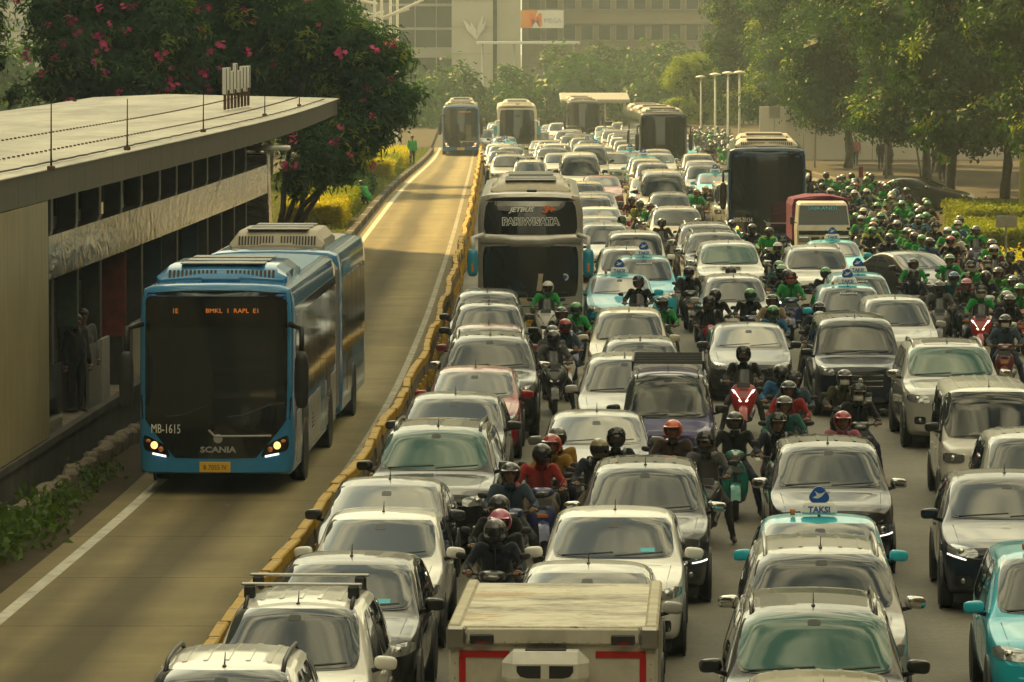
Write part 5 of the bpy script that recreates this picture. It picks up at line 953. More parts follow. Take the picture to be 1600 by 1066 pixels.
def city_bus(name, label, loc, rz, col, roofcol, code, led, dest, artic=True, podmats=('paint', 'roof_pod'), plate_txt='B 7055 IV', H=3.4, W=2.5):
    t = empty(name, loc, rz); Lf = 10.2 if artic else 12.0; b, bv = bus_shell(Lf, W, H, .22, .22); b.parent = t
    patch(bv, rect(-W / 2 + .025, W / 2 - .025, 1.18, H - .13), 'f', .004, (30, 12), .03).build('front_surround', 'gloss_black', t, True)
    patch(bv, rect(-1.12, 1.12, 1.22, 2.70), 'f', .010, (16, 8), .05).build('windshield', 'bus_glass', t, True)
    patch(bv, rect(-1.12, 1.12, 2.72, 3.2), 'f', .009, (16, 4), .06).build('destination_panel', 'gloss_black', t, True)
    patch(bv, [(-.66, .60), (.66, .60), (1.18, 1.24), (-1.18, 1.24)], 'f', .006, (16, 6), .02).build('front_mask', 'gloss_black', t, True)
    fy = lambda x, z: (bv.ray_cast(Vector((x, -6, z)), Vector((0, 1, 0)))[0] or Vector((0, 0, 0))).y
    if led[0]: text(led[0], .11, 'led_orange', t, (-.85 + .2, fy(-.6, 2.98) - .045, 2.93), sx=.9)
    if led[1]: text(led[1], .10, 'led_orange', t, (.28, fy(.1, 2.98) - .045, 2.94), sx=1.1)
    if code: text(code, .21, 'ink_white', t, (-.80, fy(-.80, 1.1) - .02, 1.0), (math.pi / 2, 0, -math.atan(2 * .22 * .80 / 1.5625)), sx=.66); 
    if dest: text(dest, .13, 'ink_grey', t, (.05, fy(0, .8) - .014, .70), sx=1.25, bold=.004)
    q = MB(); q.lathe([(.07, 0), (.075, -.01), (.05, -.014), (.02, -.014)], 16, 0, 'y', (.05, fy(0, .9) - .004, .92)); q.build('badge', 'ink_grey', t)
    q = MB(); pts = [(x, fy(x, 1.02 + .02 * abs(x)) - .02, 1.06 - .10 * (1 if -.1 < x < 1 else 0)) for x in (-.1, 0, .12, .5, .9)]; q.tube(pts, .018, 5); q.build('mask_trim', 'ink_grey', t)
    for s in (-1, 1):
        qd = [(s * .72, .60), (s * 1.17, .72), (s * 1.17, .98), (s * .80, .80)]; h = patch(bv, qd if s > 0 else [qd[1], qd[0], qd[3], qd[2]], 'f', .010, (6, 4), .1).build('headlight', 'gloss_black', t, True)
        q = MB(); q.ell((s * .99, fy(s * .99, .8) - .01, .80), (.062, .03, .062), 0, 12, 8); q.build('lamp', 'lamp_on_amber', h, True)
        q = MB(); q.ell((s * .88, fy(s * .88, .74) - .01, .74), (.045, .03, .045), 0, 10, 6); q.ell((s * 1.09, fy(s * 1.09, .87) - .01, .87), (.045, .03, .03), 0, 10, 6); q.build('side_lamp', 'lamp_amber', h, True)
        q = MB(); q.tube([(s * .80, fy(s * .8, .60) - .012, .625), (s * 1.02, fy(s * 1.02, .66) - .012, .665)], .018, 6); q.build('light_strip', 'drl', h)
        q = MB(); mx = s * (W / 2 + .16); q.tube([(s * (W / 2 - .06), .25, 2.75), (mx, -.05, 2.70), (mx, -.10, 2.35)], [.05, .045, .04], 8); q.ell((mx, -.12, 1.88), (.12, .10, .46), 0, 12, 10, .6); q.build('mirror', 'black_plastic', t, True)
        q = MB(); q.ell((s * 1.02, fy(s * 1.0, 3.2) + .02, 3.2), (.09, .06, .03), 0, 10, 6); q.build('marker_lamp', 'ink_blue', t, True)
        # side glazing and lower panels
        y = .75; i = 0
        while y < Lf - .6:
            wd = 1.15 if i % 4 == 1 else 1.42; e = min(y + wd, Lf - .3); door = (i % 4 == 1); patch(bv, rect(y + .02, e - .02, .62 if door else 1.38, 2.85), 's', .006, (3, 5), .03, sgn=s).build('door' if door else 'side_window', 'bus_glass', t, True); y = e; i += 1
        patch(bv, rect(.65, Lf - .2, 2.85, 3.0), 's', .005, (10, 1), 0, sgn=s).build('window_header', 'gloss_black', t)
        for y0_, y1_ in ((1.0, 1.9), (3.5, 5.1), (5.15, 6.2), (7.5, 8.7), (8.75, 10.0)):
            patch(bv, rect(y0_, y1_, .45, 1.28), 's', .005, (4, 3), .02, sgn=s).build('side_panel', 'panel_pale', t, True)
        for y0_ in (4.2, 4.5, 8.1): 
            q = MB()
            for r in range(4): q.box((s * (W / 2 + .008), y0_, .75 + r * .07), (.012, .12, .03))
            q.build('vent', 'ink_black', t)
    patch(bv, [(-1.0, 1.1), (1.0, 1.1), (1.0, Lf - .2), (-1.0, Lf - .2)], 't', .006, (6, 14), .02).build('roof_panel', roofcol, t, True)
    ac_pod(t, 1.2, 4.2, 1.10, H, podmats[0], True, .23)
    if not artic: ac_pod(t, Lf - 2.9, Lf - .4, 1.05, H, podmats[1], True, .23)
    q = MB(); q.box((.0, 1.15, H + .03), (.62, .34, .07), 0, .02); q.build('roof_lamp', podmats[0], t)
    for s, d in ((-1, .1), (1, .05)):
        q = MB(); pts = [(x, fy(x, z) - .02, z) for x, z in ((s * .5 - .3, 1.27), (s * .5, 1.30), (s * .5 + .35, 1.45))]; q.tube(pts, .013, 4); q.build('wiper', 'ink_black', t)
    plate(t, fy(0, .46) - .016, .46, 'plate_yellow', plate_txt, 'ink_black', .5, .17); bus_wheels(t, (2.75, 8.6 if artic else 9.2), W)
    if artic:
        q = MB(); n = 12
        for i in range(n + 1): pass
        rings = []
        for i in range(2 * n + 1):
            yy = Lf - .02 + i * .055; k = .97 if i % 2 else .93; rings.append([(-W / 2 * k, yy, .5), (-W / 2 * k, yy, H - .35), (-W / 2 * k + .2, yy, H - .12), (W / 2 * k - .2, yy, H - .12), (W / 2 * k, yy, H - .35), (W / 2 * k, yy, .5)])
        q.loft(rings); q.build('bellows', 'post_grey', t); L2 = 7.2; b2, bv2 = bus_shell(L2, W, H, .0, .0, name='rear_body'); b2.parent = t; b2.location.y = Lf + 1.3
        for s in (-1, 1):
            y = .3; i = 0
            while y < L2 - .6:
                e = min(y + 1.35, L2 - .3); o = patch(bv2, rect(y + .02, e - .02, .62 if i == 1 else 1.38, 2.85), 's', .006, (3, 4), .03, sgn=s).build('door' if i == 1 else 'side_window', 'bus_glass', b2, True); y = e; i += 1
        patch(bv2, [(-1.1, .1), (1.1, .1), (1.1, L2 - .2), (-1.1, L2 - .2)], 't', .006, (6, 8), .02).build('roof_panel', 'roof_pod', b2, True); o = ac_pod(t, Lf + 2.0, Lf + 5.0, .92, H, 'roof_pod'); bus_wheels(t, (Lf + 5.0,), W)
    for o in [t] + list(t.children_recursive): o.color = col + (1,)
    return tag(t, label, 'bus')
simple('bus_glass', (0.016, 0.018, 0.018), .06, 0, .6, coat=.3); simple('roof_pod', (.42, .37, .28), .55, var=.15); simple('roof_blue', (.10, .22, .34), .5, var=.2); simple('panel_pale', (.42, .41, .38), .35, var=.15, coat=.4); simple('coach_silver', (.50, .48, .44), .3, .5, var=.1, coat=.6); simple('coach_cream', (.52, .46, .35), .5, var=.12, coat=.2); simple('mirror_blue', (.02, .26, .40), .3, coat=.5)
BB = (.035, .22, .46)
city_bus('city_bus', 'blue articulated city bus beside the station with lit headlights', ((334 - 800) * 71.8 / FPX, 71.8, 0), -.03, BB, 'roof_blue', 'MB-1615', ('1E', 'BMKL  1  RAPL  E1'), 'SCANIA')
q = P(1199, 236, 3.4); city_bus('city_bus', 'dark-fronted city bus in the right half, ahead of the far buses', (q.x, q.y + .2, gz(q.y)), -.045, (.018, .06, .13), 'roof_pod', 'MYS-20134', ('', ''), '', False, ('roof_pod', 'roof_pod'), H=3.5, W=2.62)
q = P(720, 172, 3.0); city_bus('city_bus', 'distant blue city bus coming along the bus lane', ((720 - 800) * 305 / FPX, 305, gz(305)), .008, (.03, .11, .26), 'roof_pod', '', ('', 'HARMONI KOTA'), '', True, ('roof_pod', 'roof_pod'))
for px, y, lab in ((1037, 236, 'far dark bus in the right traffic, nearer of the two with orange roof units'), (1021, 256, 'far dark bus half hidden behind its twin with orange roof'), (912, 330, 'dim grey bus far away below the shelter roof')):
    city_bus('city_bus', lab, ((px - 800) * y / FPX, y, gz(y)), .02, (.03, .028, .026), 'roof_pod', '', ('', ''), '', False, ('roof_pod', 'roof_pod'))
def coach(name, label, loc, rz, body_mat, full=True, col=(.4, .39, .37)):
    t = empty(name, loc, rz); W, H, L = 2.5, 3.62, 12.0; b, bv = bus_shell(L, W, H, .30, .34, .26, .30, 1.15); b.data.materials.clear(); b.data.materials.append(MATS[body_mat]); b.parent = t
    fy = lambda x, z: (bv.ray_cast(Vector((x, -6, z)), Vector((0, 1, 0)))[0] or Vector((0, 0, 0))).y
    if full:
        patch(bv, [(-1.13, 2.62), (1.13, 2.62), (1.06, 3.42), (-1.06, 3.42)], 'f', .008, (16, 6), .06).build('upper_windshield', 'bus_glass', t, True); patch(bv, [(-1.12, 1.14), (1.12, 1.14), (1.14, 2.36), (-1.14, 2.36)], 'f', .008, (16, 8), .05).build('windshield', 'bus_glass', t, True)
        q = MB(); top = []
        for x in np.linspace(-1.2, 1.2, 17):
            dz = -.05 if abs(x) < .55 else .02; top.append([(x, fy(max(-1.17, min(1.17, x)), 2.5) + dy, 2.5 + dz2 + (dz if dz2 < 0 else dz * .3)) for dy, dz2 in ((.06, .13), (-.05, .11), (-.085, .0), (-.05, -.11), (.06, -.13))])
        q.grid(top); o = q.build('front_band', 'coach_silver', t, True)
        text('JETBUS', .155, 'ink_white', t, (-.22, fy(0, 3.15) - .085, 3.17), (math.pi / 2 - .14, 0, 0), sx=1.15, bold=.006, shear=.3); text('3+', .22, 'ink_orange', t, (.42, fy(.2, 3.15) - .085, 3.15), (math.pi / 2 - .14, 0, 0), sx=1.2, bold=.012, shear=.25)
        pw = text('PARIWISATA', .235, 'ink_white', t, (.0, fy(0, 2.95) - .075, 2.86), (math.pi / 2 - .14, 0, 0), sx=1.0, bold=.020); pb = text('PARIWISATA', .235, 'ink_black', t, (.0, fy(0, 2.95) - .083, 2.86), (math.pi / 2 - .14, 0, 0), sx=1.0, bold=.001)
        text('Royal Platinum', .10, 'ink_yellow', t, (.05, fy(0, 1.08) - .02, 1.04), sx=1.0, shear=.3)
        q = MB(); q.lathe([(.085, 0), (.085, -.006)], 16, 0, 'y', (.82, fy(.82, 1.65) - .012, 1.62)); d = q.build('sticker', 'ink_white', t); q = MB(); q.lathe([(.05, 0), (.05, -.004)], 14, 0, 'y', (.82, fy(.82, 1.65) - .022, 1.62)); q.build('sticker_centre', 'logo_blue', d)
        q = MB(); q.box((.22, fy(.2, 1.5) - .004, 1.5), (.12, .02, .42), 0, .01, (-.1, .12, 0)); q.build('dash_card', 'card_pale', t)
    else:
        patch(bv, [(-1.12, 1.14), (1.12, 1.14), (1.08, 3.30), (-1.08, 3.30)], 'f', .008, (16, 10), .05).build('windshield', 'bus_glass', t, True)
        q = MB(); q.box((.05, fy(0, 3.0) - .02, 2.9), (.34, .02, .18), 0, .01); q.build('route_card', 'poster_green', t)
    for s in (-1, 1):
        q0 = [(s * .62, .66), (s * 1.12, .78), (s * 1.14, 1.02), (s * .70, .80)]; h = patch(bv, q0 if s > 0 else [q0[1], q0[0], q0[3], q0[2]], 'f', .010, (8, 4), .15).build('headlight', 'lamp_glass', t, True); q = MB()
        for dx, z in ((.80, .79), (.98, .86)): q.ell((s * dx, fy(s * dx, z) - .012, z), (.055, .03, .05), 0, 10, 6)
        q.build('lamp', 'chrome', h, True)
        q = MB(); mx = s * (W / 2 + .12); q.tube([(s * (W / 2 - .12), .2, 2.62), (mx, -.12, 2.56), (mx, -.16, 2.3)], [.06, .055, .05], 8); m = q.build('mirror_arm', 'ink_white', t, True); q = MB(); q.ell((mx, -.18, 1.98), (.13, .10, .33), 0, 12, 10, .55); mm = q.build('mirror', 'mirror_blue', t, True); q = MB(); q.box((mx, -.28, 1.86), (.05, .02, .2), 0, .006); q.build('indicator', 'lamp_amber', mm)
        q = MB(); q.box((s * .92, fy(s * .9, 3.5) + .06, 3.52), (.22, .05, .04), 0, .01); q.build('marker_lamp', 'lamp_amber', t)
        y = .9
        while y < L - .8: patch(bv, rect(y + .02, y + 1.5, 1.5, 3.2), 's', .006, (3, 4), .04, sgn=s).build('side_window', 'bus_glass', t, True); y += 1.55
        fz = [(s * .60, .42), (s * 1.15, .46), (s * 1.12, .60), (s * .78, .58)]; patch(bv, fz if s > 0 else [fz[1], fz[0], fz[3], fz[2]], 'f', .006, (6, 3), .1).build('bumper_vent', 'gloss_black', t)
    q = MB(); q.tube([(x, fy(x, .42) - .01, .40 + .14 * (abs(x) / 1.15) ** 2.5) for x in np.linspace(-1.15, 1.15, 15)], .035, 7); q.build('bumper_trim', 'ink_white', t, True)
    q = MB(); q.tube([(x, fy(x, .92) - .004, .93 + .06 * (abs(x)) ** 2) for x in np.linspace(-.9, .9, 11)], .012, 5); q.build('panel_line', 'ink_black', t)
    q = MB(); q.lathe([(.06, 0), (.065, -.01), (.02, -.012)], 14, 0, 'y', (.05, fy(0, .82) - .006, .82)); q.build('badge', 'chrome', t)
    plate(t, fy(0, .56) - .02, .56, 'plate_yellow', 'B 7482 IX', 'ink_black', .46, .16)
    for d in (-1, 1): q = MB(); q.tube([(x, fy(x, z) - .022, z) for x, z in ((d * .45 - .35, 1.20), (d * .45, 1.24), (d * .45 + .4, 1.42 if d < 0 else 1.26))], .013, 4); q.build('wiper', 'ink_black', t)
    ac_pod(t, 1.35, 4.6, .98, H - .02, 'coach_cream', False, .24); ac_pod(t, 6.0, 8.8, .9, H - .02, 'coach_cream', False, .22); patch(bv, [(-1.02, .9), (1.02, .9), (1.02, L - .3), (-1.02, L - .3)], 't', .005, (6, 12), .02).build('roof_panel', 'coach_cream', t, True)
    q = MB(); q.box((.03, .62, H + .03), (.24, .12, .06), 0, .02); q.build('roof_light', 'black_plastic', t); bus_wheels(t, (2.6, 9.0), W); return tag(t, label, 'bus')
simple('card_pale', (.4, .33, .24), .6, var=.2)
coach('tour_coach', 'silver double-windscreen tour coach next to the barrier', ((829 - 800) * 106 / FPX, 106.0, 0), -.006, 'coach_silver')
coach('tour_coach', 'distant white coach with one tall windscreen in the barrier file', ((808 - 800) * 283 / FPX, 283.0, gz(283)), .008, 'bld_white', False)
# ---- white refrigerated box truck at the bottom edge
streaked('truck_roof', (.34, .29, .18), (.60, .54, .38), .6, 0, stretch=(.7, 5, 1), bmp=.1); worn('truck_box', (.55, .52, .44), (.40, .36, .28), .5, .75, .5, 2)
def stained_roof():
    m, t, b = _mat('truck_roof_stained'); n = noise(t, 1.3, 10, .72, stretch=(.8, 1.5, 1)); c = ramp(t, n, .36, .56, (.15, .11, .055), (.66, .60, .44)); n2 = noise(t, 1.7, 8, .7, stretch=(.5, 1.2, 1)); c = mixc(t, ramp(t, n2, .58, .68), c, (.42, .24, .05)); n3 = noise(t, 3.5, 9, .8, stretch=(.5, 1.2, 1)); c = mixc(t, ramp(t, n3, .59, .66), c, (.09, .07, .045)); t.links.new(c, b.inputs['Base Color']); b.inputs['Roughness'].default_value = .55
stained_roof()
bt = empty('box_truck', ((860 - 800) * 37.3 / FPX + .02, 37.2, 0), -.045); tag(bt, 'white refrigerated box truck with stained roof at the bottom edge', 'truck'); BW, BZ0, BZ1, BL = 1.74, .85, 2.48, 3.05
q = MB(); q.box((0, BL / 2, (BZ0 + BZ1) / 2), (BW, BL, BZ1 - BZ0 - .02), 0, .02); q.build('cargo_box', 'truck_box', bt)
q = MB(); q.box((0, BL / 2, BZ1 + .012), (BW - .18, BL - .12, .03), 0, .008); q.build('roof', 'truck_roof_stained', bt)
for s in (-1, 1):
    q = MB(); q.box((s * (BW / 2 - .045), BL / 2, BZ1 + .005), (.11, BL + .02, .09), 0, .02); q.build('side_rail', 'truck_roof', bt)
    q = MB(); q.box((s * (BW / 2 - .06), -.03, BZ1 - .06), (.16, .08, .19), 0, .02); q.build('corner_casting', 'satin_metal', bt); q = MB(); q.box((s * (BW / 2 - .28), -.05, BZ1 - .07), (.20, .05, .085), 0, .01); c = q.build('marker_lamp', 'black_plastic', bt); q = MB(); q.box((s * (BW / 2 - .28), -.078, BZ1 - .095), (.10, .02, .025)); q.build('lens', 'lamp_red', c)
    q = MB(); q.box((s * (BW / 2 - .30), -.006, BZ1 - .20), (.42, .012, .055)); q.build('reflector_strip', 'reflect_red', bt); q = MB(); q.box((s * (BW / 2 - .115), -.006, BZ1 - .50), (.055, .012, .54)); q.build('reflector_strip', 'reflect_red', bt)
    q = MB(); q.box((s * BW / 2 + s * .004, .9, 1.9), (.012, .05, 1.2)); q.box((s * BW / 2 + s * .004, 2.0, 1.9), (.012, .05, 1.2)); q.build('side_post', 'satin_metal', bt)
q = MB(); q.box((0, -.02, BZ1 - .045), (BW - .3, .06, .13), 0, .01); q.build('front_rail', 'truck_box', bt); q = MB()
for x in np.linspace(-.7, .7, 15): q.ell((x, -.052, BZ1 - .09), (.009, .006, .009), 0, 6, 4)
for x in np.linspace(-.82, .82, 2):
    for z in np.linspace(1.2, 2.2, 9): q.ell((x, -.003, z), (.009, .006, .009), 0, 6, 4)
q.build('rivets', 'satin_metal', bt)['kind'] = 'stuff'
q = MB(); q.box((-.05, -.20, BZ1 - .29), (.72, .36, .30), 0, .09); rf_ = q.build('cooling_unit', 'white_metal', bt)
for s in (-1, 1):
    q = MB(); pts = [(0, 0), (.2, 0), (.2, .05), (.17, .09), (.11, .105), (0, .105)]; q.loft([[(-.05 + s * (.035 + a), yy, BZ1 - .245 - b) for a, b in pts] for yy in (-.386, -.36)]); q.build('air_slot', 'ink_black', rf_)
q = MB(); q.box((-.05, -.15, BZ1 - .136), (.34, .18, .012)); q.build('fan_grille', 'black_plastic', rf_); q = MB(); q.box((-.3, -.03, BZ1 - .7), (.10, .05, .6), 0, .01); q.build('duct', 'satin_metal', bt)
q = MB(); q.loft([[(-.8, -1.5, z) if i == 0 else p for i, p in enumerate([(-.80, -1.45 + .0, z), (.80, -1.45, z), (.80, -.12, z), (-.80, -.12, z)])] for z in (.45, 1.05)]); q.loft([[(-.80, -1.45, 1.05), (.80, -1.45, 1.05), (.80, -.12, 1.05), (-.80, -.12, 1.05)], [(-.72, -1.12, 1.88), (.72, -1.12, 1.88), (.74, -.14, 1.92), (-.74, -.14, 1.92)]]); q.build('cab', 'truck_box', bt)
q = MB(); q.add([(-.74, -1.455, 1.1), (.74, -1.455, 1.1), (.68, -1.15, 1.82), (-.68, -1.15, 1.82)], [(0, 1, 2, 3)]); q.build('windshield', 'car_glass', bt)
for s in (-1, 1):
    for y in (-1.0, 2.2): wheel(bt, s * .72, y, .33, .2)
# ---- pick-up truck under a red tarpaulin
worn('tarpaulin', (.17, .03, .085), (.10, .022, .055), .45, .7, .75, 2)
pt = empty('tarp_truck', (P(1287, 322, 1.85).x, P(1287, 322, 1.85).y - .1, 0), .0); tag(pt, 'white light truck with dark red tarpaulin over its load at right', 'truck')
q = MB(); q.loft([[(-.84, 0, .45), (.84, 0, .45), (.84, 1.5, .45), (-.84, 1.5, .45)], [(-.86, -.02, 1.08), (.86, -.02, 1.08), (.86, 1.5, 1.08), (-.86, 1.5, 1.08)], [(-.78, .42, 1.86), (.78, .42, 1.86), (.80, 1.48, 1.92), (-.80, 1.48, 1.92)], [(-.70, .52, 1.93), (.70, .52, 1.93), (.72, 1.45, 1.97), (-.72, 1.45, 1.97)]]); q.build('cab', 'truck_box', pt)
q = MB(); q.add([(-.82, -.012, 1.09), (.82, -.012, 1.09), (.745, .405, 1.85), (-.745, .405, 1.85)], [(0, 1, 2, 3)]); q.add([(-.8, -.02, .93), (.8, -.02, .93), (.8, -.02, 1.06), (-.8, -.02, 1.06)], [(0, 1, 2, 3)]); q.build('windshield', 'bus_glass', pt); text('SRIKANDI', .17, 'ink_teal' if 'ink_teal' in MATS else 'card_cyan', pt, (-.02, .31, 1.72), (math.radians(60), 0, 0), sx=1.25)
q = MB(); rng = [[(-.92, y, .7), (-.92, y, 1.80), (-.86, y, 1.98 + .03 * math.sin(y * 4)), (-.3, y, 2.06 + .04 * math.sin(y * 3 + 1)), (.3, y, 2.08 + .03 * math.sin(y * 5)), (.86, y, 1.99), (.92, y, 1.80), (.92, y, .7)] for y in np.linspace(1.55, 4.6, 9)]; q.loft(rng); q.build('tarpaulin', 'tarpaulin', pt, False)
q = MB(); q.tube([(-.86, 1.5, 2.0), (-.3, 1.52, 2.08), (.3, 1.52, 2.1), (.86, 1.5, 2.0)], .03, 6); q.build('load_bar', 'tarpaulin', pt)
for s in (-1, 1):
    q = MB(); q.box((s * .64, -.02, .78), (.34, .05, .17), 0, .02); q.build('headlight', 'lamp_glass', pt); q = MB(); q.box((s * 1.0, .2, 1.38), (.13, .08, .26), 0, .03); q.tube([(s * .85, .2, 1.3), (s * 1.0, .2, 1.35)], .015, 5); q.build('mirror', 'black_plastic', pt)
    for y in (.7, 3.6): wheel(pt, s * .74, y, .32, .2)
q = MB(); q.box((0, -.01, .78), (.8, .03, .16), 0, .01); q.build('grille', 'black_plastic', pt); plate(pt, -.03, .52, 'plate_black', 'B 9318 KCA', 'ink_white')
# ================================================================ people: one continuous skin per pose
def capsule(mb, a, b, ra, rb, m):
    a, b = Vector(a), Vector(b); n = 4; mb.tube([a.lerp(b, i / n) for i in range(n + 1)], [ra + (rb - ra) * i / n for i in range(n + 1)], 10, m); mb.ell(a, (ra,) * 3, m, 10, 6); mb.ell(b, (rb,) * 3, m, 10, 6)
def hand(mb, at, aim, side, m, curl=1.0):
    """palm, four bent fingers of different length and a thumb from the side of the palm"""
    at, f = Vector(at), Vector(aim).normalized(); r = f.cross(Vector((0, 0, 1))).normalized(); u = r.cross(f); P0 = at + f * .045
    mb.ell(P0, (.038, .05, .02), m, 10, 6, .8, (0, 0, math.atan2(-f.x, f.y)))
    for i, l in enumerate((.070, .080, .075, .058)):
        o = at + f * .085 + r * (.028 - i * .0185); p1 = o + f * l * .42 - u * l * .12 * curl; p2 = p1 + f * l * .22 - u * l * .38 * curl; p3 = p2 - f * l * .18 * curl - u * l * .28 + f * l * .3 * (1 - curl); mb.tube([o, p1, p2, p3], [.0095, .009, .0085, .007], 6, m)
    o = at + f * .03 + r * side * .035; mb.tube([o, o + f * .03 + r * side * .022 - u * .01, o + f * .055 + r * side * .012 - u * .028 * curl], [.0115, .0105, .008], 6, m)
def person_mesh(name, J, hands=True):
    """J: joints. materials 0 jacket 1 trousers 2 skin 3 shoe"""
    caps = []; A = lambda a, b, ra, rb, m: caps.append((Vector(a), Vector(b), ra, rb, m))
    pel, chest, neck, head = [Vector(J[k]) for k in ('pelvis', 'chest', 'neck', 'head')]
    for s in (-1, 1):
        k = 'r' if s > 0 else 'l'; g = lambda n: Vector(J[n + k]); hip = pel + Vector((s * .095, 0, -.01))
        A(pel + Vector((s * .06, 0, .0)), chest + Vector((s * .065, 0, -.02)), .135, .13, 0); A(chest + Vector((s * .06, 0, .02)), g('sh'), .12, .078, 0); A(g('sh'), g('el'), .072, .054, 0); A(g('el'), g('wr'), .056, .042, 0)
        A(hip, g('kn'), .105, .072, 1); A(g('kn'), g('an'), .070, .046, 1); A(g('an') + Vector((0, .03, -.02)), g('to'), .046, .036, 3)
    A(chest + Vector((0, 0, .10)), neck, .085, .058, 0); A(neck, head + Vector((0, .01, -.08)), .055, .055, 2); A(head + Vector((0, .015, .03)), head + Vector((0, -.005, -.03)), .098, .082, 2); A(head + Vector((0, -.035, -.07)), head + Vector((0, -.05, -.095)), .045, .036, 2); A(head + Vector((0, -.088, .0)), head + Vector((0, -.112, -.03)), .012, .017, 2)
    for s in (-1, 1): A(head + Vector((s * .09, .02, -.01)), head + Vector((s * .095, .025, -.05)), .018, .013, 2)
    mb = MB()
    for a, b, ra, rb, m in caps: capsule(mb, a, b, ra, rb, m)
    o = mb.build(name, ['cloth', 'trousers', 'skin', 'shoe', 'ink_black'], None, True); md = o.modifiers.new('r', 'REMESH'); md.mode = 'VOXEL'; md.voxel_size = .019; md2 = o.modifiers.new('s', 'SMOOTH'); md2.factor = .6; md2.iterations = 3; tx = bpy.data.textures.get('folds') or bpy.data.textures.new('folds', 'CLOUDS'); tx.noise_scale = .085; tx.noise_depth = 2; mw = o.modifiers.new('w', 'DISPLACE'); mw.texture = tx; mw.texture_coords = 'LOCAL'; mw.strength = .030; mw.mid_level = .5; md3 = o.modifiers.new('d', 'DECIMATE'); md3.ratio = .5; apply_mods(o); me = o.data; me.materials.clear()
    for k in ('cloth', 'trousers', 'skin', 'shoe', 'ink_black'): me.materials.append(MATS[k])
    co = np.empty(len(me.polygons) * 3); me.polygons.foreach_get('center', co); co = co.reshape(-1, 3); best = np.full(len(co), 9.0); mi = np.zeros(len(co), int)
    for a, b, ra, rb, m in caps:
        a_, d = np.array(a), np.array(b - a); t = np.clip(((co - a_) @ d) / max(d @ d, 1e-9), 0, 1); dist = np.linalg.norm(co - a_ - t[:, None] * d, axis=1) - (ra + (rb - ra) * t); k = dist < best; best[k] = dist[k]; mi[k] = m
    ex = MB()
    if hands:
        for s in (-1, 1):
            k = 'r' if s > 0 else 'l'; w, e = Vector(J['wr' + k]), Vector(J['el' + k]); hand(ex, w + (w - e).normalized() * .02, J.get('aim' + k, w - e), -s, 2)
    for s in (-1, 1): ex.ell(head + Vector((s * .036, -.084, .012)), (.014, .008, .008), 4, 8, 5); ex.ell(head + Vector((s * .036, -.086, .036)), (.022, .008, .005), 4, 8, 5)
    ex.ell(head + Vector((0, -.088, -.062)), (.024, .008, .006), 3, 8, 5)
    nv = len(me.vertices); vs_ = [tuple(v.co) for v in me.vertices] + ex.v; fs = [tuple(p.vertices) for p in me.polygons] + [tuple(i + nv for i in f) for f in ex.f]; m2 = bpy.data.meshes.new(name); m2.from_pydata([tuple(v) for v in vs_], [], fs)
    for k in ('cloth', 'trousers', 'skin', 'shoe', 'ink_black'): m2.materials.append(MATS[k])
    m2.polygons.foreach_set('material_index', list(mi) + ex.m); m2.polygons.foreach_set('use_smooth', [True] * len(fs)); m2.update(); bpy.data.objects.remove(o); return m2
def ride(lean=0.0, foot_down=0, y=0.0, z=0.0, pillion=False, turn=0):
    J = dict(pelvis=(0, .16 + y, .84 + z), chest=(0, .10 + y - lean, 1.14 + z), neck=(0, .05 + y - lean * 1.4, 1.335 + z), head=(turn, .0 + y - lean * 1.6, 1.475 + z))
    for s, k in ((-1, 'l'), (1, 'r')):
        J['sh' + k] = (s * .20, .08 + y - lean * 1.3, 1.27 + z)
        if pillion: J['el' + k] = (s * .27, .0 + y, 1.02 + z); J['wr' + k] = (s * .17, -.14 + y, .93 + z); J['aim' + k] = (-s * .3, -1, -.25)
        else: J['el' + k] = (s * .34, -.08 + y - lean * .6, 1.06 + z); J['wr' + k] = (s * .31, -.30 + y, 1.035); J['aim' + k] = (-s * .25, -1, -.15)
        kx = .20 if not pillion else .25; J['kn' + k] = (s * kx, -.24 + y + (.05 if pillion else 0), .74 + z); J['an' + k] = (s * .17, -.16 + y, .36 + z * .5); J['to' + k] = (s * .18, -.33 + y, .31 + z * .5)
        if (foot_down == s) or foot_down == 2: J['kn' + k] = (s * .30, -.18 + y, .60); J['an' + k] = (s * .40, -.08 + y, .10); J['to' + k] = (s * .43, -.24 + y, .045)
        if pillion: J['an' + k] = (s * .27, -.02 + y, .40); J['to' + k] = (s * .28, -.18 + y, .35)
    return J
POSE = [person_mesh('person', ride(.04)), person_mesh('person', ride(.07, 1)), person_mesh('person', ride(.02, -1, turn=.03)), person_mesh('person', ride(.05, 2)), person_mesh('person', ride(0, 0, .44, .06, True))]
HEADS = [Vector(ride(.04)['head']), Vector(ride(.07)['head']), Vector(ride(.02, turn=.03)['head']), Vector(ride(.05)['head']), Vector(ride(0, 0, .44, .06, True)['head'])]
def stand(walk=.0, bend=0):
    J = dict(pelvis=(0, 0, .95), chest=(0, -.01, 1.26), neck=(0, -.01, 1.48), head=(0, -.03, 1.64))
    for s, k in ((-1, 'l'), (1, 'r')): J.update({'sh' + k: (s * .19, 0, 1.41), 'el' + k: (s * .25, .02 + s * walk * .3, 1.13), 'wr' + k: (s * .26, -.06 + s * walk * .5, .89), 'aim' + k: (0, -.15, -1), 'kn' + k: (s * .10, -s * walk * .6 - .02, .51), 'an' + k: (s * .10, -s * walk + .03, .10), 'to' + k: (s * .12, -s * walk - .14, .05)})
    return J
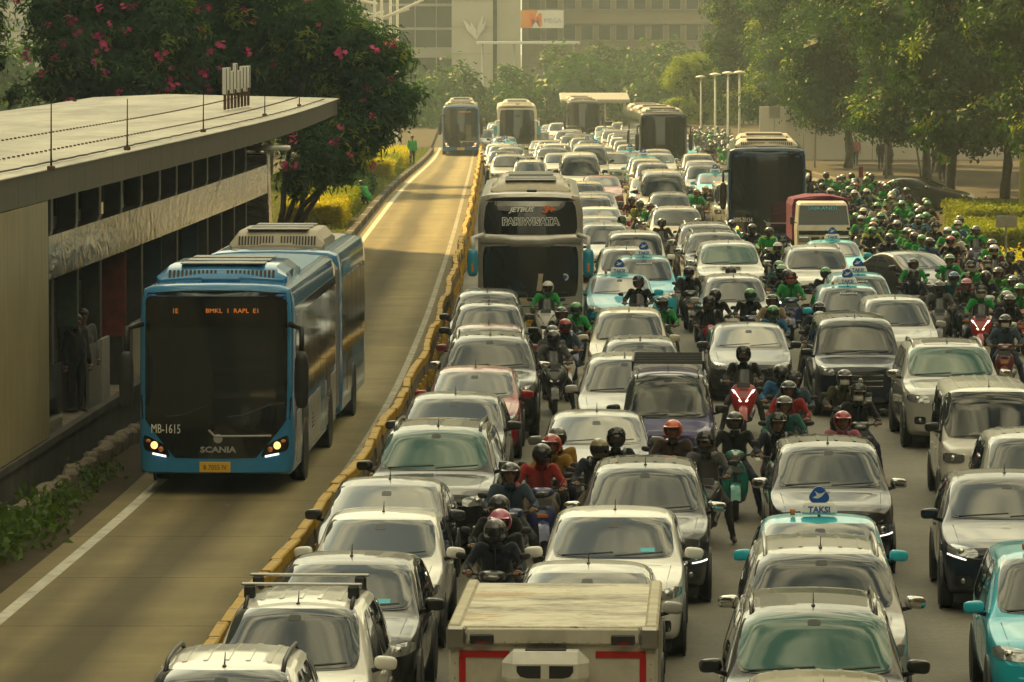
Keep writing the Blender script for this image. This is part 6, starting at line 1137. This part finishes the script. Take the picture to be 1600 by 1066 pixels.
def crouch():
    J = dict(pelvis=(0, .12, .34), chest=(0, -.10, .62), neck=(0, -.20, .80), head=(0, -.28, .93))
    for s, k in ((-1, 'l'), (1, 'r')): J.update({'sh' + k: (s * .19, -.14, .74), 'el' + k: (s * .24, -.28, .50), 'wr' + k: (s * .14, -.46, .34), 'aim' + k: (0, -.7, -.7), 'kn' + k: (s * .16, -.24, .50), 'an' + k: (s * .12, .0, .10), 'to' + k: (s * .13, -.16, .05)})
    return J
STAND, WALK, CROUCH = person_mesh('person', stand()), person_mesh('person', stand(.22)), person_mesh('person', crouch())
def helmet_mesh(kind):
    """shell with a face opening, rolled rim; then its visor"""
    q = MB(); seg, rings = 22, 14; r = Vector((.143, .163, .152)); pts = []
    for i in range(rings + 1):
        th = math.pi * (.02 + .80 * i / rings); pts.append([Vector((r.x * math.sin(th) * math.cos(a), r.y * math.sin(th) * math.sin(a), r.z * math.cos(th))) for a in [2 * math.pi * k / seg for k in range(seg)]])
    def hole(p):
        if kind == 'full': return p.y < -.055 and -.055 < p.z < .045
        return p.y < -.045 and p.z < .05
    for i in range(rings):
        for k in range(seg):
            k2 = (k + 1) % seg; quad = [pts[i][k], pts[i][k2], pts[i + 1][k2], pts[i + 1][k]]; c = sum(quad, Vector()) / 4
            if hole(c): continue
            q.add(quad, [(0, 3, 2, 1)]); q.add([p * .86 for p in quad], [(0, 1, 2, 3)])
            for e in range(4):
                a, b = quad[e], quad[(e + 1) % 4]; mid = (a + b) / 2; nb = c + (mid - c) * 2
                if hole(nb) or (i == rings - 1 and e == 2): q.add([a, b, b * .86, a * .86], [(0, 1, 2, 3)])
    q.add([p * 1.0 for p in pts[0]], [tuple(range(seg))])
    if kind == 'open':
        q.loft([[Vector((x, -.145 - yy + .06 * (x / .12) ** 2, .062 + z)) for x in (-.11, -.06, 0, .06, .11)] for yy, z in ((0, .0), (.055, -.012))], 0, False, False)
    me = q.mesh('helmet', 'helmet_shell', True); fix_normals(me); angle_smooth(me, 40); v = MB(); vs2 = []
    z0, z1 = (-.058, .05) if kind == 'full' else (-.07, .055)
    for i in range(5):
        z = z0 + (z1 - z0) * i / 4; rr = math.sqrt(max(0, 1 - (z / .16) ** 2)); vs2.append([Vector((.147 * rr * math.cos(a), .171 * rr * math.sin(a), z)) for a in np.linspace(math.pi * 1.13, math.pi * 1.87, 11)])
    v.grid(vs2); return me, v.mesh('visor', 'visor', True)
HELM = {'full': helmet_mesh('full'), 'open': helmet_mesh('open')}
q = MB(); rows = []
for i in range(5):
    z = -.10 + .085 * i / 4; rows.append([Vector((.082 * math.cos(a), -.02 + .085 * math.sin(a) - .02 * math.sin(i / 4 * math.pi), z)) for a in np.linspace(math.pi * 1.05, math.pi * 1.95, 11)])
q.grid(rows); MASKW = q.mesh('face_mask', 'mask_white', True); MASKB = q.mesh('face_mask', 'mask_black', True)
q = MB(); q.ell((0, .02, .035), (.108, .118, .09), 0, 14, 8); q.ell((0, .05, -.01), (.105, .085, .09), 0, 14, 8); HAIR = q.mesh('hair', 'hair', True)
q = MB(); q.ell((0, .02, -.02), (.115, .12, .14), 0, 14, 10, .95); q.loft([[Vector((a * .13, b * .10 + .02 - .05 * z_, -.12 - .14 * z_)) * 1 + Vector((0, 0, 0)) for a, b in [(math.cos(t), math.sin(t)) for t in np.linspace(0, 6.283, 13)[:-1]]] for z_ in (0, .5, 1)]); 
SCARF = q.mesh('headscarf', 'plain', True)
q = MB(); q.lathe([(.062, -.05), (.082, -.045), (.075, .03), (.062, .035)], 14, 0, 'z'); COLLAR = q.mesh('collar', 'plain', True)
q = MB(); q.loft([[(-.012, -.07 + .04 * k, .17 - .34 * k), (.012, -.07 + .04 * k, .17 - .34 * k), (.012, .03, .17 - .34 * k), (-.012, .03, .17 - .34 * k)] for k in (0, .5, 1)]); ZIP = q.mesh('zip', 'plain')
q = MB()
for s in (-1, 1): q.tube([(s * .13, .16, -.22), (s * .135, .06, -.145), (s * .13, -.06, -.20), (s * .115, -.10, -.34), (s * .13, -.06, -.50), (s * .15, .05, -.55)], .022, 6)
STRAPS = q.mesh('bag_strap', 'ink_black', True)
JC = {'black': (.012, .012, .013), 'navy': (.018, .022, .04), 'denim blue': (.045, .075, .11), 'red': (.33, .02, .018), 'bright green': (.018, .33, .06), 'lime-green': (.06, .30, .03), 'teal': (.015, .11, .10), 'blue': (.03, .14, .30), 'olive': (.06, .055, .022), 'mustard': (.33, .17, .02), 'beige': (.34, .27, .17), 'grey': (.12, .12, .12), 'maroon': (.11, .02, .025), 'pink': (.42, .13, .18), 'brown': (.06, .035, .022), 'yellow-green': (.30, .34, .03), 'white': (.6, .59, .55)}
HC = {'black': (.012, .012, .013), 'white': (.62, .60, .55), 'silver': (.34, .34, .34), 'grey': (.07, .07, .07), 'red': (.40, .02, .025), 'orange': (.62, .08, .02), 'pink': (.55, .12, .24), 'green': (.05, .30, .07), 'gold': (.24, .19, .07), 'blue': (.03, .13, .30), 'maroon': (.14, .02, .025), 'pale green': (.22, .40, .20)}
def small(me, par, loc, col=None, name=None, rz=0, s=None):
    o = bpy.data.objects.new(name or me.name.split('.')[0], me); COL.objects.link(o); o.parent = par; o.location = loc
    if col: o.color = tuple(col) + (1,)
    if rz: o.rotation_euler.z = rz
    if s: o.scale = (s, s, s)
    return o
def rider(pose, loc, rz, jacket, helmet, label, kind='full', mask=None, visor_up=False, far=False, group='riders in the traffic jam', tilt=0):
    o = bpy.data.objects.new('person', POSE[pose]); COL.objects.link(o); o.location = loc; o.rotation_euler.z = rz; o.color = JC[jacket] + (1,); hd = HEADS[pose]; hz_ = random.uniform(-.25, .25)
    h = small(HELM[kind][0], o, hd + Vector((0, 0, .012)), HC[helmet], 'helmet', hz_)
    if kind == 'full' or random.random() < .5:
        v = small(HELM[kind][1], h, (0, 0, 0), None, 'visor')
        if visor_up or random.random() < .3: v.rotation_euler.x = -.75; v.location = (0, -.01, .03)
    if mask: small(MASKW if mask == 'w' else MASKB, o, hd, None, 'face_mask')
    if not far: small(COLLAR, o, hd + Vector((0, .035, -.165)), tuple(v * .45 for v in JC[jacket]), 'collar'); small(ZIP, o, hd + Vector((0, -.075, -.36)), tuple(v * .3 for v in JC[jacket]), 'zip')
    if not far and random.random() < .3 and pose < 4: small(STRAPS, o, hd, None, 'bag_strap')
    return tag(o, label, 'person', group)
# ================================================================ motorbikes (front at -Y, origin under the rider)
def hull(secs, seg=12, e=.7):
    """closed skin through (y, z, half width, half height) sections"""
    sp = lambda v: math.copysign(abs(v) ** e, v); return [[Vector((w * sp(math.cos(a)), y, z + h * sp(math.sin(a)))) for a in [2 * math.pi * k / seg for k in range(seg)]] for y, z, w, h in secs]
def vhull(secs, seg=12, e=.7):
    """same, stacked upward: (z, y, half width, half depth)"""
    sp = lambda v: math.copysign(abs(v) ** e, v); return [[Vector((w * sp(math.cos(a)), y + d * sp(math.sin(a)), z)) for a in [2 * math.pi * k / seg for k in range(seg)]] for z, y, w, d in secs]
def bike_wheel(t, y, r=.28, w=.10):
    q = MB(); q.lathe([(r * .70, -w * .35), (r * .88, -w / 2), (r, -w * .2), (r, w * .2), (r * .88, w / 2), (r * .70, w * .35)], 22, 0, 'x'); o = q.build('wheel', 'rubber', t, True, (0, y, r)); q = MB(); q.lathe([(r * .72, -.025), (r * .72, .025), (r * .62, .018), (r * .62, -.018)], 18, 0, 'x')
    for k in range(5): a = k * 1.2566; q.box((0, math.cos(a) * r * .36, math.sin(a) * r * .36), (.022, .03, r * .66), 0, 0, (a - math.pi / 2, 0, 0))
    q.lathe([(.04, -.05), (.04, .05)], 10, 0, 'x'); q.build('rim', 'satin_metal', o)
def make_bike(kind, lit=True):
    t = empty('motorbike'); fw, rw = -.70, .58; bike_wheel(t, fw); bike_wheel(t, rw, .28, .12)
    bz = 1.0
    if kind == 'maxi':
        q = MB(); q.loft(vhull([(.34, -.52, .10, .10), (.50, -.56, .17, .14), (.70, -.55, .24, .15), (.86, -.50, .25, .14), (.97, -.44, .16, .10), (1.0, -.42, .06, .05)])); q.build('front_apron', 'bike_paint', t, True)
        for s in (-1, 1):
            q = MB(); q.add([(s * .03, -.712, .66), (s * .07, -.71, .66), (s * .22, -.60, .88), (s * .17, -.645, .88), (s * .03, -.66, .66), (s * .22, -.55, .88)], [(0, 1, 2, 3), (1, 4, 5, 2)]); q.build('headlight', 'lamp_on' if lit else 'lamp_glass', t)
        q = MB(); g = [[Vector((x, -.50 + .22 * (z - .95) + .9 * x * x, z)) for x in np.linspace(-w, w, 7)] for z, w in ((.95, .17), (1.05, .18), (1.15, .165), (1.24, .12))]; q.grid(g); q.build('windscreen', 'visor', t, True); lz = .90
    elif kind == 'matic':
        q = MB(); q.loft(vhull([(.36, -.50, .09, .08), (.52, -.52, .16, .11), (.68, -.50, .20, .11), (.80, -.47, .17, .09), (.86, -.45, .10, .06)])); q.build('front_apron', 'bike_paint', t, True)
        q = MB(); q.loft(hull([(-.60, .98, .05, .03), (-.56, .98, .13, .065), (-.46, .98, .17, .075), (-.36, 1.0, .12, .05), (-.32, 1.0, .05, .03)])); q.build('handlebar_cover', 'bike_paint', t, True); q = MB(); q.ell((0, -.575, .975), (.10, .035, .045), 0, 12, 8); q.build('headlight', 'lamp_on' if lit else 'lamp_glass', t, True)
        q = MB(); q.box((0, -.625, .66), (.16, .02, .05), 0, .008); q.build('side_lamp', 'lamp_amber', t)
    elif kind == 'retro':
        q = MB(); q.loft(vhull([(.30, -.44, .16, .06), (.45, -.50, .20, .07), (.65, -.49, .21, .07), (.82, -.46, .15, .07), (.92, -.44, .07, .06)], e=.9)); q.build('front_apron', 'bike_paint', t, True)
        q = MB(); q.loft(hull([(-.60, .98, .075, .075), (-.52, .99, .12, .10), (-.42, 1.0, .15, .08), (-.34, 1.0, .06, .04)], e=1.0)); q.build('handlebar_cover', 'bike_paint', t, True); q = MB(); q.lathe([(.085, 0), (.09, -.02), (.07, -.035), (.01, -.045)], 16, 0, 'y', (0, -.60, .98)); q.build('headlight', 'lamp_on' if lit else 'lamp_glass', t, True)
    else:
        q = MB(); q.loft(hull([(-.42, .82, .05, .05), (-.36, .86, .13, .11), (-.15, .88, .16, .12), (.05, .83, .10, .08), (.12, .80, .04, .04)], e=.85)); q.build('tank', 'bike_paint', t, True); q = MB(); q.loft(vhull([(.82, -.56, .05, .04), (.88, -.57, .11, .07), (.97, -.54, .10, .07), (1.04, -.50, .04, .03)])); q.build('front_apron', 'bike_paint', t, True); q = MB(); q.lathe([(.09, 0), (.095, -.03), (.075, -.05), (.01, -.06)], 16, 0, 'y', (0, -.60, .90)); q.build('headlight', 'lamp_on' if lit else 'lamp_glass', t, True); q = MB(); q.ell((0, -.05, .45), (.17, .24, .20), 0, 12, 8, .7); q.build('engine', 'satin_metal', t, True)
    # mudguard and fork
    q = MB(); a = np.linspace(.25, 2.5, 9); q.grid([[Vector((x, fw - math.cos(k) * .325, .28 + math.sin(k) * .325 - abs(x) * .35)) for x in (-.075, -.04, 0, .04, .075)] for k in a]); q.build('mudguard', 'bike_paint', t, True)
    q = MB()
    for s in (-1, 1): q.tube([(s * .075, fw, .28), (s * .075, -.58, .62)], .022, 7)
    q.tube([(0, -.58, .55), (0, -.46, .98)], .035, 8); q.build('fork', 'black_plastic', t)
    # handlebar, grips, mirrors
    q = MB(); q.tube([(-.36, -.30, 1.0), (-.26, -.36, 1.0), (-.10, -.46, .98), (.10, -.46, .98), (.26, -.36, 1.0), (.36, -.30, 1.0)], .017, 7); q.tube([(-.37, -.295, 1.0), (-.25, -.365, 1.0)], .024, 7); q.tube([(.37, -.295, 1.0), (.25, -.365, 1.0)], .024, 7); hb = q.build('handlebar', 'black_plastic', t)
    for s in (-1, 1):
        q = MB(); q.tube([(s * .24, -.37, 1.01), (s * .31, -.40, 1.12), (s * .35, -.38, 1.19)], .008, 5); q.ell((s * .385, -.38, 1.215), (.068, .022, .042), 0, 12, 8, .8, (0, s * -.15, 0)); q.build('mirror', 'black_plastic', hb, True)
        q = MB(); q.tube([(s * .25, -.38, 1.03), (s * .36, -.37, 1.015)], .006, 4); q.build('brake_lever', 'satin_metal', hb)
    # floor, body, seat, tail
    if kind == 'sport': q = MB(); q.tube([(0, -.45, .80), (0, .1, .62), (0, .55, .66)], .04, 8); q.build('frame', 'black_plastic', t)
    else: q = MB(); q.loft(hull([(-.46, .38, .10, .10), (-.30, .30, .17, .05), (.05, .30, .18, .05), (.16, .36, .16, .10)])); q.build('footboard', 'black_plastic', t, True)
    q = MB(); q.loft(hull([(-.02, .50, .10, .14), (.10, .56, .17, .17), (.35, .60, .19, .16), (.65, .68, .17, .12), (.88, .74, .10, .07), (.94, .75, .04, .03)])); q.build('tail_body', 'bike_paint', t, True)
    q = MB(); q.loft(hull([(-.06, .72, .06, .04), (.0, .745, .13, .05), (.25, .76, .16, .055), (.40, .79, .15, .05), (.70, .82, .13, .045), (.82, .81, .07, .03)])); q.build('seat', 'rubber', t, True)
    q = MB(); q.ell((0, .52, .33), (.13, .26, .13), 0, 12, 8, .7); q.tube([(.14, .25, .28), (.17, .75, .36), (.17, .90, .38)], [.03, .055, .05], 8); q.build('engine_cover', 'black_plastic', t, True)
    q = MB(); q.box((0, .97, .70), (.18, .05, .06), 0, .015); q.build('tail_light', 'lamp_red', t)
    y_, z_ = {'maxi': (-.655, .965), 'matic': (-.66, .86), 'retro': (-.60, .78), 'sport': (-.68, .76)}[kind]; q = MB(); q.box((0, y_, z_), (.25, .012, .10), 0, .004, (-.25, 0, 0)); np_ = q.build('number_plate', 'plate_black', t); text('B 3618 TQ', .055, 'ink_white', np_, (0, y_ - .009, z_ - .018), (math.pi / 2 - .25, 0, 0), ext=.001, sx=.8)
    return t
BIKE = {(k, l): make_bike(k, l) for k, l in (('maxi', True), ('maxi', False), ('matic', True), ('matic', False), ('retro', False), ('sport', False), ('sport', True))}
LOWB = {k: joined_mesh(v, 'motorbike') for k, v in BIKE.items()}
BC = {'black': (.012, .012, .013), 'red': (.34, .012, .02), 'teal': (.0, .20, .16), 'white': (.6, .59, .55), 'blue': (.02, .03, .14), 'grey': (.08, .08, .085), 'maroon': (.13, .012, .02)}
def bike(kind, lit, loc, rz, col, label, far=False):
    if far: o = bpy.data.objects.new('motorbike', LOWB[(kind, lit)]); COL.objects.link(o); o.color = BC[col] + (1,)
    else: o = copy_tree(BIKE[(kind, lit)], None, BC[col]); o.name = 'motorbike'
    o.location = loc; o.rotation_euler.z = rz; return tag(o, label, 'motorbike', 'motorbikes in the traffic jam')
# --- riders one can tell apart: helmet centre in the photo, jacket, helmet, bike kind/colour, extras
HZ = 1.48
NEAR = [
 (763, 847, 'navy', 'grey', 'matic', 'black', 'f', None, 1, 'nearest rider, dark visor, just behind the box truck'), (805, 790, 'black', 'black', 'matic', 'black', 'f', None, 0, 'rider with beige sleeves behind the pink-helmet passenger'),
 (797, 736, 'denim blue', 'black', 'matic', 'blue', 'o', None, 3, 'left of the rider in red'), (834, 722, 'red', 'black', 'matic', 'blue', 'f', None, 2, 'with backpack straps above the plate-carrying scooter'),
 (862, 694, 'mustard', 'red', 'matic', 'black', 'o', None, 0, 'beside the black off-roader'), (922, 698, 'navy', 'gold', 'matic', 'black', 'f', None, 2, 'between the mustard rider and the grey sedan windscreen'), (962, 682, 'black', 'black', 'sport', 'black', 'f', 'b', 0, 'in front of the grey sedan windscreen'),
 (1052, 668, 'brown', 'orange', 'matic', 'black', 'o', None, 0, 'below the violet minivan'), (1103, 688, 'grey', 'grey', 'maxi', 'black', 'f', None, 3, 'beside the teal scooter'), (1148, 655, 'black', 'black', 'retro', 'teal', 'o', 'b', 1, 'on the teal scooter'), (1203, 658, 'navy', 'grey', 'matic', 'red', 'o', None, 1, 'on the red scooter behind the teal one'),
 (1225, 630, 'teal', 'grey', 'matic', 'black', 'o', None, 0, 'just behind the red-scooter rider'), (1232, 606, 'red', 'black', 'matic', 'black', 'o', None, 0, 'behind the teal-jacket rider'), (1162, 552, 'black', 'black', 'maxi', 'red', 'f', None, 3, 'on the big red scooter'), (1220, 580, 'blue', 'black', 'matic', 'grey', 'f', None, 0, 'in front of the tall navy van'),
 (1316, 654, 'pink', 'red', 'matic', 'black', 'o', None, 0, 'right behind the black people carrier'), (1340, 612, 'black', 'grey', 'matic', 'black', 'o', 'w', 1, 'with white mask, in front of the navy van'), (1319, 588, 'olive', 'grey', 'matic', 'black', 'o', 'w', 0, 'with white mask, at the navy van grille'),
 (1107, 472, 'black', 'black', 'sport', 'red', 'f', None, 1, 'left of the charcoal sedan'), (1207, 468, 'beige', 'black', 'maxi', 'black', 'o', None, 0, 'behind the charcoal sedan'), (1208, 492, 'blue', 'green', 'matic', 'black', 'f', None, 0, 'with green helmet behind the charcoal sedan'), (1230, 428, 'black', 'black', 'maxi', 'black', 'f', None, 1, 'right of the silver people carrier'),
 (1206, 385, 'black', 'white', 'matic', 'black', 'o', None, 0, 'right of the scooped off-roader'), (1172, 356, 'navy', 'grey', 'matic', 'black', 'f', None, 0, 'below the white van and bus'),
 (884, 508, 'denim blue', 'red', 'matic', 'white', 'f', None, 2, 'below the tour coach'), (912, 488, 'black', 'black', 'matic', 'grey', 'o', None, 0, 'next to the light blue taxi'), (881, 541, 'grey', 'grey', 'maxi', 'black', 'f', 'w', 1, 'with pale vest and lit headlight left of the silver cars'),
 (1427, 430, 'navy', 'grey', 'matic', 'black', 'f', None, 0, 'in front of the turned charcoal sedan'), (1468, 447, 'grey', 'grey', 'maxi', 'grey', 'o', 'b', 0, 'left of the green rider on the red scooter'), (1533, 455, 'bright green', 'white', 'maxi', 'red', 'f', None, 3, 'on the red scooter at right'), (1571, 500, 'denim blue', 'black', 'matic', 'maroon', 'o', 'w', 1, 'with white mask at the right picture edge'),
 (1510, 443, 'olive', 'pink', 'matic', 'black', 'o', None, 0, 'behind the green rider on the red scooter'), (1560, 425, 'lime-green', 'black', 'matic', 'black', 'o', None, 0, 'at the right edge above the masked rider'), (1490, 432, 'teal', 'blue', 'matic', 'black', 'o', None, 0, 'with blue helmet beside the turned sedan'),
 (1240, 592, 'denim blue', 'black', 'matic', 'black', 'o', None, 0, 'at the rear of the group before the navy van'),
 (1016, 322, 'bright green', 'black', 'matic', 'black', 'o', None, 0, 'between the files near the mint taxi'), (998, 312, 'maroon', 'black', 'matic', 'red', 'o', None, 0, 'behind the green rider near the mint taxi'), (984, 318, 'yellow-green', 'black', 'matic', 'grey', 'o', None, 2, 'with safety vest near the mint taxi'),
 (1108, 300, 'bright green', 'gold', 'matic', 'black', 'o', None, 0, 'left of the dark city bus'), (1084, 296, 'navy', 'white', 'matic', 'black', 'o', None, 0, 'left of the green rider near the dark bus'), (1118, 288, 'maroon', 'grey', 'matic', 'black', 'o', None, 0, 'behind the green rider near the dark bus'),
]
PILL = {0: ('black', 'pink'), 4: ('mustard', 'grey'), 26: ('grey', 'grey'), 31: ('maroon', 'orange')}
RIDER_AT = []
def clear(x, y, w=.42, l=.95):
    for ox, oy, ow, ol in OCC + FIXED:
        if abs(x - ox) < ow + w and abs(y - oy) < ol + l: return False
    for ox, oy in RIDER_AT:
        if abs(x - ox) < .62 and abs(y - oy) < 1.5: return False
    return True
def settle(x, y):
    """the free spot nearest to where the photo shows the rider"""
    best = None
    for r in np.arange(0, 4.2, .15):
        for a in np.arange(0, 6.28, .35 if r else 7):
            X, Y = x + math.cos(a) * r * .35, y + math.sin(a) * r
            if clear(X, Y): return X, Y
    return None
nskip = 0
for i, (px, py, jk, hc, bk_, bc, hk, mk, pose, where) in enumerate(NEAR):
    g = P(px, py, HZ); s = settle(g.x, g.y)
    if s is None: nskip += 1; continue
    x, y = s; RIDER_AT.append(s); rz = yaw_at(y) + random.uniform(-.12, .12); far = y > 150; z = gz(y) - .03
    lab = 'rider in %s jacket and %s helmet %s' % (jk, hc, where); lab = ' '.join(lab.split()[:16]); rider(pose, (x, y, z), rz, jk, hc, lab, 'full' if hk == 'f' else 'open', mk); bike(bk_, (i % 4 == 1) if bk_ in ('maxi', 'matic', 'sport') else False, (x, y, z), rz, bc, ' '.join(('%s motorbike ridden by the one in %s %s' % (bc, jk, where)).split()[:16]), far)
    if i in PILL: rider(4, (x, y, z), rz, PILL[i][0], PILL[i][1], ' '.join(('passenger with %s helmet behind the rider in %s %s' % (PILL[i][1], jk, where)).split()[:16]), 'open')
# --- the dense crowd at right, row by row
random.seed(21)
CROWD_J = ['bright green'] * 13 + ['lime-green'] * 4 + ['black'] * 11 + ['navy'] * 5 + ['maroon', 'grey', 'grey', 'beige', 'blue', 'olive', 'teal', 'red', 'denim blue', 'white', 'yellow-green']
CROWD_H = ['black'] * 8 + ['green'] * 6 + ['pale green'] * 3 + ['white'] * 4 + ['grey'] * 5 + ['red', 'orange', 'silver', 'silver', 'maroon', 'gold', 'blue']
def crowd(y0, y1, step, xa, xb, gap, txt, start=0):
    y = y0; row = 0
    while y < y1:
        a, b = xa(y), xb(y); n = max(1, int((b - a) / gap)); k = 0
        for j in range(n):
            x = a + (j + .5 + random.uniform(-.4, .4)) * (b - a) / n + .25 * math.sin(y * .9); yy = y + random.uniform(-1.1, 1.1)
            if not clear(x, yy, .40, .90): continue
            RIDER_AT.append((x, yy)); jk, hc = random.choice(CROWD_J), random.choice(CROWD_H); z = gz(yy) - .03; rz = yaw_at(yy) + random.gauss(0, .2); far = yy > 118; bc = random.choice(['black', 'black', 'grey', 'red', 'white', 'blue', 'maroon'])
            rider(random.choice((0, 1, 2, 3)), (x, yy, z), rz, jk, hc, 'rider in %s, %s helmet, %s from left, %s row, %s' % (jk, hc, ordw(k), ordw(row), txt), random.choice(('full', 'open', 'open')), random.choice((None, None, 'w', 'b')), far=yy > 125)
            bike(random.choice(('matic', 'matic', 'maxi')), random.random() < .12, (x, yy, z), rz, bc, '%s motorbike, %s from left, %s row, %s' % (bc, ordw(k), ordw(row), txt), far); k += 1
            if random.random() < .16: rider(4, (x, yy, z), rz, random.choice(CROWD_J), random.choice(CROWD_H), 'passenger behind the rider %s from left, %s row, %s' % (ordw(k - 1), ordw(row), txt), 'open')
        y += step; row += 1
# riders filtering between the files of cars
k = 0
for y in np.arange(94, 192, 2.1):
    for off in (2.55, 3.4, 5.0, 6.3, 7.3, 8.4, 9.4):
        x, yy = XB(y) + off + random.uniform(-.2, .2), y + random.uniform(-.8, .8)
        if k >= 32 or random.random() > .5 or not clear(x, yy, .33, .92): continue
        RIDER_AT.append((x, yy)); jk, hc = random.choice(CROWD_J), random.choice(CROWD_H); z = gz(yy) - .03; rz = yaw_at(yy) + random.gauss(0, .06); bc = random.choice(['black', 'black', 'grey', 'red', 'white', 'blue'])
        rider(random.choice((0, 1, 2)), (x, yy, z), rz, jk, hc, 'rider in %s, %s helmet, %s nearest of those filtering between the car files' % (jk, hc, ordw(k)), random.choice(('full', 'open')), random.choice((None, 'w', 'b')), far=yy > 120)
        bike(random.choice(('matic', 'matic', 'maxi')), random.random() < .15, (x, yy, z), rz, bc, '%s motorbike, %s nearest of those filtering between the car files' % (bc, ordw(k)), yy > 118); k += 1
crowd(100, 186, 2.35, lambda y: hermite([100, 112, 125, 140, 165, 186], [10.3, 10.6, 10.0, 10.6, 11.6, 11.8])(y), lambda y: XR(y) - .25 + .5 * math.sin(y * .37), .80, 'right crowd')
crowd(196, 330, 3.4, lambda y: hermite([196, 230, 260, 330], [10.2, 10.6, 11.4, 13.0])(y), lambda y: hermite([196, 230, 260, 330], [12.2, 12.8, 14.2, 15.6])(y), .85, 'far crowd')
# --- others on foot
def ped(me, loc, rz, col, label, head, extra='hair', hcol=None):
    o = bpy.data.objects.new('person', me); COL.objects.link(o); o.location = loc; o.rotation_euler.z = rz; o.color = JC[col] + (1,)
    if extra == 'hair': small(HAIR, o, head, None, 'hair')
    elif extra == 'cap': small(HELM['open'][0], o, Vector(head) + Vector((0, 0, .01)), hcol or JC['grey'], 'cap')
    return tag(o, label, 'person')
HS, HCR = Vector(stand()['head']), Vector(crouch()['head'])
g = P(606, 296, 0); ped(CROUCH, (KX(186) - .30, 186, .17), -2.2, 'bright green', 'crouching worker in green shirt weeding beside the bus lane kerb', HCR)
ped(STAND, (KX(262) - .2, 262, gz(262) + .17), .2, 'bright green', 'standing worker in green at the far end of the bus lane', HS)
ped(STAND, S(79.0, -.28, FLOOR) + SO, .7, 'black', 'dark-clothed person standing in the station doorway', HS); ped(STAND, S(80.4, -.35, FLOOR) + SO, .5, 'grey', 'person in white mask behind another in the station doorway', HS)
for px, y, c, m, lab in ((1337, 262, 'pink', WALK, 'pedestrian in pink shirt under the right trees'), (1376, 250, 'black', STAND, 'woman in dark clothes standing under the right trees'), (1462, 232, 'navy', WALK, 'pedestrian in navy beside the leaning pole'), (1472, 222, 'yellow-green', STAND, 'person in safety vest under the right trees')): ped(m, (bpx(px, y), y, gz(y) + .12), random.uniform(-.6, .6), c, lab, HS)
for v in BIKE.values(): hide_proto(v)
print('riders skipped', nskip, 'riders', len(RIDER_AT))
